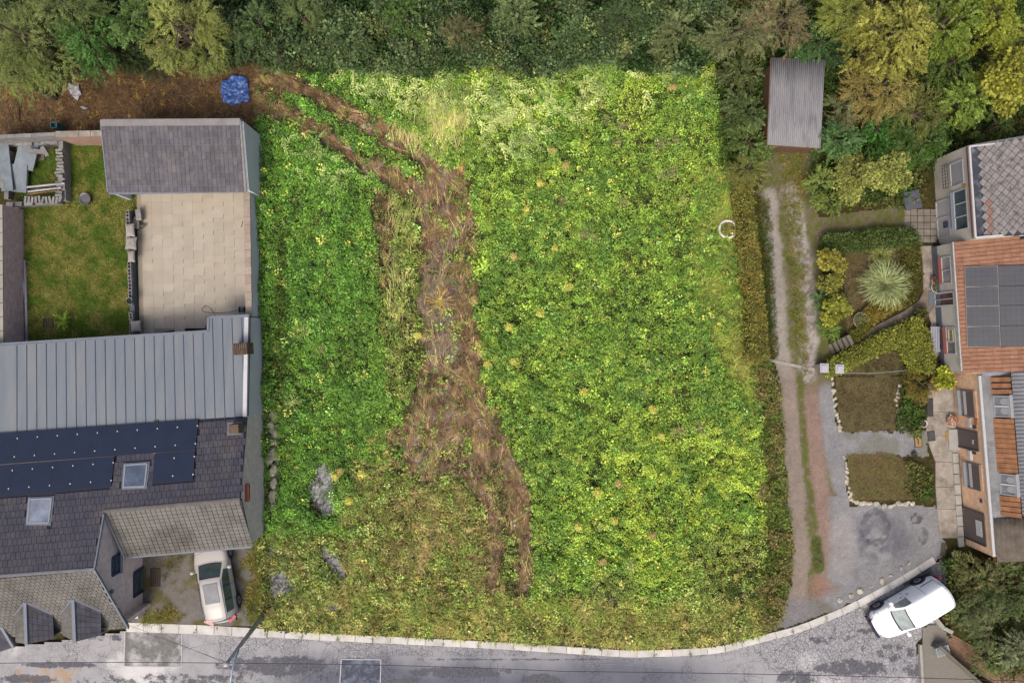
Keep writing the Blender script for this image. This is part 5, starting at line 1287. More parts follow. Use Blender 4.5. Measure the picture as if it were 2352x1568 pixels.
for r in range(4):
    for c in range(2):
        def bx(y): return 2215+(y-612)*.035
        xa = lambda y: bx(y)+(c*77); xb = lambda y: bx(y)+((c+1)*77)
        q = [(xa(rowy[r]), rowy[r]-c*2.4), (xb(rowy[r]), rowy[r]-(c+1)*2.4), (xb(rowy[r+1]), rowy[r+1]-(c+1)*1.0), (xa(rowy[r+1]), rowy[r+1]-c*1.0)]
        P4 = [opl.hit(*p) for p in q]; cc_ = sum(P4, Vector())/4; P4 = [cc_+(p-cc_)*.982 for p in P4]
        s_ = MB().slab(P4, opl.n, .08, .12).build('solar_panel', PANELG, OH)
        b = MB()
        for i in range(4): b.beam(P4[i]+opl.n*.115, P4[(i+1) % 4]+opl.n*.115, .02, .02, opl.n)
        b.build('panel_frame', RAIL if c == 0 else DARKTRIM, s_)
        b = MB()
        for i in range(1, 6): b.beam(P4[0].lerp(P4[1], i/6)+opl.n*.121, P4[3].lerp(P4[2], i/6)+opl.n*.121, .006, .004, opl.n)
        for i in range(1, 4): b.beam(P4[0].lerp(P4[3], i/4)+opl.n*.122, P4[1].lerp(P4[2], i/4)+opl.n*.122, .006, .004, opl.n)
        b.build('cell_lines', DARKTRIM, s_)
B0, B1 = grd(e0)+Vector((.06, 0, 0)), grd(e1)+Vector((.06, 0, 0)); nO = (B1-B0).cross(Vector((0, 0, 1))).normalized(); nO = nO if nO.x < 0 else -nO
MB().slab([B0, B1, B1+Vector((0, 0, zo-.1)), B0+Vector((0, 0, zo-.1))], nO, -.2, 0).build('wall', WHITEW, OH)
MB().slab([B0, B1, B1+Vector((0, 0, .62)), B0+Vector((0, 0, .62))], nO, .005, .03).build('plinth', mat('grey_plinth', C(104, 110, 122), .8, .1, 2), OH)
q_ = grd(W(2500, 858)); MB().slab([B1, q_, q_+Vector((0, 0, zo+1.6)), B1+Vector((0, 0, zo-.1))], (q_-B1).cross(Vector((0, 0, 1))).normalized(), -.1, .1).build('wall', WHITEW, OH)
b = MB(); b.beam(e0+Vector((-.05, 0, -.05)), e1+Vector((-.05, 0, -.05)), .08, .09); b.build('gutter', PLASTW, OH)
RSILL = flat('red_sill', C(128, 66, 56))
wall_item(OH, 590, 650, 1.0, 1.9, B0, B1, nO, 'window', glass('pale_glass', C(150, 150, 154)), PLASTW, sill=RSILL, bars=1)
wall_item(OH, 672, 702, .1, 2.0, B0, B1, nO, 'french_door', glass('door_dark', C(88, 62, 62)), PLASTW, bars=1, fw=.09)
wall_item(OH, 752, 812, 1.0, 1.85, B0, B1, nO, 'window', glass('window_b', C(112, 112, 112)), PLASTW, sill=RSILL, bars=1)
o, q = wall_item(OH, 756, 785, 1.25, 1.7, B0, B1, nO, 'yellow_curtain', mat('yellow_curtain', C(150, 138, 40), .8, .4, 12), PLASTW, proud=.035)
# ---- brick house with dormers and corrugated roof
BH = thing('brick_house', W(2290, 1060), 'orange brick house with grey corrugated roof and white framed dormer windows', 'house')
zk = 2.6; f0, f1 = W(2249, 862, zk), W(2282, 1274, zk)
F0, F1 = grd(f0), grd(f1); nB = (F1-F0).cross(Vector((0, 0, 1))).normalized(); nB = nB if nB.x < 0 else -nB
MB().slab([F0, F1, F1+Vector((0, 0, zk-.08)), F0+Vector((0, 0, zk-.08))], nB, -.2, 0).build('wall', BR_OR, BH)
for (p, q) in ((F0, grd(W(2500, 862))), (F1, grd(W(2500, 1278)))): MB().slab([p, q, q+Vector((0, 0, zk+1.2)), p+Vector((0, 0, zk-.1))], (q-p).cross(Vector((0, 0, 1))).normalized(), -.1, .1).build('wall', BR_OR, BH)
b = MB(); b.beam(f0, f1, .13, .12); b.build('gutter', PLASTW, BH)
LEAD = mat('lead_valley', C(134, 136, 138), .7, .15, 2, stain=C(66, 66, 76), stain_amt=.6, stain_scale=1.1)
dN = (f1-f0).normalized(); pN = Vector((-dN.y, dN.x, 0)); pN = pN if pN.x > 0 else -pN
def bp(y, off, z):   # a point along the eave at image row y, moved inwards
    t_ = (y-862)/(1274-862); return Vector(((f0+(f1-f0)*t_).x, (f0+(f1-f0)*t_).y, 0))+pN*off+Vector((0, 0, z))
MB().slab([bp(862, .06, zk), bp(1274, .06, zk), bp(1274, 1.0, zk+.1), bp(862, 1.0, zk+.1)], Vector((0, 0, 1)), -.1, 0).build('valley_sheet', LEAD, BH)
BO = mat('orange_cladding_tile', C(152, 108, 76), .8, .3, 3, stain=C(112, 84, 66), per_obj=.12, stain_amt=.4)
ome = unit_mesh('cladding_tile', MB().box((0, 0, 0), (.235, .66, .035)), BO)
def mansard(y0, y1):
    n = max(2, int(abs(bp(y1, 0, 0).y-bp(y0, 0, 0).y)/.245))
    for k in range(n):
        for r in range(2):
            p = bp(y0+(y1-y0)*(k+.5)/n, .62+r*.32, zk+.18+r*.42); sl_ = math.atan2(.42, .32)
            ax = Matrix((dN, (pN*math.cos(sl_)+Vector((0, 0, math.sin(sl_)))), dN.cross(pN*math.cos(sl_)+Vector((0, 0, math.sin(sl_)))))).transposed().to_quaternion()
            piece('cladding_tile', ome, p, ax@Matrix.Rotation(.03, 3, 'X').to_quaternion(), BH, (1, .9, 1))
    MB().slab([bp(y0, .5, zk-.02), bp(y1, .5, zk-.02), bp(y1, 1.06, zk+.76), bp(y0, 1.06, zk+.76)], pN*-.8+Vector((0, 0, .6)), -.08, -.03).build('mansard_deck', DARKTRIM, BH)
mansard(866, 908); mansard(962, 1086); mansard(1138, 1186)
DORF = flat('dormer_frame', C(150, 152, 156))
for (y0, y1) in ((908, 960), (1086, 1138)):
    dd = bpy.data.objects.new('dormer', None); COL.objects.link(dd); dd.parent = BH; dd.location = bp((y0+y1)/2, .6, 0)-parent_loc(BH)
    q = [bp(y0+3, .52, zk+.75), bp(y0+3, .52, zk+.05), bp(y1-3, .52, zk+.05), bp(y1-3, .52, zk+.75)]
    q = [bp(y0+3, .98, zk+.78), bp(y0+3, .62, zk+.08), bp(y1-3, .62, zk+.08), bp(y1-3, .98, zk+.78)]
    nn = (q[1]-q[0]).cross(q[2]-q[0]).normalized(); nn = nn if nn.z > 0 else -nn
    g_ = MB().slab(q, nn, -.02, .01).build('dormer_window', glass('dormer_glass', C(120, 122, 132)), dd); quad_frame(g_, q, nn, .07, DORF, 'window_frame', .05)
    b = MB(); b.beam(q[0].lerp(q[3], .5)+nn*.03, q[1].lerp(q[2], .5)+nn*.03, .08, .04, nn); b.build('mullion', PLASTW, g_)
    for s_ in (.27, .73):
        c0 = q[0].lerp(q[3], s_); c1 = q[1].lerp(q[2], s_); mb = MB(); w3 = (q[3]-q[0])*.16
        mb.slab([c0-w3, c0+w3, c0.lerp(c1, .45)+w3, c0.lerp(c1, .62), c0.lerp(c1, .45)-w3], nn, .012, .02); mb.build('net_curtain', DORF, g_)
    b = MB(); b.beam(bp(y0, 1.1, zk+.85), bp(y1, 1.1, zk+.85), .3, .06); b.build('dormer_sill', DORF, dd)
CORG = mat('grey_corrugated', C(140, 142, 148), .6, .2, 1.4, stain=C(70, 74, 84), stain_amt=.6, stain_scale=1.4, stretch=(.5, 2.5, 1)); CORB = mat('lichen_corrugated', C(108, 100, 90), .9, .3, 5, stain=C(60, 52, 46), stain_amt=.7, stain_scale=2.5)
corrugated(BH, [bp(852, 1.12, zk+.9), bp(1180, 1.12, zk+.9), bp(1180, 5, zk+2.2), bp(852, 5, zk+2.2)], 38, .03, CORG, name='corrugated_sheet', split=5)
corrugated(BH, [bp(1190, .12, zk+.05), bp(1190, 5, zk+.9), bp(1290, 5, zk+.9), bp(1290, .12, zk+.05)], 22, .03, CORB, name='lower_corrugated_sheet', split=2)
MB().slab([bp(846, -.15, zk+.1), bp(846, 5, zk+1.9), bp(866, 5, zk+1.9), bp(864, .2, zk+.1)], Vector((0, 0, 1)), -.1, 0.02).build('parapet_flashing', mat('pale_flashing', C(130, 134, 146)), BH)
SILLB = mat('bluestone_sill', C(136, 142, 148), .7, .1, 3); BRW = flat('brown_shutter', C(96, 86, 84), .6)
for (y0, y1) in ((897, 955), (1064, 1122)):
    o, q = wall_item(BH, y0, y1, .75, 1.95, F0, F1, nB, 'window', glass('brick_house_glass', C(110, 108, 106)), flat('taupe_frame', C(112, 104, 102)), sill=SILLB, proud=.015)
    b = MB(); b.slab([q[0], q[0].lerp(q[1], .55), q[3].lerp(q[2], .55), q[3]], nB, .03, .05); b.build('roller_blind', BRW, o)
    b = MB(); b.slab([q[0].lerp(q[1], .6), q[0].lerp(q[1], .8), q[3].lerp(q[2], .8), q[3].lerp(q[2], .6)], nB, .03, .045); b.build('net_curtain', PLASTW, o)
    b = MB()
    for k in range(18): p = q[0].lerp(q[3], k/17); b.box(p+nB*.02+Vector((0, 0, .14)), (.04, .07, .2), math.atan2(dN.y, dN.x)-math.pi/2)
    b.build('lintel_bricks', BR_OR, o)
for (y0, y1) in ((988, 1030), (1172, 1244)):
    o, q = wall_item(BH, y0, y1, .08, 2.05, F0, F1, nB, 'front_door', BRW, flat('taupe_frame2', C(84, 76, 74)), proud=.03)
    if y0 > 1100:
        b = MB(); b.slab([q[0].lerp(q[3], .25)-Vector((0, 0, .25)), q[0].lerp(q[3], .25)-Vector((0, 0, .8)), q[0].lerp(q[3], .75)-Vector((0, 0, .8)), q[0].lerp(q[3], .75)-Vector((0, 0, .25))], nB, .04, .06); b.build('door_pane', PLASTW, o)
    b = MB(); c = q[0].lerp(q[3], .55)-Vector((0, 0, .4)); b.slab([c+Vector((0, .12, .1)), c+Vector((0, .1, -.12)), c+Vector((0, 0, -.04)), c+Vector((0, -.1, -.12)), c+Vector((0, -.12, .1)), c+Vector((0, 0, .03))], nB, .065, .08); b.build('door_decoration', PLASTW, o)
for (y, z, m, s_, nm) in ((970, 1.4, PLASTW, (.08, .5, .25), 'letter_box'), (968, 2.0, flat('plaque', C(176, 112, 56)), (.05, .28, .3), 'plaque'), (980, 1.9, DARKTRIM, (.12, .18, .16), 'wall_lamp'), (1045, 1.3, PLASTW, (.14, .5, .2), 'letter_box'), (1040, 1.6, BLACKM, (.05, .1, .3), 'door_number'), (1150, 1.9, WF, (.06, .18, .16), 'plaque')):
    q = wall_quad(0, y-4, 0, y+4, z-.1, z+.1, F0, F1, nB); c = sum(q, Vector())/4; b = MB(); b.box(c+nB*(s_[0]/2+.005), s_, math.atan2(dN.y, dN.x)-math.pi/2+math.pi); b.build(nm, m, BH)
KST = mat('step_stone', C(164, 162, 156), .85, .12, 3, per_obj=.06)
for k in range(9):
    y0 = 1040+k*24; p0, p1 = W(2192+k*1.6, y0), W(2194+k*1.6, y0+22); b = MB(); b.beam(p0+Vector((0, 0, .06)), p1+Vector((0, 0, .06)), .32, .09); b.build('edging_slab', KST, ypath)
b = MB(); b.beam(W(2192, 985)+Vector((0, 0, .07)), W(2193, 1032)+Vector((0, 0, .07)), .75, .1); b.build('door_step', KST, ypath)
# ================================================================ FOLIAGE: trees, shrubs, hedges
BARK = mat('tree_bark', C(96, 84, 68), .95, .3, 8, bump=.6)
KIND = {'broad': P_TREE, 'round': P_ROUND, 'needle': P_NEED}
def tree(name, x, y, r_px, h, col, label, kind='broad', dens=1.0, cat='tree', seed=0, flat_=.6, col2=None, grp=None, bare=0, leafscale=1.0):
    rg = np.random.default_rng(seed+int(x*7+y*13)); zc_ = h*.72; c = W(x, y, zc_); r = r_px/K*(H-zc_)/H
    base = grd(c); t = thing(name, base, label, cat, grp)
    nl = int(6+r*4); lob = []
    for i in range(nl):
        a = rg.uniform(0, 6.283); q = r*.72*math.sqrt(rg.uniform(0.02, 1)); zz = h*(.62+.26*rg.uniform(-.6, 1)*(1-(q/r)**2)-.22*(q/r)**2)
        lob.append((c.x+q*math.cos(a), c.y+q*math.sin(a), zz, r*rg.uniform(.24, .42), rg.uniform(.78, 1.22), rg.uniform(0, 1)))
    tm = MB(); tr = .035*h+.03
    top = Vector((c.x, c.y, h*.7)); tm.tube([base-Vector((0, 0, .1)), base.lerp(top, .5)+Vector((rg.normal()*.08, rg.normal()*.08, 0)), top], [tr, tr*.7, tr*.25], 8)
    for (lx, ly, lz, lr, _, _) in lob[:12]:
        s_ = base.lerp(top, rg.uniform(.35, .85)); e = Vector((lx, ly, lz)); m_ = s_.lerp(e, .5)+Vector((0, 0, .15)); tm.tube([s_, m_, e, e+(e-m_)*.6], [tr*.35, tr*.22, tr*.12, .008], 5)
    if bare:
        for _ in range(bare):
            a = rg.uniform(0, 6.283); e = Vector((c.x+r*.85*math.cos(a), c.y+r*.85*math.sin(a), h*.75+rg.uniform(0, .6))); s_ = Vector((c.x, c.y, h*.7)); prev = s_
            tm.tube([s_, s_.lerp(e, .5)+Vector((rg.normal()*.15, rg.normal()*.15, .2)), e], [.03, .02, .006], 4)
            for k in range(4):
                q0 = s_.lerp(e, .4+.15*k); tm.tube([q0, q0+Vector((rg.normal()*.35, rg.normal()*.35, .15))], [.012, .004], 4)
    tm.build('trunk', BARK, t)
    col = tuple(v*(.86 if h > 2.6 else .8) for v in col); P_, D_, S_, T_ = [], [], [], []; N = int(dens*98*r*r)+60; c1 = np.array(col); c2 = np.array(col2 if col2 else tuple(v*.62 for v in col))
    cen = np.array([c.x, c.y, h*.35])
    w = np.array([l[3]**2 for l in lob]); w = w/w.sum(); pick = rg.choice(len(lob), N, p=w)
    v = rg.normal(size=(N, 3)); v /= np.linalg.norm(v, axis=1)[:, None]; v[:, 2] = np.abs(v[:, 2])*flat_*1.2-.15
    LB = np.array([l[:3] for l in lob]); LR = np.array([l[3] for l in lob]); LS = np.array([l[4] for l in lob]); LM = np.array([l[5] for l in lob])
    P_ = LB[pick]+v*(LR[pick]*rg.uniform(.55, 1.05, N))[:, None]
    out = P_-cen; out[:, 2] = 0; out /= (np.linalg.norm(out, axis=1)[:, None]+1e-6)
    D_ = v*.7+out*.7+np.array([0, 0, -.12])+rg.normal(size=(N, 3))*.2
    mixf = np.clip(.55*LM[pick]+.45*rg.uniform(0, 1, N), 0, 1)[:, None]
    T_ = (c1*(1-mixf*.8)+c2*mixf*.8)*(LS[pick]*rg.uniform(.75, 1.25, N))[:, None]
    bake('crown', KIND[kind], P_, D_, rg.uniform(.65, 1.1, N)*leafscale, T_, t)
    return t
G1 = C(146, 158, 70, 1.5); G2 = C(96, 128, 60, 1.5); G3 = C(128, 140, 78, 1.5); GY = C(176, 176, 62, 1.55); GD = C(72, 104, 50, 1.4); GB = C(110, 138, 90, 1.4)
T_L = [
 ('conifer', 36, 70, 120, 7.5, C(120, 132, 72, 1.5), 'olive green conifer in the top left corner', 'needle', 1.1),
 ('conifer', 15, 165, 70, 6, C(122, 136, 66, 1.5), 'lower olive conifer hanging over the mulch at the left edge', 'needle', 1.1),
 ('leafy_tree', 150, 20, 75, 6.5, C(112, 130, 70, 1.5), 'olive tree between the corner conifer and the green shrub at the top left', 'needle', 1.0),
 ('leafy_tree', 205, 75, 72, 5.5, C(80, 118, 54, 1.5), 'rich green leafy tree right of the corner conifers', 'broad', 1.1),
 ('leafy_tree', 300, 35, 70, 6, C(92, 118, 58, 1.5), 'mid green tree in the middle of the top left tree row', 'broad', 1.0),
 ('feathery_tree', 395, 55, 92, 6.5, C(150, 160, 82, 1.55), 'pale yellow green feathery tree above the mulch', 'needle', 1.3),
 ('leafy_shrub', 470, 120, 52, 3.2, C(130, 144, 74, 1.5), 'yellow green shrub hanging to the lower right of the feathery tree', 'needle', 1.1),
 ('dark_shrub', 285, 120, 48, 2.6, C(62, 78, 42, 1.4), 'dark shrub at the mulch edge left of the feathery tree', 'broad', .9),
 ('dark_shrub', 345, 135, 40, 2.2, C(78, 84, 50, 1.4), 'olive brown shrub under the feathery tree', 'needle', .9),
 ('dark_shrub', 110, 125, 52, 3, C(86, 104, 52, 1.4), 'dark shrub between the lower conifer and the rich green tree', 'broad', .9),
 ('leafy_shrub', 535, 75, 55, 3, C(72, 92, 52, 1.4), 'dark thicket shrub right of the feathery tree', 'broad', .8),
 ('leafy_shrub', 600, 60, 55, 2.8, C(98, 124, 70, 1.4), 'greyish green shrub above the blue tarpaulin', 'broad', .9)]
T_T = [('thicket_shrub', 690, 35, 48, 3.0, C(104, 122, 68, 1.4), 'olive green shrub at the top edge above the track start', 'needle'), ('thicket_shrub', 800, 85, 44, 2.6, C(110, 134, 80, 1.4), 'grey green shrub second in the thicket row above the plot', 'broad'),
 ('thicket_shrub', 930, 30, 50, 3.2, C(86, 118, 52, 1.4), 'fresh green shrub at the top edge left of the middle', 'broad'), ('thicket_shrub', 1060, 80, 44, 2.6, C(126, 124, 80, 1.35), 'brownish olive shrub in the middle of the thicket', 'needle'),
 ('thicket_shrub', 1190, 30, 48, 3.0, C(118, 138, 84, 1.4), 'pale leaved shrub at the top edge right of the middle', 'broad'), ('thicket_shrub', 1310, 90, 42, 2.4, C(98, 128, 72, 1.4), 'green shrub in the thicket above the upper right plot', 'broad'),
 ('thicket_shrub', 1430, 35, 50, 3.2, C(84, 106, 60, 1.35), 'dark needle leaved shrub at the top edge towards the right', 'needle'), ('thicket_shrub', 1560, 80, 50, 3.0, C(120, 134, 82, 1.4), 'pale green shrub at the right end of the thicket', 'broad')]
T_L += [a+(1.0,) for a in T_T]
for i, a in enumerate(T_L): tree(a[0], a[1], a[2], a[3], a[4], a[5], a[6], a[7], a[8], cat='tree' if 'tree' in a[0] or a[0] == 'conifer' else 'shrub', seed=i, bare=5 if 'feathery' in a[0] else 0)
T_R = [
 ('olive_tree', 1712, 55, 72, 5.5, C(128, 136, 88, 1.45), 'grey green tree left of the dead brown tree at the top', 'needle', 1.1),
 ('half_dead_tree', 1800, 45, 72, 5.8, C(132, 110, 84, 1.3), 'brown half dead tree above the corrugated shed', 'needle', .9, C(124, 134, 80, 1.4)),
 ('dark_tree', 1895, 95, 55, 4.2, C(76, 104, 58, 1.4), 'dark green tree just right of the corrugated shed top', 'broad', 1.0),
 ('yellowing_tree', 1960, 25, 75, 6.5, C(140, 150, 66, 1.5), 'olive yellow tree at the top edge right of the shed', 'needle', 1.2),
 ('yellowing_tree', 2060, 70, 95, 7.5, C(156, 156, 72, 1.45), 'large yellow green tree at the top right of the shed', 'broad', 1.3),
 ('yellowing_tree', 2040, 185, 78, 5.8, C(140, 138, 70, 1.45), 'brownish yellow spreading tree right of the shed middle', 'needle', 1.2, C(150, 124, 78, 1.3)),
 ('green_tree', 2185, 35, 78, 7.0, C(122, 144, 58, 1.45), 'green tree at the top edge left of the right corner', 'broad', 1.2),
 ('green_tree', 2300, 25, 85, 7.4, C(130, 140, 48, 1.45), 'bright green tree filling the top right corner', 'broad', 1.2),
 ('dark_tree', 2195, 140, 62, 4.6, C(92, 116, 52, 1.4), 'dark green tree between the yellow trees on the right', 'broad', 1.0),
 ('yellow_tree', 2325, 170, 82, 6.8, C(150, 152, 58, 1.45), 'brightest yellow tree at the right edge', 'round', 1.5),
 ('green_tree', 2225, 225, 58, 4.8, C(120, 144, 60, 1.5), 'fresh green small tree above the slate roof', 'broad', 1.2),
 ('olive_tree', 2115, 255, 62, 4.6, C(124, 130, 66, 1.45), 'olive feathery tree in the middle of the right hand wood', 'needle', 1.1),
 ('dark_tree', 2020, 295, 60, 3.4, C(64, 106, 40, 1.4), 'deep green tree above the round yellow green bush', 'broad', 1.1),
 ('dark_tree', 2120, 320, 58, 3.4, C(80, 110, 44, 1.4), 'deep green shrubby tree left of the slate roof corner', 'broad', 1.1),
 ('small_tree', 1930, 245, 42, 3.2, C(114, 128, 78, 1.4), 'small greyish tree at the right side of the shed', 'needle', 1.0, C(120, 96, 76, 1.2)),
 ('small_tree', 1925, 320, 46, 3.0, C(92, 126, 70, 1.4), 'blue green bush at the lower right corner of the shed', 'broad', 1.0),
 ('small_tree', 1850, 105, 34, 3.0, C(80, 120, 60, 1.4), 'green bush directly above the shed roof', 'broad', 1.0),
 ('dark_tree', 2290, 290, 45, 3.6, C(84, 104, 46, 1.4), 'dark green tree just above the slate roof at the right edge', 'broad', 1.0),
 ('bramble_shrub', 1700, 170, 52, 2.4, C(104, 116, 66, 1.4), 'bramble shrub above the top right plot corner', 'broad', 1.1),
 ('bramble_shrub', 1712, 250, 48, 2.6, C(96, 116, 64, 1.4), 'bramble shrub beside the upper left side of the shed', 'broad', 1.1),
 ('bramble_shrub', 1725, 320, 50, 2.8, C(104, 124, 62, 1.4), 'leafy shrub beside the lower left side of the shed', 'broad', 1.1),
 ('olive_shrub', 1722, 380, 46, 2.6, C(128, 132, 66, 1.4), 'olive shrub with bare twigs at the upper end of the clipped hedge', 'needle', 1.1),
 ('round_bush', 1965, 400, 62, 3.0, C(146, 152, 76, 1.45), 'dense yellow green bush left of the other round bush by the cream house', 'round', 2.0),
 ('round_bush', 2050, 395, 66, 3.2, C(148, 156, 78, 1.45), 'dense yellow green bush touching the cream house', 'round', 2.0),
 ('light_shrub', 1885, 420, 34, 1.6, C(132, 152, 72, 1.5), 'light green low shrub along the upper driveway', 'broad', 1.3),
 ('light_shrub', 1905, 465, 32, 1.3, C(126, 146, 66, 1.5), 'low green weed mound below the light shrub on the driveway edge', 'broad', 1.3),
 ('yellow_shrub', 1915, 600, 30, 2.2, C(150, 146, 60, 1.4), 'golden evergreen shrub uppermost in the column beside the driveway', 'round', 2.2),
 ('yellow_shrub', 1912, 650, 27, 1.9, C(142, 142, 60, 1.4), 'golden evergreen shrub in the middle of the driveway column', 'round', 2.2),
 ('yellow_shrub', 1925, 710, 36, 2.2, C(152, 156, 58, 1.45), 'golden green shrub above the garden steps', 'round', 2.2),
 ('green_shrub', 1902, 758, 22, 1.2, C(110, 136, 56, 1.5), 'small green shrub left of the garden steps', 'broad', 1.4),
 ('green_shrub', 1895, 690, 18, .9, C(110, 140, 80, 1.5), 'small bluish shrub beside the golden shrubs on the driveway', 'broad', 1.4),
 ('reddish_shrub', 2122, 882, 34, 1.6, C(126, 112, 44, 1.4), 'brown green thuja bush above the flower bed', 'needle', 1.8),
 ('green_shrub', 2170, 868, 26, 1.4, C(156, 164, 52, 1.5), 'yellow green bush against the orange brick wall', 'round', 1.8),
 ('ball_bush', 2118, 722, 13, .9, C(88, 92, 40, 1.3), 'small clipped ball bush beside the terracotta pot', 'round', 3),
 ('wild_shrub', 2255, 1325, 52, 2.4, C(112, 112, 66, 1.4), 'wild brownish shrub below the lichen covered roof', 'broad', 1.2),
 ('wild_shrub', 2310, 1345, 62, 2.6, C(90, 106, 58, 1.4), 'green wild shrub at the right edge below the brick house', 'broad', 1.2),
 ('wild_shrub', 2232, 1402, 42, 1.8, C(104, 118, 68, 1.4), 'wild shrub directly behind the white van', 'broad', 1.2),
 ('wild_shrub', 2285, 1440, 60, 2.4, C(120, 128, 84, 1.4), 'grey green shrub right of the white van', 'needle', 1.3),
 ('wild_shrub', 2345, 1500, 56, 2.4, C(128, 138, 98, 1.4), 'silvery leaved shrub in the lower right corner', 'broad', 1.2),
 ('wild_shrub', 2270, 1510, 40, 1.8, C(106, 126, 62, 1.4), 'green shrub above the brick paved strip in the lower right', 'broad', 1.2)]
for i, a in enumerate(T_R): tree(a[0], a[1], a[2], a[3], a[4], a[5], a[6], a[7], a[8], cat='tree' if 'tree' in a[0] else 'shrub', seed=100+i, col2=a[9] if len(a) > 9 else None, bare=4 if 'half_dead' in a[0] else 0, leafscale=.62 if a[0] in ('round_bush', 'ball_bush', 'light_shrub') else (.75 if a[4] < 2.5 else 1))
def hedge(poly, h, col, label, seed=0, dens=60, name='hedge', cat='hedge', protos=P_SMALL, col2=None):
    rg = np.random.default_rng(seed); c = W(sum(p[0] for p in poly)/len(poly), sum(p[1] for p in poly)/len(poly), h); t = thing(name, grd(c), label, cat)
    cen = grd(c); pw = [W(x, y, h) for x, y in poly]
    core = [(cen.x+(p.x-cen.x)*.96, cen.y+(p.y-cen.y)*.96) for p in pw]
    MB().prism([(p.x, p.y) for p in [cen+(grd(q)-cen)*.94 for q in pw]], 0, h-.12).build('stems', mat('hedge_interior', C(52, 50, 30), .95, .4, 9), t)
    x, y = grid_pts(poly, dens*1.1, seed+5); s_ = (H-h)/H
    X = (x-CX)/K*s_; Y = (CY-y)/K*s_; Z = h-.1+rg.normal(size=len(X))*.03
    X2, Y2, Z2 = [], [], []
    for i in range(len(pw)):
        a, b_ = pw[i], pw[(i+1) % len(pw)]; n = int((a-b_).length*h*dens*.7); u = rg.uniform(0, 1, n); X2 += list(a.x+(b_.x-a.x)*u); Y2 += list(a.y+(b_.y-a.y)*u); Z2 += list(rg.uniform(.1, h-.08, n))
    X = np.concatenate([X, X2]); Y = np.concatenate([Y, Y2]); Z = np.concatenate([Z, Z2]); n = len(X)
    f = fbm(X, Y, .7, seed); c1 = np.array(col); c2 = np.array(col2 or tuple(v*.6 for v in col))
    T = c1[None]*(1-f[:, None])+c2[None]*f[:, None]; T *= rg.uniform(.7, 1.3, n)[:, None]
    D = rg.normal(size=(n, 3)); D[:, 2] *= .3
    bake('foliage', protos, np.column_stack([X, Y, Z]), D, rg.uniform(.7, 1.2, n), T, t); return t
hedge([(1696, 400), (1718, 398), (1736, 560), (1752, 700), (1762, 820), (1728, 828), (1726, 690), (1710, 560)], 1.5, C(128, 116, 52, 1.35), 'long clipped yellow brown hedge along the left of the driveway', 3, 55, col2=C(104, 112, 46, 1.2))
hedge([(1912, 834), (1992, 792), (2075, 748), (2110, 735), (2132, 765), (2146, 848), (2100, 850), (2085, 815), (2070, 785), (1990, 822), (1935, 850), (1908, 858)], .8, C(128, 134, 50, 1.4), 'angular clipped hedge around the small lawn right of the steps', 5, 60, protos=P_SMALL)
hedge([(1900, 545), (2055, 530), (2105, 535), (2112, 555), (2050, 560), (1900, 575)], .8, C(78, 96, 40, 1.35), 'dark low hedge along the top of the pampas garden', 7, 55)
hedge([(2085, 560), (2110, 560), (2112, 640), (2095, 690), (2075, 700), (2085, 640)], .6, C(92, 92, 36, 1.35), 'low curved hedge right of the pampas grass', 9, 55)
hedge([(1990, 715), (2040, 690), (2075, 668), (2088, 690), (2040, 715), (2005, 738)], .4, C(132, 118, 46, 1.35), 'low flowering border below the pampas grass with orange blooms', 11, 70, name='flower_border', cat='flower border')
hedge([(1958, 765), (1990, 742), (2000, 752), (1965, 780)], .4, C(110, 112, 40, 1.3), 'small clipped hedge stub above the garden steps', 12, 60)
# grassy wild strip right of plot (stuff) is built below with the covers
# pampas grass
t = thing('pampas_grass', W(2022, 650), 'big spiky pampas grass clump in the middle of the garden bed', 'pampas grass')
rg = np.random.default_rng(77); q = []; n = 900; c = W(2020, 655)
PB = [proto([leaf(np.zeros(3), np.array([1, 0, .5]), np.array([0, 0, 1.]), .5, .035, 1, .1), leaf(np.array([.44, 0, .22]), np.array([1, 0, -.1]), np.array([0, 0, 1.]), .45, .03, 1.05, .1), leaf(np.array([.86, 0, .18]), np.array([1, 0, -.6]), np.array([0, 0, 1.]), .4, .02, 1.1, .1)])]
a = rg.uniform(0, 6.283, n); rr = rg.uniform(0, .25, n); P_ = np.column_stack([c.x+rr*np.cos(a), c.y+rr*np.sin(a), rg.uniform(.1, .7, n)]); D_ = np.column_stack([np.cos(a), np.sin(a), rg.uniform(-.1, .8, n)])
bake('blades', PB, P_, D_, rg.uniform(.7, 1.2, n), np.array(C(150, 160, 108, 1.4))[None]*rg.uniform(.55, 1.3, (n, 1)), t)
n = 260; a = rg.uniform(0, 6.283, n); c2_ = W(2015, 588); P_ = np.column_stack([c2_.x+.1*np.cos(a), c2_.y+.1*np.sin(a), rg.uniform(.1, .5, n)]); D_ = np.column_stack([np.cos(a), np.sin(a), rg.uniform(0, .8, n)])
t = thing('ornamental_grass', W(2015, 588), 'smaller spiky grass tuft above the pampas grass', 'ornamental grass'); bake('blades', PB, P_, D_, rg.uniform(.4, .65, n), np.array(C(140, 150, 84, 1.5))[None]*rg.uniform(.6, 1.3, (n, 1)), t)
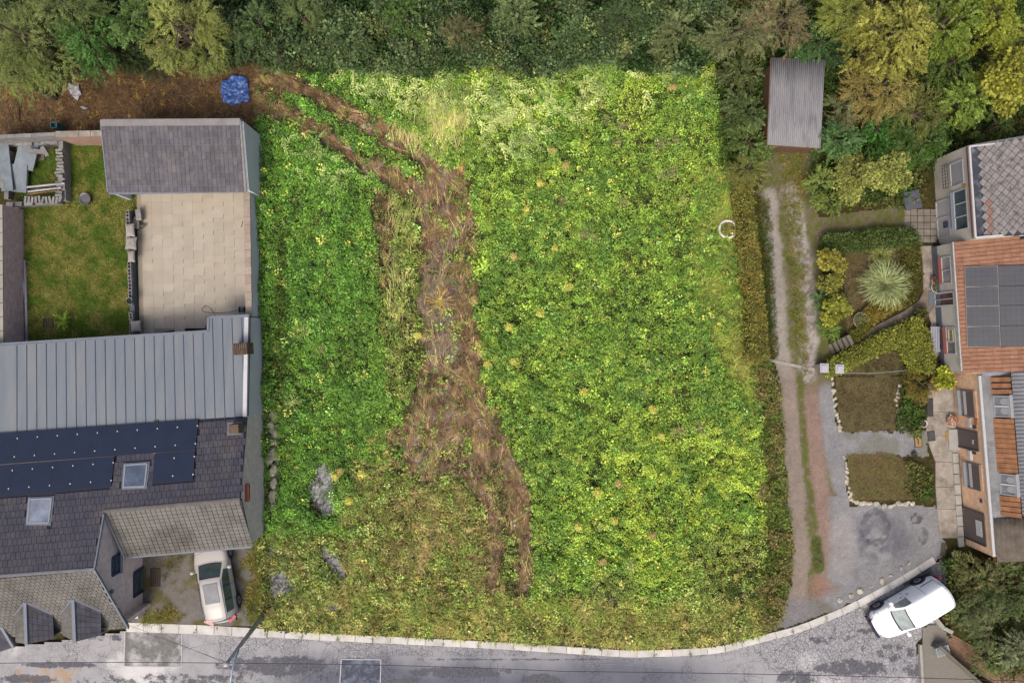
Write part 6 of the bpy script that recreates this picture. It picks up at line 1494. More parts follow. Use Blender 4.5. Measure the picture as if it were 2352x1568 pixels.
# ================================================================ GROUND COVER (stuff)
def z0f(px, py): return np.zeros(np.shape(px))
x, y = grid_pts(PLOT, 104, 2); tm = track_mask(x, y); gm = grav_mask(x, y)
rnd = np.random.default_rng(4).uniform(0, 1, len(x))
dens = np.clip(1-tm*1.15, 0.03, 1)*(1-gm*.93)
f_a = fbm(x, y, 60, 101); f_b = fbm(x, y, 18, 102); f_c = fbm(x, y, 7, 103); f_d = fbm(x, y, 130, 104)
olive = np.maximum(sm(1310, 1440, y+190*(f_a-.5)+80*(f_d-.5)), .0); olive = np.maximum(olive, .8*sm(1000, 1200, y)*(1-sm(1180, 1240, x))*sm(760, 860, x+60*(f_a-.5)))
olive = np.maximum(olive, .6*(in_poly(x+50*(f_a-.5), y+60*(f_b-.5), [(860, 430), (960, 430), (960, 920), (900, 900), (870, 640)])))
olive = np.maximum(olive, .75*sm(1180, 1300, y)*sm(1500, 1700, x)); olive = np.maximum(olive, .9*sm(1200, 1260, y)*(1-sm(780, 860, x)))
grassR = in_poly(x+14*(f_b-.5), y, [(1600, 390), (1672, 390), (1716, 780), (1740, 1000), (1700, 900), (1640, 800), (1590, 640), (1600, 520)])
keep = (rnd < dens*(1-.65*grassR)*(1-.5*olive)*(1-.35*olive*(f_b > .5))); x, y, f_a, f_b, f_c, f_d, olive, tm = [v[keep] for v in (x, y, f_a, f_b, f_c, f_d, olive, tm)]
n = len(x); T = np.tile(np.array(C(116, 150, 62, 1.6)), (n, 1))
T = mixc(T, C(92, 128, 58, 1.6), sm(.45, .66, f_a)*.8); T = mixc(T, C(156, 180, 78, 1.75), sm(.52, .7, f_b)*.55)
left = 1-sm(780, 980, x); T = mixc(T, C(96, 142, 56, 1.6), left*.7*(1-olive)); T = mixc(T, C(70, 112, 54, 1.4), left*sm(.5, .64, f_b)*.7); T = mixc(T, C(74, 92, 36, 1.3), (1-sm(6, 16, np.abs(x-650)))*sm(480, 560, y)*(1-sm(900, 1000, y))*.7)
lime = sm(1250, 1450, x)*sm(900, 1050, y)*(1-sm(1300, 1380, y)); T = mixc(T, C(176, 192, 76, 1.85), lime*.35*sm(.35, .6, f_b))
T = mixc(T, C(164, 184, 76, 1.75), .5*sm(1050, 1150, x)*(1-sm(380, 520, y))*sm(.4, .6, f_d))
T = mixc(T, C(150, 160, 88, 1.7), olive*.55); T = mixc(T, C(104, 122, 58, 1.45), olive*sm(.48, .6, f_b)*.85); T = mixc(T, C(120, 96, 66, 1.3), olive*sm(.55, .68, fbm(x, y, 24, 107))*.7); T = mixc(T, C(190, 180, 124, 1.6), olive*sm(.58, .7, f_c)*.7)
RR_ = np.random.default_rng(8); yl = RR_.uniform(0, 1, n); T[yl < .022] = np.array(C(190, 192, 96, 1.6)); T[yl > .975] = np.array(C(150, 184, 104, 1.8))
T *= np.clip(RR_.normal(1.14, .36, n), .4, 2.2)[:, None]*np.array([1.05, 1.0, .95])*(1-.1*olive)[:, None]
hz = .08+.45*sm(.3, .75, f_a)*(1-tm)+.22*(f_b-.5)+.11*RR_.normal(size=n); hz = np.clip(hz, .0, 1.2)
X, Y = (x-CX)/K, (CY-y)/K
patch = sm(.48, .6, fbm(x, y, 38, 205))*(1-.5*sm(1300, 1500, x)*(1-sm(1150, 1300, y)))
sz = (.46+.32*patch)*RR_.uniform(.75, 1.3, n)
cover('weeds', 'broad', P_BROAD+P_SMALL, X, Y, hz, T, sz, label=None, tilt=.4)
# a lower under-layer of small leaves, tinted dark to paint the shade between weeds
x, y = grid_pts(PLOT, 30, 12); tm = track_mask(x, y); gm = grav_mask(x, y); k = np.random.default_rng(41).uniform(0, 1, len(x)) < (1-tm)*(1-gm); x, y = x[k], y[k]; n = len(x)
f = fbm(x, y, 30, 7); T = mixc(np.tile(np.array(C(72, 92, 42, 1.2)), (n, 1)), C(88, 90, 50, 1.15), sm(.4, .6, f)); T = T*RNG.uniform(.6, 1.2, n)[:, None]
cover('low_weeds', 'small', P_SMALL, (x-CX)/K, (CY-y)/K, np.full(n, .0), T, RNG.uniform(1.0, 1.5, n))
# feathery mugwort
fe = [[(750, 145), (1330, 140), (1400, 200), (1340, 265), (1200, 300), (1100, 260), (960, 270), (850, 240), (740, 190)], [(1090, 240), (1260, 250), (1230, 330), (1170, 380), (1095, 350)], [(650, 320), (760, 330), (860, 400), (830, 420), (720, 410), (660, 380)], [(1380, 150), (1600, 150), (1620, 260), (1540, 250)]]
XX, YY = [], []
for i, (p, dn_) in enumerate(zip(fe, (4.2, 4.5, 3.4, 1.6))): a, b_ = grid_pts(p, dn_, 30+i); XX.append(a); YY.append(b_)
x, y = np.concatenate(XX), np.concatenate(YY); k = track_mask(x, y) < .3; x, y = x[k], y[k]; n = len(x); f = fbm(x, y, 40, 9)
T = mixc(np.tile(np.array(C(178, 190, 116, 1.8)), (n, 1)), C(140, 162, 92, 1.7), sm(.4, .6, f)); T *= RNG.uniform(.75, 1.25, n)[:, None]
cover('mugwort', 'feather', P_FEATH, (x-CX)/K, (CY-y)/K, RNG.uniform(.45, .8, n), T, RNG.uniform(.8, 1.4, n), yaw=-.5+(fbm(x, y, 90, 10)-.5)*3+RNG.normal(size=n)*.35, tilt=.12)
# tall pale stems beside the junction
x, y = grid_pts([(1000, 215), (1085, 205), (1080, 290), (1010, 320), (950, 300)], 30, 40); x2, y2 = grid_pts([(900, 450), (955, 440), (960, 560), (930, 860), (900, 760), (890, 560)], 3.5, 41); x3, y3 = grid_pts([(930, 250), (1060, 290), (1050, 380), (960, 350), (880, 300)], 8, 42)
x = np.concatenate([x, x2, x3]); y = np.concatenate([y, y2, y3]); n = len(x)
cover('pale_stems', 'stalk', P_STALK, (x-CX)/K, (CY-y)/K, RNG.uniform(.15, .5, n), np.array(C(190, 186, 118, 1.7))[None]*RNG.uniform(.6, 1.4, (n, 1)), RNG.uniform(.9, 1.6, n), yaw=1.5+RNG.normal(size=n)*.25, tilt=.15)
# dead stalks pressed into the track
x, y = grid_pts(PLOT, 92, 50); tm = track_mask(x, y); k = np.random.default_rng(6).uniform(0, 1, len(x)) < np.clip(tm*1.5, 0, 1)*.8*(.35+.9*sm(.4, .6, fbm(x, y, 26, 66))); x, y = x[k], y[k]; n = len(x)
yaw = np.where(y < 420, np.where(x < 940, -.62, -1.2), 1.57+.12*np.sin(y/60)); yaw = yaw+RNG.normal(size=n)*.45
f = fbm(x, y, 16, 67); T = mixc(np.tile(np.array(C(160, 126, 92, 1.3)), (n, 1)), C(100, 74, 54, 1.1), sm(.38, .6, f)); T = mixc(T, C(150, 140, 132, 1.35), sm(.5, .62, fbm(x, y, 30, 68))*(1-sm(30, 60, np.abs(x-1000)))*.7); T = mixc(T, C(214, 188, 134, 1.6), (RNG.uniform(0, 1, n) < .16)*1.0); T = mixc(T, C(168, 170, 84, 1.6), (RNG.uniform(0, 1, n) < .1)*1.0); T *= RNG.uniform(.6, 1.4, n)[:, None]
cover('dead_stalks', 'stalk', P_STALK, (x-CX)/K, (CY-y)/K, RNG.uniform(0, .1, n), T, np.where(RNG.uniform(0, 1, n) < .12, 1.15, .55)*RNG.uniform(.6, 1.2, n), yaw=yaw+RNG.normal(size=n)*.25, tilt=.06)
x, y = grid_pts(PLOT, 45, 55); tm = track_mask(x, y); k = np.random.default_rng(16).uniform(0, 1, len(x)) < tm*.8; x, y = x[k], y[k]; n = len(x)
T = np.array(C(140, 116, 92, 1.25))[None]*RNG.uniform(.4, 1.6, (n, 1)); sel = RNG.uniform(0, 1, n); T[sel < .1] = np.array(C(130, 140, 60, 1.5)); T[sel > .96] = np.array(C(210, 205, 200, 1.2))
cover('plant_litter', 'short', P_SHORT, (x-CX)/K, (CY-y)/K, RNG.uniform(0, .04, n), T, RNG.uniform(.4, .9, n), tilt=.1)
# grass blades: bottom band, right band, verge strips
STR = [(1712, 400), (1752, 820), (1764, 830), (1784, 900), (1798, 1100), (1814, 1250), (1806, 1350), (1785, 1425), (1745, 1450), (1738, 1100), (1722, 780)]
gr = [([(612, 1345), (1200, 1370), (1745, 1380), (1746, 1452), (1651, 1475), (1446, 1483), (1175, 1467), (942, 1455), (612, 1438)], 44, C(154, 164, 80, 1.7), C(190, 178, 108, 1.7)),
      ([(1600, 390), (1672, 390), (1716, 780), (1740, 1000), (1700, 900), (1640, 800), (1590, 640), (1600, 520)], 80, C(146, 166, 70, 1.75), C(168, 166, 92, 1.7)),
      ([(618, 1200), (760, 1200), (800, 1330), (780, 1400), (618, 1400)], 40, C(142, 160, 86, 1.65), C(168, 170, 108, 1.65)),
      ([(860, 980), (1130, 1060), (1150, 1360), (800, 1360), (780, 1180)], 30, C(162, 156, 90, 1.6), C(192, 168, 116, 1.65)),
      (STR, 45, C(98, 110, 54, 1.4), C(118, 116, 66, 1.4))]
XX, YY, TT = [], [], []
for i, (p, dn_, ca, cb) in enumerate(gr):
    a, b_ = grid_pts(p, dn_, 60+i); k = (grav_mask(a, b_) < .5) & (track_mask(a, b_)*in_poly(a, b_, PLOT) < .6); a, b_ = a[k], b_[k]; f = fbm(a, b_, 20, 110+i)
    XX.append(a); YY.append(b_); TT.append(mixc(np.tile(np.array(ca), (len(a), 1)), cb, sm(.4, .62, f))*RNG.uniform(.65, 1.3, len(a))[:, None])
x, y, T = np.concatenate(XX), np.concatenate(YY), np.concatenate(TT); n = len(x)
cover('long_grass', 'grass', P_GRASS, (x-CX)/K, (CY-y)/K, RNG.uniform(0, .2, n), T, RNG.uniform(.7, 1.4, n), tilt=.3)
# strip of weeds beside the driveway
x, y = grid_pts(STR, 34, 70); n = len(x); f = fbm(x, y, 26, 120); f2 = fbm(x, y, 9, 121)
T = mixc(np.tile(np.array(C(100, 118, 50, 1.5)), (n, 1)), C(124, 116, 68, 1.45), sm(.45, .62, f)); T *= (.6+.8*f2)[:, None]
cover('verge_weeds', 'broad', P_BROAD+P_SMALL, (x-CX)/K, (CY-y)/K, .1+.5*f, T, RNG.uniform(.6, 1.0, n), tilt=.5)
# thicket along the top
TH = [(-80, -80), (1690, -80), (1660, 120), (1600, 165), (1400, 140), (1250, 168), (1100, 145), (950, 165), (800, 150), (600, 160), (560, 160), (300, 160), (-80, 190)]
x, y = grid_pts(TH, 55, 80); k = ~((x < 600) & (y > 120+25*fbm(x, y, 30, 90))); x, y = x[k], y[k]; n = len(x)
f = fbm(x, y, 55, 130); f2 = fbm(x, y, 15, 131); T = mixc(np.tile(np.array(C(52, 80, 38, 1.25)), (n, 1)), C(88, 110, 68, 1.3), sm(.45, .62, f)); T = mixc(T, C(92, 84, 58, 1.15), sm(.66, .78, f2)*.5); T = mixc(T, C(136, 144, 82, 1.5), sm(.6, .75, fbm(x, y, 28, 133))*.6)
T = T*(.75+.25*sm(560, 700, x))[:, None]*np.clip(RNG.normal(1, .35, n), .35, 2)[:, None]
cover('bramble_thicket', 'broad', P_BROAD+P_SMALL, (x-CX)/K*.965, (CY-y)/K*.965, .2+2.4*np.clip(f-.15, 0, 1)+1.6*(f2-.5), T, RNG.uniform(.8, 1.5, n), tilt=.7)
# understorey of the right-hand wood and lower right corner
XX, YY = [], []
for i, p in enumerate([[(1640, -80), (2460, -80), (2460, 330), (2230, 335), (2140, 380), (1895, 345), (1894, 135), (1771, 130), (1765, 340), (1740, 400), (1668, 400), (1636, 150)], [(2175, 1290), (2270, 1285), (2460, 1290), (2460, 1600), (2300, 1560), (2180, 1420), (2165, 1330)], [(1870, 340), (2140, 370), (2130, 465), (2060, 475), (1880, 480), (1862, 430)], [(2076, 866), (2125, 862), (2130, 900), (2128, 990), (2115, 1005), (2078, 985)], [(2095, 1065), (2140, 1080), (2148, 1130), (2140, 1158), (2100, 1148)]]):
    a, b_ = grid_pts(p, (26, 26, 20, 40, 36)[i], 90+i); XX.append(a); YY.append(b_)
x, y = np.concatenate(XX), np.concatenate(YY); n = len(x); f = fbm(x, y, 40, 140); T = mixc(np.tile(np.array(C(72, 98, 40, 1.35)), (n, 1)), C(104, 108, 56, 1.3), sm(.45, .6, f)); T *= RNG.uniform(.5, 1.3, n)[:, None]
cover('undergrowth', 'broad', P_BROAD+P_SMALL, (x-CX)/K*.985, (CY-y)/K*.985, .05+.8*f*(((x < 2076) | (x > 2160))*1.0)+.15, T, RNG.uniform(.7, 1.2, n), tilt=.5)
# lawns
def lawn(name, poly, dens, ca, cb, seed, sc_=1.0, label=None):
    x, y = grid_pts(poly, dens, seed); n = len(x); f = fbm(x, y, 24, seed+3); T = mixc(np.tile(np.array(ca), (n, 1)), cb, sm(.4, .62, f))*RNG.uniform(.65, 1.3, n)[:, None]
    cover(name, 'lawn', P_LAWN, (x-CX)/K, (CY-y)/K, np.full(n, .02), T, RNG.uniform(.8, 1.5, n)*sc_, tilt=.3)
lawn('lawn_grass', LAWN, 120, C(92, 118, 40, 1.4), C(140, 138, 72, 1.45), 150)
BED1 = [(1917, 868), (2040, 864), (2072, 868), (2070, 900), (2062, 940), (2075, 985), (1935, 992), (1924, 930)]; BED2 = [(1945, 1045), (2040, 1038), (2095, 1065), (2105, 1145), (1957, 1149), (1948, 1100)]
BED3 = [(1935, 850), (1990, 824), (2068, 788), (2085, 822), (2095, 858), (1940, 862)]; BED4 = [(1938, 580), (2090, 565), (2090, 690), (2000, 740), (1945, 770)]
for nm, p, ca, cb, s_ in (('upper_bed_grass', BED1, C(116, 108, 72, 1.35), C(98, 88, 62, 1.2), 160), ('lower_bed_grass', BED2, C(120, 118, 66, 1.4), C(128, 110, 74, 1.3), 161), ('hedged_grass', BED3, C(112, 108, 66, 1.3), C(96, 88, 56, 1.2), 162), ('garden_grass', BED4, C(104, 100, 58, 1.3), C(124, 106, 82, 1.25), 163)):
    sheet(nm.replace('grass', 'soil'), p, .03, np.array(C(100, 90, 62)), GRAVM, res=.12, jit=4); lawn(nm, p, 90, ca, cb, s_, .9)
lawn('driveway_grass', [(1795, 360), (1850, 350), (1850, 430), (1838, 500), (1850, 700), (1855, 860), (1845, 860), (1828, 780), (1812, 600), (1800, 480)], 70, C(112, 118, 46, 1.4), C(140, 130, 64, 1.3), 170, 1.2)
lawn('verge_grass', [(1722, 440), (1765, 460), (1775, 640), (1785, 820), (1765, 820), (1745, 620)], 110, C(72, 92, 36, 1.2), C(96, 96, 44, 1.2), 171, 1.2)  # darker tint paints the shade on the grass right of the hedge
lawn('track_grass', [(1868, 1235), (1882, 1240), (1890, 1300), (1874, 1308), (1866, 1290)], 70, C(98, 104, 58, 1.2), C(88, 96, 52, 1.2), 172, 1.1)
lawn('forecourt_grass', [(430, 1262), (470, 1258), (420, 1300), (370, 1330), (355, 1290)], 40, C(96, 98, 48, 1.3), C(120, 110, 62, 1.3), 173, 1.3)
lawn('forecourt_edge_grass', [(325, 1412), (400, 1395), (420, 1418), (330, 1434)], 90, C(124, 124, 56, 1.4), C(140, 128, 68, 1.3), 174, 1.5)
lawn('boundary_grass', [(575, 1245), (612, 1230), (618, 1440), (575, 1425), (560, 1380), (590, 1330), (560, 1290)], 80, C(116, 124, 52, 1.4), C(146, 134, 66, 1.3), 175, 1.6)
# mulch litter
x, y = grid_pts([(-80, 150), (600, 150), (604, 300), (-80, 310)], 55, 180); k = RNG.uniform(0, 1, len(x)) < .8; x, y = x[k], y[k]; n = len(x)
T = np.array(C(122, 98, 70, 1.2))[None]*RNG.uniform(.45, 1.4, (n, 1)); s_ = RNG.uniform(0, 1, n); T[s_ < .035] = np.array(C(176, 152, 64, 1.3))
cover('mulch_litter', 'short', P_SHORT, (x-CX)/K, (CY-y)/K, RNG.uniform(0, .04, n), T, RNG.uniform(.4, .8, n), tilt=.1)
# ================================================================ SINGLE PLANTS ON THE PLOT
def dead_branch(x, y, L_, ang, label, col=C(190, 176, 136), seed=0, grp='dead branches on the muddy track'):
    rg = np.random.default_rng(seed); m = mat('bleached_wood', col, .8, .15, 8); base = W(x, y, .08); b = MB()
    def br(p, a, l, r, dep):
        e = p+Vector((math.cos(a)*l, math.sin(a)*l, rg.uniform(-.02, .1))); mid = p.lerp(e, .5)+Vector((rg.normal()*.05*l, rg.normal()*.05*l, .04)); b.tube([p, mid, e], [r, r*.8, r*.55], 5)
        if dep > 0:
            for k in range(int(rg.integers(2, 4))): br(e if k < 2 else mid, a+rg.normal()*.55+(.45 if k % 2 else -.45), l*rg.uniform(.55, .8), r*.62, dep-1)
    br(base, ang, L_*.4, .028, 3); b.build('dead_branch', m, None, label=label, cat='branch', group=grp)
dead_branch(1012, 640, 1.6, 1.2, 'pale forked dead branch high on the muddy track', seed=1); dead_branch(975, 700, 1.3, 1.4, 'bleached branch left of the track beside the grass rosette', seed=2); dead_branch(965, 800, 1.5, 1.5, 'yellowish branch on the left edge of the track', C(196, 186, 110), 3)
dead_branch(1003, 810, 1.6, 1.9, 'pinkish bleached branch in the middle of the track', C(190, 168, 146), 4); dead_branch(1010, 830, 1.5, -.7, 'bleached branch trailing down the track below the pinkish one', C(196, 172, 140), 5); dead_branch(1040, 760, 1.3, 1.0, 'yellow tipped branch right of the track centre', C(180, 174, 96), 6)
dead_branch(1008, 600, 1.0, 2.2, 'small pale branch above the forked branch', seed=8)
def rosette(name, x, y, n, L_, col, label, cat, z=.35, up=(0, .6), w=.03, seed=0, grp=None, span=(0, 6.283)):
    rg = np.random.default_rng(seed); c = W(x, y, z); base = grd(c, 0)
    PB_ = [proto([leaf(np.zeros(3), np.array([1, rg.normal()*.1, .3]), np.array([0, 0, 1.]), .55, w, rg.uniform(.8, 1.2), .1), leaf(np.array([.5, 0, .15]), np.array([1, rg.normal()*.25, -.1]), np.array([0, 0, 1.]), .55, w*.8, rg.uniform(.8, 1.3), .1)]) for _ in range(5)]
    a = rg.uniform(span[0], span[1], n); P_ = np.column_stack([c.x+rg.normal(size=n)*.04, c.y+rg.normal(size=n)*.04, z+rg.normal(size=n)*.05]); D_ = np.column_stack([np.cos(a), np.sin(a), rg.uniform(up[0], up[1], n)])
    o = bake(name, PB_, P_, D_, rg.uniform(.5, 1.1, n)*L_, np.array(col)[None]*rg.uniform(.65, 1.3, (n, 1)), None); o.location = (0, 0, 0); return tag(o, label=label, cat=cat, group=grp)
rosette('straw_rosette', 1010, 692, 60, .95, C(206, 178, 96, 1.4), 'yellow straw grass rosette splayed on the track centre', 'grass tuft', .15, (0, .2), seed=1)
rosette('straw_rosette', 1092, 782, 60, 1.1, C(214, 194, 120, 1.4), 'straw fan spilling over the right edge of the track', 'grass tuft', .15, (0, .2), seed=2, span=(-1.4, -.3))
rosette('straw_rosette', 1060, 395, 50, 1.0, C(200, 158, 96, 1.3), 'orange straw fan at the upper end of the track', 'grass tuft', .15, (0, .25), seed=3, span=(1.0, 2.4))
rosette('straw_rosette', 880, 660, 40, .8, C(170, 134, 92, 1.3), 'brown straw bundle left of the track', 'grass tuft', .2, (0, .1), seed=4, span=(1.2, 1.9))
rosette('straw_rosette', 945, 560, 60, 1.0, C(186, 182, 96, 1.4), 'pale straw fan left of the track above the brown bundle', 'grass tuft', .2, (0, .3), seed=5, span=(1.1, 2.0))
rosette('fern_like_weed', 700, 760, 50, .6, C(190, 200, 120, 1.5), 'pale fern like weed among green weeds left of the track', 'weed', .6, seed=6); rosette('fern_like_weed', 672, 925, 50, .6, C(196, 204, 130, 1.5), 'pale fern like weed near the lower left plot edge', 'weed', .6, seed=7)
dry = [(1520, 335, .55), (1552, 325, .42), (1430, 290, .5), (1395, 275, .4), (1545, 395, .45), (1520, 405, .4), (1290, 462, .42), (1430, 465, .42), (1340, 540, .5), (1365, 548, .3), (1205, 325, .3), (1570, 460, .4), (1420, 330, .35), (740, 803, .35), (1560, 990, .5), (1605, 985, .45), (1380, 240, .3), (1480, 905, .3), (1360, 660, .25), (1450, 1300, .35), (1380, 1210, .3)]
DL = zone_labels([(x, y) for x, y, _ in dry], 'tan dried flower head')
for i, (x, y, s_) in enumerate(dry): rosette('dried_weed', x, y, int(90*s_+25), s_*1.1, C(170, 150, 118, 1.25), DL[i], 'dried weed', .85, (-.1, .8), .022, 20+i, 'dried weeds standing on the plot')
yel = [(1270, 345), (1240, 420), (1210, 480), (1180, 590), (1275, 570), (1340, 900), (1545, 200), (1120, 835), (1180, 830), (1090, 690), (1305, 660), (1370, 1130), (1300, 380), (1500, 940), (1520, 1000), (1420, 1110), (1410, 1195), (1330, 1210), (1500, 1230), (770, 1095), (800, 1150), (780, 1080), (830, 1090), (1240, 720), (1385, 1290), (1170, 750), (960, 770), (1575, 1433)]
YL = zone_labels(yel, 'yellow leaved weed')
for i, (x, y) in enumerate(yel):
    rg = np.random.default_rng(300+i); c = W(x, y, .8); n = 26; a = rg.uniform(0, 6.283, n); q = rg.uniform(0, .15, n)
    o = bake('yellow_weed', P_SMALL, np.column_stack([c.x+q*np.cos(a), c.y+q*np.sin(a), rg.uniform(.6, .85, n)]), np.column_stack([np.cos(a), np.sin(a), np.zeros(n)]), rg.uniform(.4, .7, n), np.array(C(196, 192, 92, 1.5) if i % 3 else C(186, 170, 104, 1.35))[None]*rg.uniform(.7, 1.25, (n, 1)), None)
    tag(o, label=YL[i], cat='weed', group='yellow weeds on the plot')
# white concrete planter ring
RINGM = mat('white_ring', C(226, 222, 216), .8, .1, 4, stain=C(170, 160, 140), stain_amt=.4, stain_scale=3)
t = thing('planter_ring', W(1668, 528), 'white concrete ring planter with dry plants at the right edge of the plot', 'planter'); c = W(1668, 528)
MB().lathe([(.46, 0), (.52, .35), (.54, .4), (.42, .42), (.40, .36), (.38, .1)], c, 28).build('ring', RINGM, t, True)
MB().lathe([(0, .32), (.43, .3)], c, 20).build('soil', mat('planter_soil', C(92, 74, 52), .95, .3, 9), t)
rg = np.random.default_rng(2); n = 40; a = rg.uniform(0, 6.28, n); q = .36*np.sqrt(rg.uniform(0, 1, n)); bake('plants', P_GRASS, np.column_stack([c.x+q*np.cos(a), c.y+q*np.sin(a), np.full(n, .32)]), np.column_stack([np.cos(a), np.sin(a), np.zeros(n)]), rg.uniform(.4, .7, n), np.array(C(150, 140, 84, 1.3))[None]*rg.uniform(.6, 1.3, (n, 1)), t)
# ================================================================ STONES, POTS, GARDEN THINGS
ROCK = mat('pale_rock', C(188, 180, 164), .9, .2, 6, stain=C(110, 100, 84), stain_amt=.5, stain_scale=4, per_obj=.15, bump=.3)
def rock_mesh(seed, m=ROCK):
    rg = np.random.default_rng(seed); b = MB(); n = 7
    b.lathe([(0.0, -.4), (.8, -.3), (1, .1), (.75, .5), (.35, .68), (0, .7)], (0, 0, 0), n); 
    for v in b.v: v *= rg.uniform(.8, 1.15)
    return unit_mesh('edging_stone', b, m)
RKS = [rock_mesh(i) for i in range(5)]
def rocks(line, step, sz, label, grp, jit=2.0, name='edging_stone'):
    for i, (x, y) in enumerate(walk(line, step)):
        o = bpy.data.objects.new(name, RKS[i % 5]); COL.objects.link(o); s_ = sz*random.uniform(.7, 1.3); o.location = W(x+random.gauss(0, jit), y+random.gauss(0, jit))+Vector((0, 0, s_*.2))
        o.rotation_euler = (random.gauss(0, .2), random.gauss(0, .2), random.uniform(0, 6)); o.scale = (s_, s_*random.uniform(.6, 1), s_*.6); tag(o, ORD[i]+' '+label, 'stone', grp)
rocks([(1912, 870), (1918, 930), (1930, 990)], 7, .11, 'pale stone from the top in the left edging of the upper lawn bed', 'stones left of the upper bed')
rocks([(2065, 885), (2058, 930), (2075, 985)], 9, .13, 'white stone from the top between the upper lawn bed and the flowers', 'stones right of the upper bed')
rocks([(1940, 1045), (1943, 1100), (1955, 1150)], 7.5, .12, 'pale stone from the top in the left edging of the lower lawn bed', 'stones left of the lower bed')
rocks([(1960, 1153), (2030, 1160), (2100, 1154)], 8.5, .14, 'pale stone from the left along the bottom edge of the lower lawn bed', 'stones below the lower bed')
rocks([(2088, 1290), (2060, 1312), (1990, 1350), (1925, 1378)], 26, .16, 'rounded stone from the right on the gravel just above the kerb', 'stones above the kerb')
rocks([(627, 955), (630, 1000), (626, 1050), (630, 1110), (627, 1170)], 15, .3, 'white rubble stone from the top along the foot of the house gable', 'rubble stones by the gable', 3)
rocks([(2088, 880), (2092, 900), (2098, 920)], 12, .12, 'white rounded stone from the top among the flower bed plants', 'stones in the flower bed')
def pot(x, y, r, h, m, label, plant=None, name='plant_pot', z=.04):
    c = W(x, y, z); t = thing(name, c, label, 'pot'); MB().lathe([(r*.7, 0), (r, h), (r+.02, h), (r+.015, h+.03), (r-.03, h+.03), (r-.04, h-.04), (0, h-.05)], c, 18).build('shell', m, t, True)
    MB().lathe([(0, h-.03), (r-.035, h-.03)], c, 16).build('soil', mat('pot_soil', C(70, 54, 42)), t)
    if plant is not None:
        rg = np.random.default_rng(int(x)); n = 26; a = rg.uniform(0, 6.28, n); q = r*.8*np.sqrt(rg.uniform(0, 1, n)); bake('plant', P_SMALL, np.column_stack([c.x+q*np.cos(a), c.y+q*np.sin(a), np.full(n, h+.05)]), np.column_stack([np.cos(a), np.sin(a), np.zeros(n)]), rg.uniform(.4, .7, n), np.array(plant)[None]*rg.uniform(.6, 1.3, (n, 1)), t)
    return t
WP_ = flat('white_pot', C(184, 182, 178), .5); TC = flat('terracotta', C(168, 96, 70), .8)
pot(2106, 730, .2, .3, TC, 'terracotta pot beside the clipped ball bush'); pot(2142, 645, .2, .3, WP_, 'small white pot with reddish soil by the cream wall', C(140, 90, 70)); pot(2146, 660, .32, .3, WP_, 'large white pot with dry plant below the small white pot', C(120, 116, 84, 1.2))
pot(2090, 630, .12, .2, WP_, 'tiny white ball shaped pot right of the pampas grass'); pot(2088, 583, .1, .15, WP_, 'tiny white pot near the top hedge of the pampas garden'); pot(2115, 925, .16, .2, flat('red_pot', C(150, 50, 44)), 'red round pot in the flower bed'); pot(2118, 972, .2, .2, WP_, 'white round pot in the flower bed greenery')
pot(2113, 650, .07, .12, BLACKM, 'tiny black pot on the garden path'); pot(2150, 565, .13, .2, WF, 'small blue pot by the corner of the cream wall')
pot(2190, 1270, .22, .3, KST, 'stone trough with green plant at the lower house corner', C(140, 150, 80, 1.4)); pot(1973, 735, .42, .25, flat('mossy_ring', C(140, 140, 110)), 'oval stone planter of trimmed greenery left of the flower border', C(110, 118, 76, 1.3))
pot(2084, 935, .22, .12, flat('pink_ring', C(190, 150, 160)), 'pink ring shaped pot in the flower bed', C(100, 130, 60, 1.4)); pot(2097, 1043, .14, .2, BLACKM, 'black pot at the top corner of the lower bed')
for i, (x, y) in enumerate(sorted([(2141, 880), (2148, 885), (2156, 882), (2146, 893), (2157, 892), (2151, 897)])): 
    c = W(x, y, .5); b = MB(); b.lathe([(0, .05), (.06, .03), (.08, -.02), (0, -.04)], c, 8); b.v += []; 
    b.tube([grd(c), c], .01, 4); b.build('red_flower', flat('flower_red', C(200, 96, 80)), None, label=ORD[i]+' coral red geranium bloom from the left by the brick wall foot', cat='flower', group='geranium blooms by the brick wall')
def mat_thing(x, y, sx, sy, rz, m, border, label, text=True):
    c = W(x, y, .06); t = thing('doormat', c, label, 'doormat'); R = Matrix.Rotation(rz, 3, 'Z'); b = MB(); b.box(c, (sx, sy, .02), M=R); b.build('border', border, t); b = MB(); b.box(c+Vector((0, 0, .008)), (sx-.07, sy-.07, .02), M=R); b.build('pile', m, t); return t
COIR = mat('coir', C(160, 128, 82), .95, .2, 12)
dm1 = mat_thing(2109, 1014, .42, .62, .08, COIR, BLACKM, 'tan doormat with dark border on the gravel path'); mat_thing(2139, 1001, .42, .55, .1, mat('rubber_mat', C(76, 76, 78)), BLACKM, 'dark grey rubber mat beside the tan doormat'); dm2 = mat_thing(2182, 1001, .5, .52, 0, COIR, COIR, 'tan doormat on the step before the brick house door')
mat_thing(2136, 935, .35, 1.0, .02, mat('dark_mat', C(64, 62, 62)), BLACKM, 'long dark mat beside the flower bed')
# lettering-like print on doormats is not legible in the photograph; dark lines stand for the rows of print
b = MB(); 
for k in range(3): b.box(W(2180+k*2.6, 1001, .085), (.03, .32-.05*k, .004))
b.build('printed_lines', BLACKM, dm2)
b = MB(); b.box(W(2109, 1014, .085), (.05, .3, .004), .08); b.build('printed_lines', BLACKM, dm1)
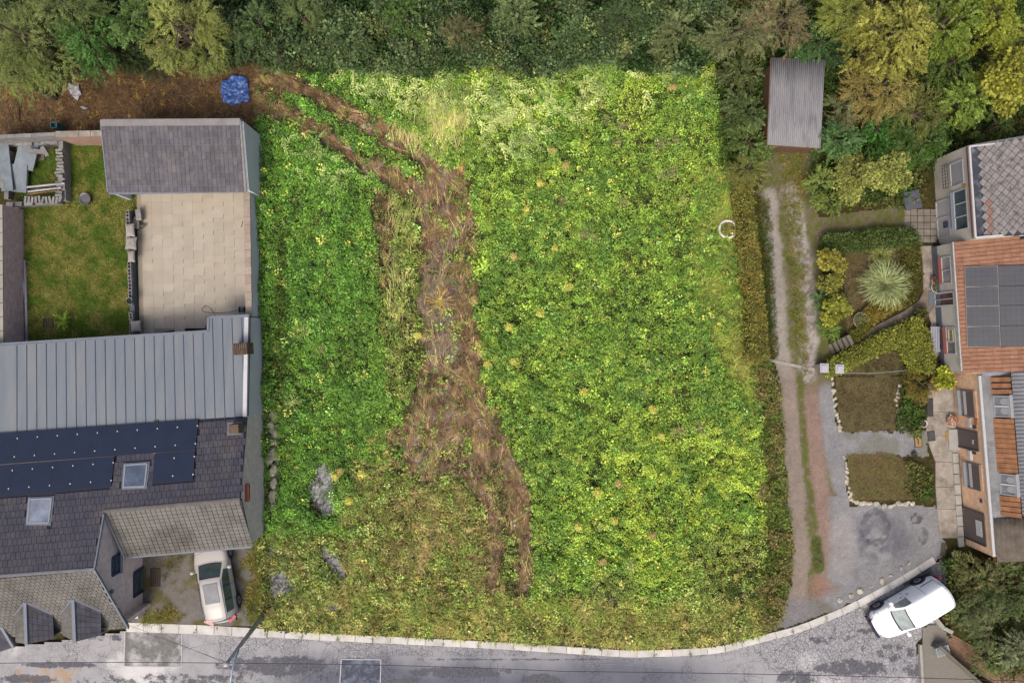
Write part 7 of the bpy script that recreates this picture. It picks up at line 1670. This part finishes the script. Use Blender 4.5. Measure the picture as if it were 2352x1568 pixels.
# benches, bins, posts
def bench(x, y, L_, label, m):
    c = W(x, y, .45); t = thing('garden_bench', grd(c), label, 'bench')
    for k in range(4): b = MB(); b.box(c+Vector((-.2+k*.13, 0, 0)), (.11, L_, .03)); b.build('seat_slat', m, t)
    for k in range(2): b = MB(); b.box(c+Vector((.36, 0, .2+k*.18)), (.03, L_, .12)); b.build('back_slat', m, t)
    for sx in (-.2, .3):
        for sy in (-1, 1): b = MB(); b.box(Vector((c.x+sx, c.y+sy*(L_/2-.08), .215)), (.05, .05, .43)); b.build('leg', m, t)
bench(2148, 779, 1.4, 'white slatted bench against the cream house wall', flat('bench_white', C(162, 162, 176)))
for i, (x, y, m, l) in enumerate(((2158, 836, flat('green_planter', C(96, 128, 84)), 'green flower trough leaning by the hedge end'), (2150, 828, flat('brown_planter', C(84, 50, 44)), 'dark brown flower trough above the green one'), (2164, 843, flat('rust_planter', C(120, 72, 60)), 'rusty brown flower trough below the green one'))):
    crate(x, y, .05, .8, .22, .2, .5, m, l, 'flower_trough', 'trough')
crate(2141, 685, .04, .45, .8, .06, 0, flat('drain_blue', C(112, 120, 128)), 'slatted blue grey drain cover before the french door', 'drain_cover', 'drain cover')
crate(1978+128, 556, .02, .5, .3, .05, 0, flat('grid', C(150, 142, 128)), 'pale concrete drain grid at the paved yard', 'drain_grid', 'drain grid')
crate(2166, 1261, .02, .28, .7, .04, -.1, flat('iron_grid', C(84, 76, 66)), 'rusty iron drain grating near the kerb end', 'drain_grating', 'drain grating')
for (x, y, l) in ((1893, 845, 'white square gate post cap left of the hedge tip'), (1928, 847, 'white square gate post cap right of the hedge tip')):
    c = W(x, y, .9); t = thing('gate_post', grd(c), l, 'gate post'); b = MB(); b.box(Vector((c.x, c.y, .42)), (.38, .38, .84)); b.build('post', CONC, t); b = MB(); b.box(c, (.46, .5, .09)); b.box(c+Vector((0, 0, .07)), (.3, .32, .05)); b.build('cap', flat('white_cap', C(176, 176, 184)), t)
b = MB(); pts = [W(1930, 855, .6), W(2000, 857, .62), W(2060, 852, .62), W(2085, 850, .6)]; b.tube(pts, .03, 6); [b.tube([grd(p), p], .03, 6) for p in pts]; b.build('tube_fence', flat('grey_green_rail', C(120, 126, 112)), None, label='low grey green rail fence between the two lawn beds', cat='fence')
# garden steps
st = thing('garden_steps', W(1930, 798), 'four concrete garden steps between driveway and garden path', 'steps')
for k in range(5):
    x0, y0 = 1902+k*9.6, 792-k*5.2; z = .08+.05*k; p = [W(x0, y0, z), W(x0+6.6, y0-3.4, z), W(x0+17.6, y0+18, z), W(x0+11, y0+22, z)]; MB().prism(p, 0, z+.06*k).build('step', mat('step_concrete', C(112, 106, 96), .9, .2, 3, stain=C(80, 76, 68), per_obj=.08), st)
KD = mat('pale_channel', C(158, 152, 142), .85, .2, 4)
b = MB(); pts = [(1752, 824), (1790, 832), (1820, 838), (1850, 845), (1885, 850)]
for i in range(4): b.beam(W(*pts[i], .03), W(*pts[i+1], .03), .16, .05)
b.build('drain_channel', KD, None, label='pale concrete threshold crossing the driveway at the gate posts', cat='threshold')
# firewood-like basket and pots near brick door
pot(2181, 965, .28, .25, TC, 'terracotta bowl with pale ornaments beside the brick house door', C(200, 170, 150, 1.2))
# lower right: slope wall, bollards, brick paved strip
rp = thing('retaining_wall', W(2200, 1520), 'concrete retaining wall edge running down the lower right corner', 'wall')
pts = [(2150, 1478), (2185, 1510), (2225, 1545), (2275, 1590)]
for (a, c_) in zip(pts, pts[1:]): b = MB(); b.beam(W(*a, .35), W(*c_, .35), .16, .75); b.build('wall_panel', mat('grey_wall_panel', C(110, 106, 98), .9, .2, 2), rp)
pts = [(2140, 1410), (2165, 1440), (2185, 1450)]
w2 = thing('concrete_edge', W(2160, 1430), 'short pale concrete edging beside the rear of the white van', 'edging')
for (a, c_) in zip(pts, pts[1:]): b = MB(); b.beam(W(*a, .15), W(*c_, .15), .2, .35); b.build('edging_slab', KST, w2)
bp_ = tag(bpy.data.objects.new('brick_strip', None), kind='structure'); COL.objects.link(bp_)
BPV = mat('clay_paver', C(138, 110, 90), .9, .2, 5, per_obj=.12); bme = unit_mesh('clay_paver', MB().box((0, 0, 0), (1, 1, 1)), BPV); k = 0
a, c_ = W(2165, 1500), W(2350, 1600); d = (c_-a); L_ = d.length; d.normalize(); s_ = Vector((-d.y, d.x, 0)); an = math.atan2(d.y, d.x)
for i in range(int(L_/.24)):
    for j in range(9):
        p = a+d*(i*.24+(.12 if j % 2 else 0))+s_*(j*.14-.0)
        piece('clay_paver', bme, p+Vector((0, 0, .0+.003*((i+j) % 3))), Matrix.Rotation(an, 3, 'Z').to_quaternion(), bp_, (.23, .13, .05)); k += 1
sheet('lower_forecourt', [(2118, 1440), (2160, 1430), (2200, 1500), (2250, 1570), (2280, 1640), (2120, 1640), (2118, 1540)], .0, np.array(C(132, 128, 120)), GRAVM, res=.12)
b = MB(); b.beam(W(2112, 1478, 0), W(2118, 1600, 0), .14, .3); b.build('edge_kerb', KST, None, label='narrow pale kerb along the right end of the road at the bottom', cat='kerb')
def bollard(x, y, label):
    c = W(x, y); t = thing('planter_box', c, label, 'planter'); MB().box(c+Vector((0, 0, .25)), (.75, .5, .5), .3).build('box', mat('planter_grey', C(150, 156, 156)), t); MB().box(c+Vector((0, 0, .51)), (.6, .35, .04), .3).build('lid', flat('planter_lid', C(120, 126, 128)), t)
bollard(2155, 1487, 'pale grey storage box at the end of the retaining wall')
log(1567, 1437, 1585, 1462, .03, 'thin dark stick lying in the grass near the kerb', LOGM, .35, 'stick', 'stick')
c = W(356, 1322); 
crate(357, 1325, .01, .55, 1.0, .05, 0.0, flat('brown_grate', C(62, 48, 38)), 'brown rectangular entrance grate beside the patio door', 'entrance_grate', 'grate')
rosette('lawn_weed', 148, 735, 60, .6, C(120, 144, 50, 1.4), 'light green weed bush growing on the lawn near the dark grate', 'weed', .35, (0, .9), .1, 501)
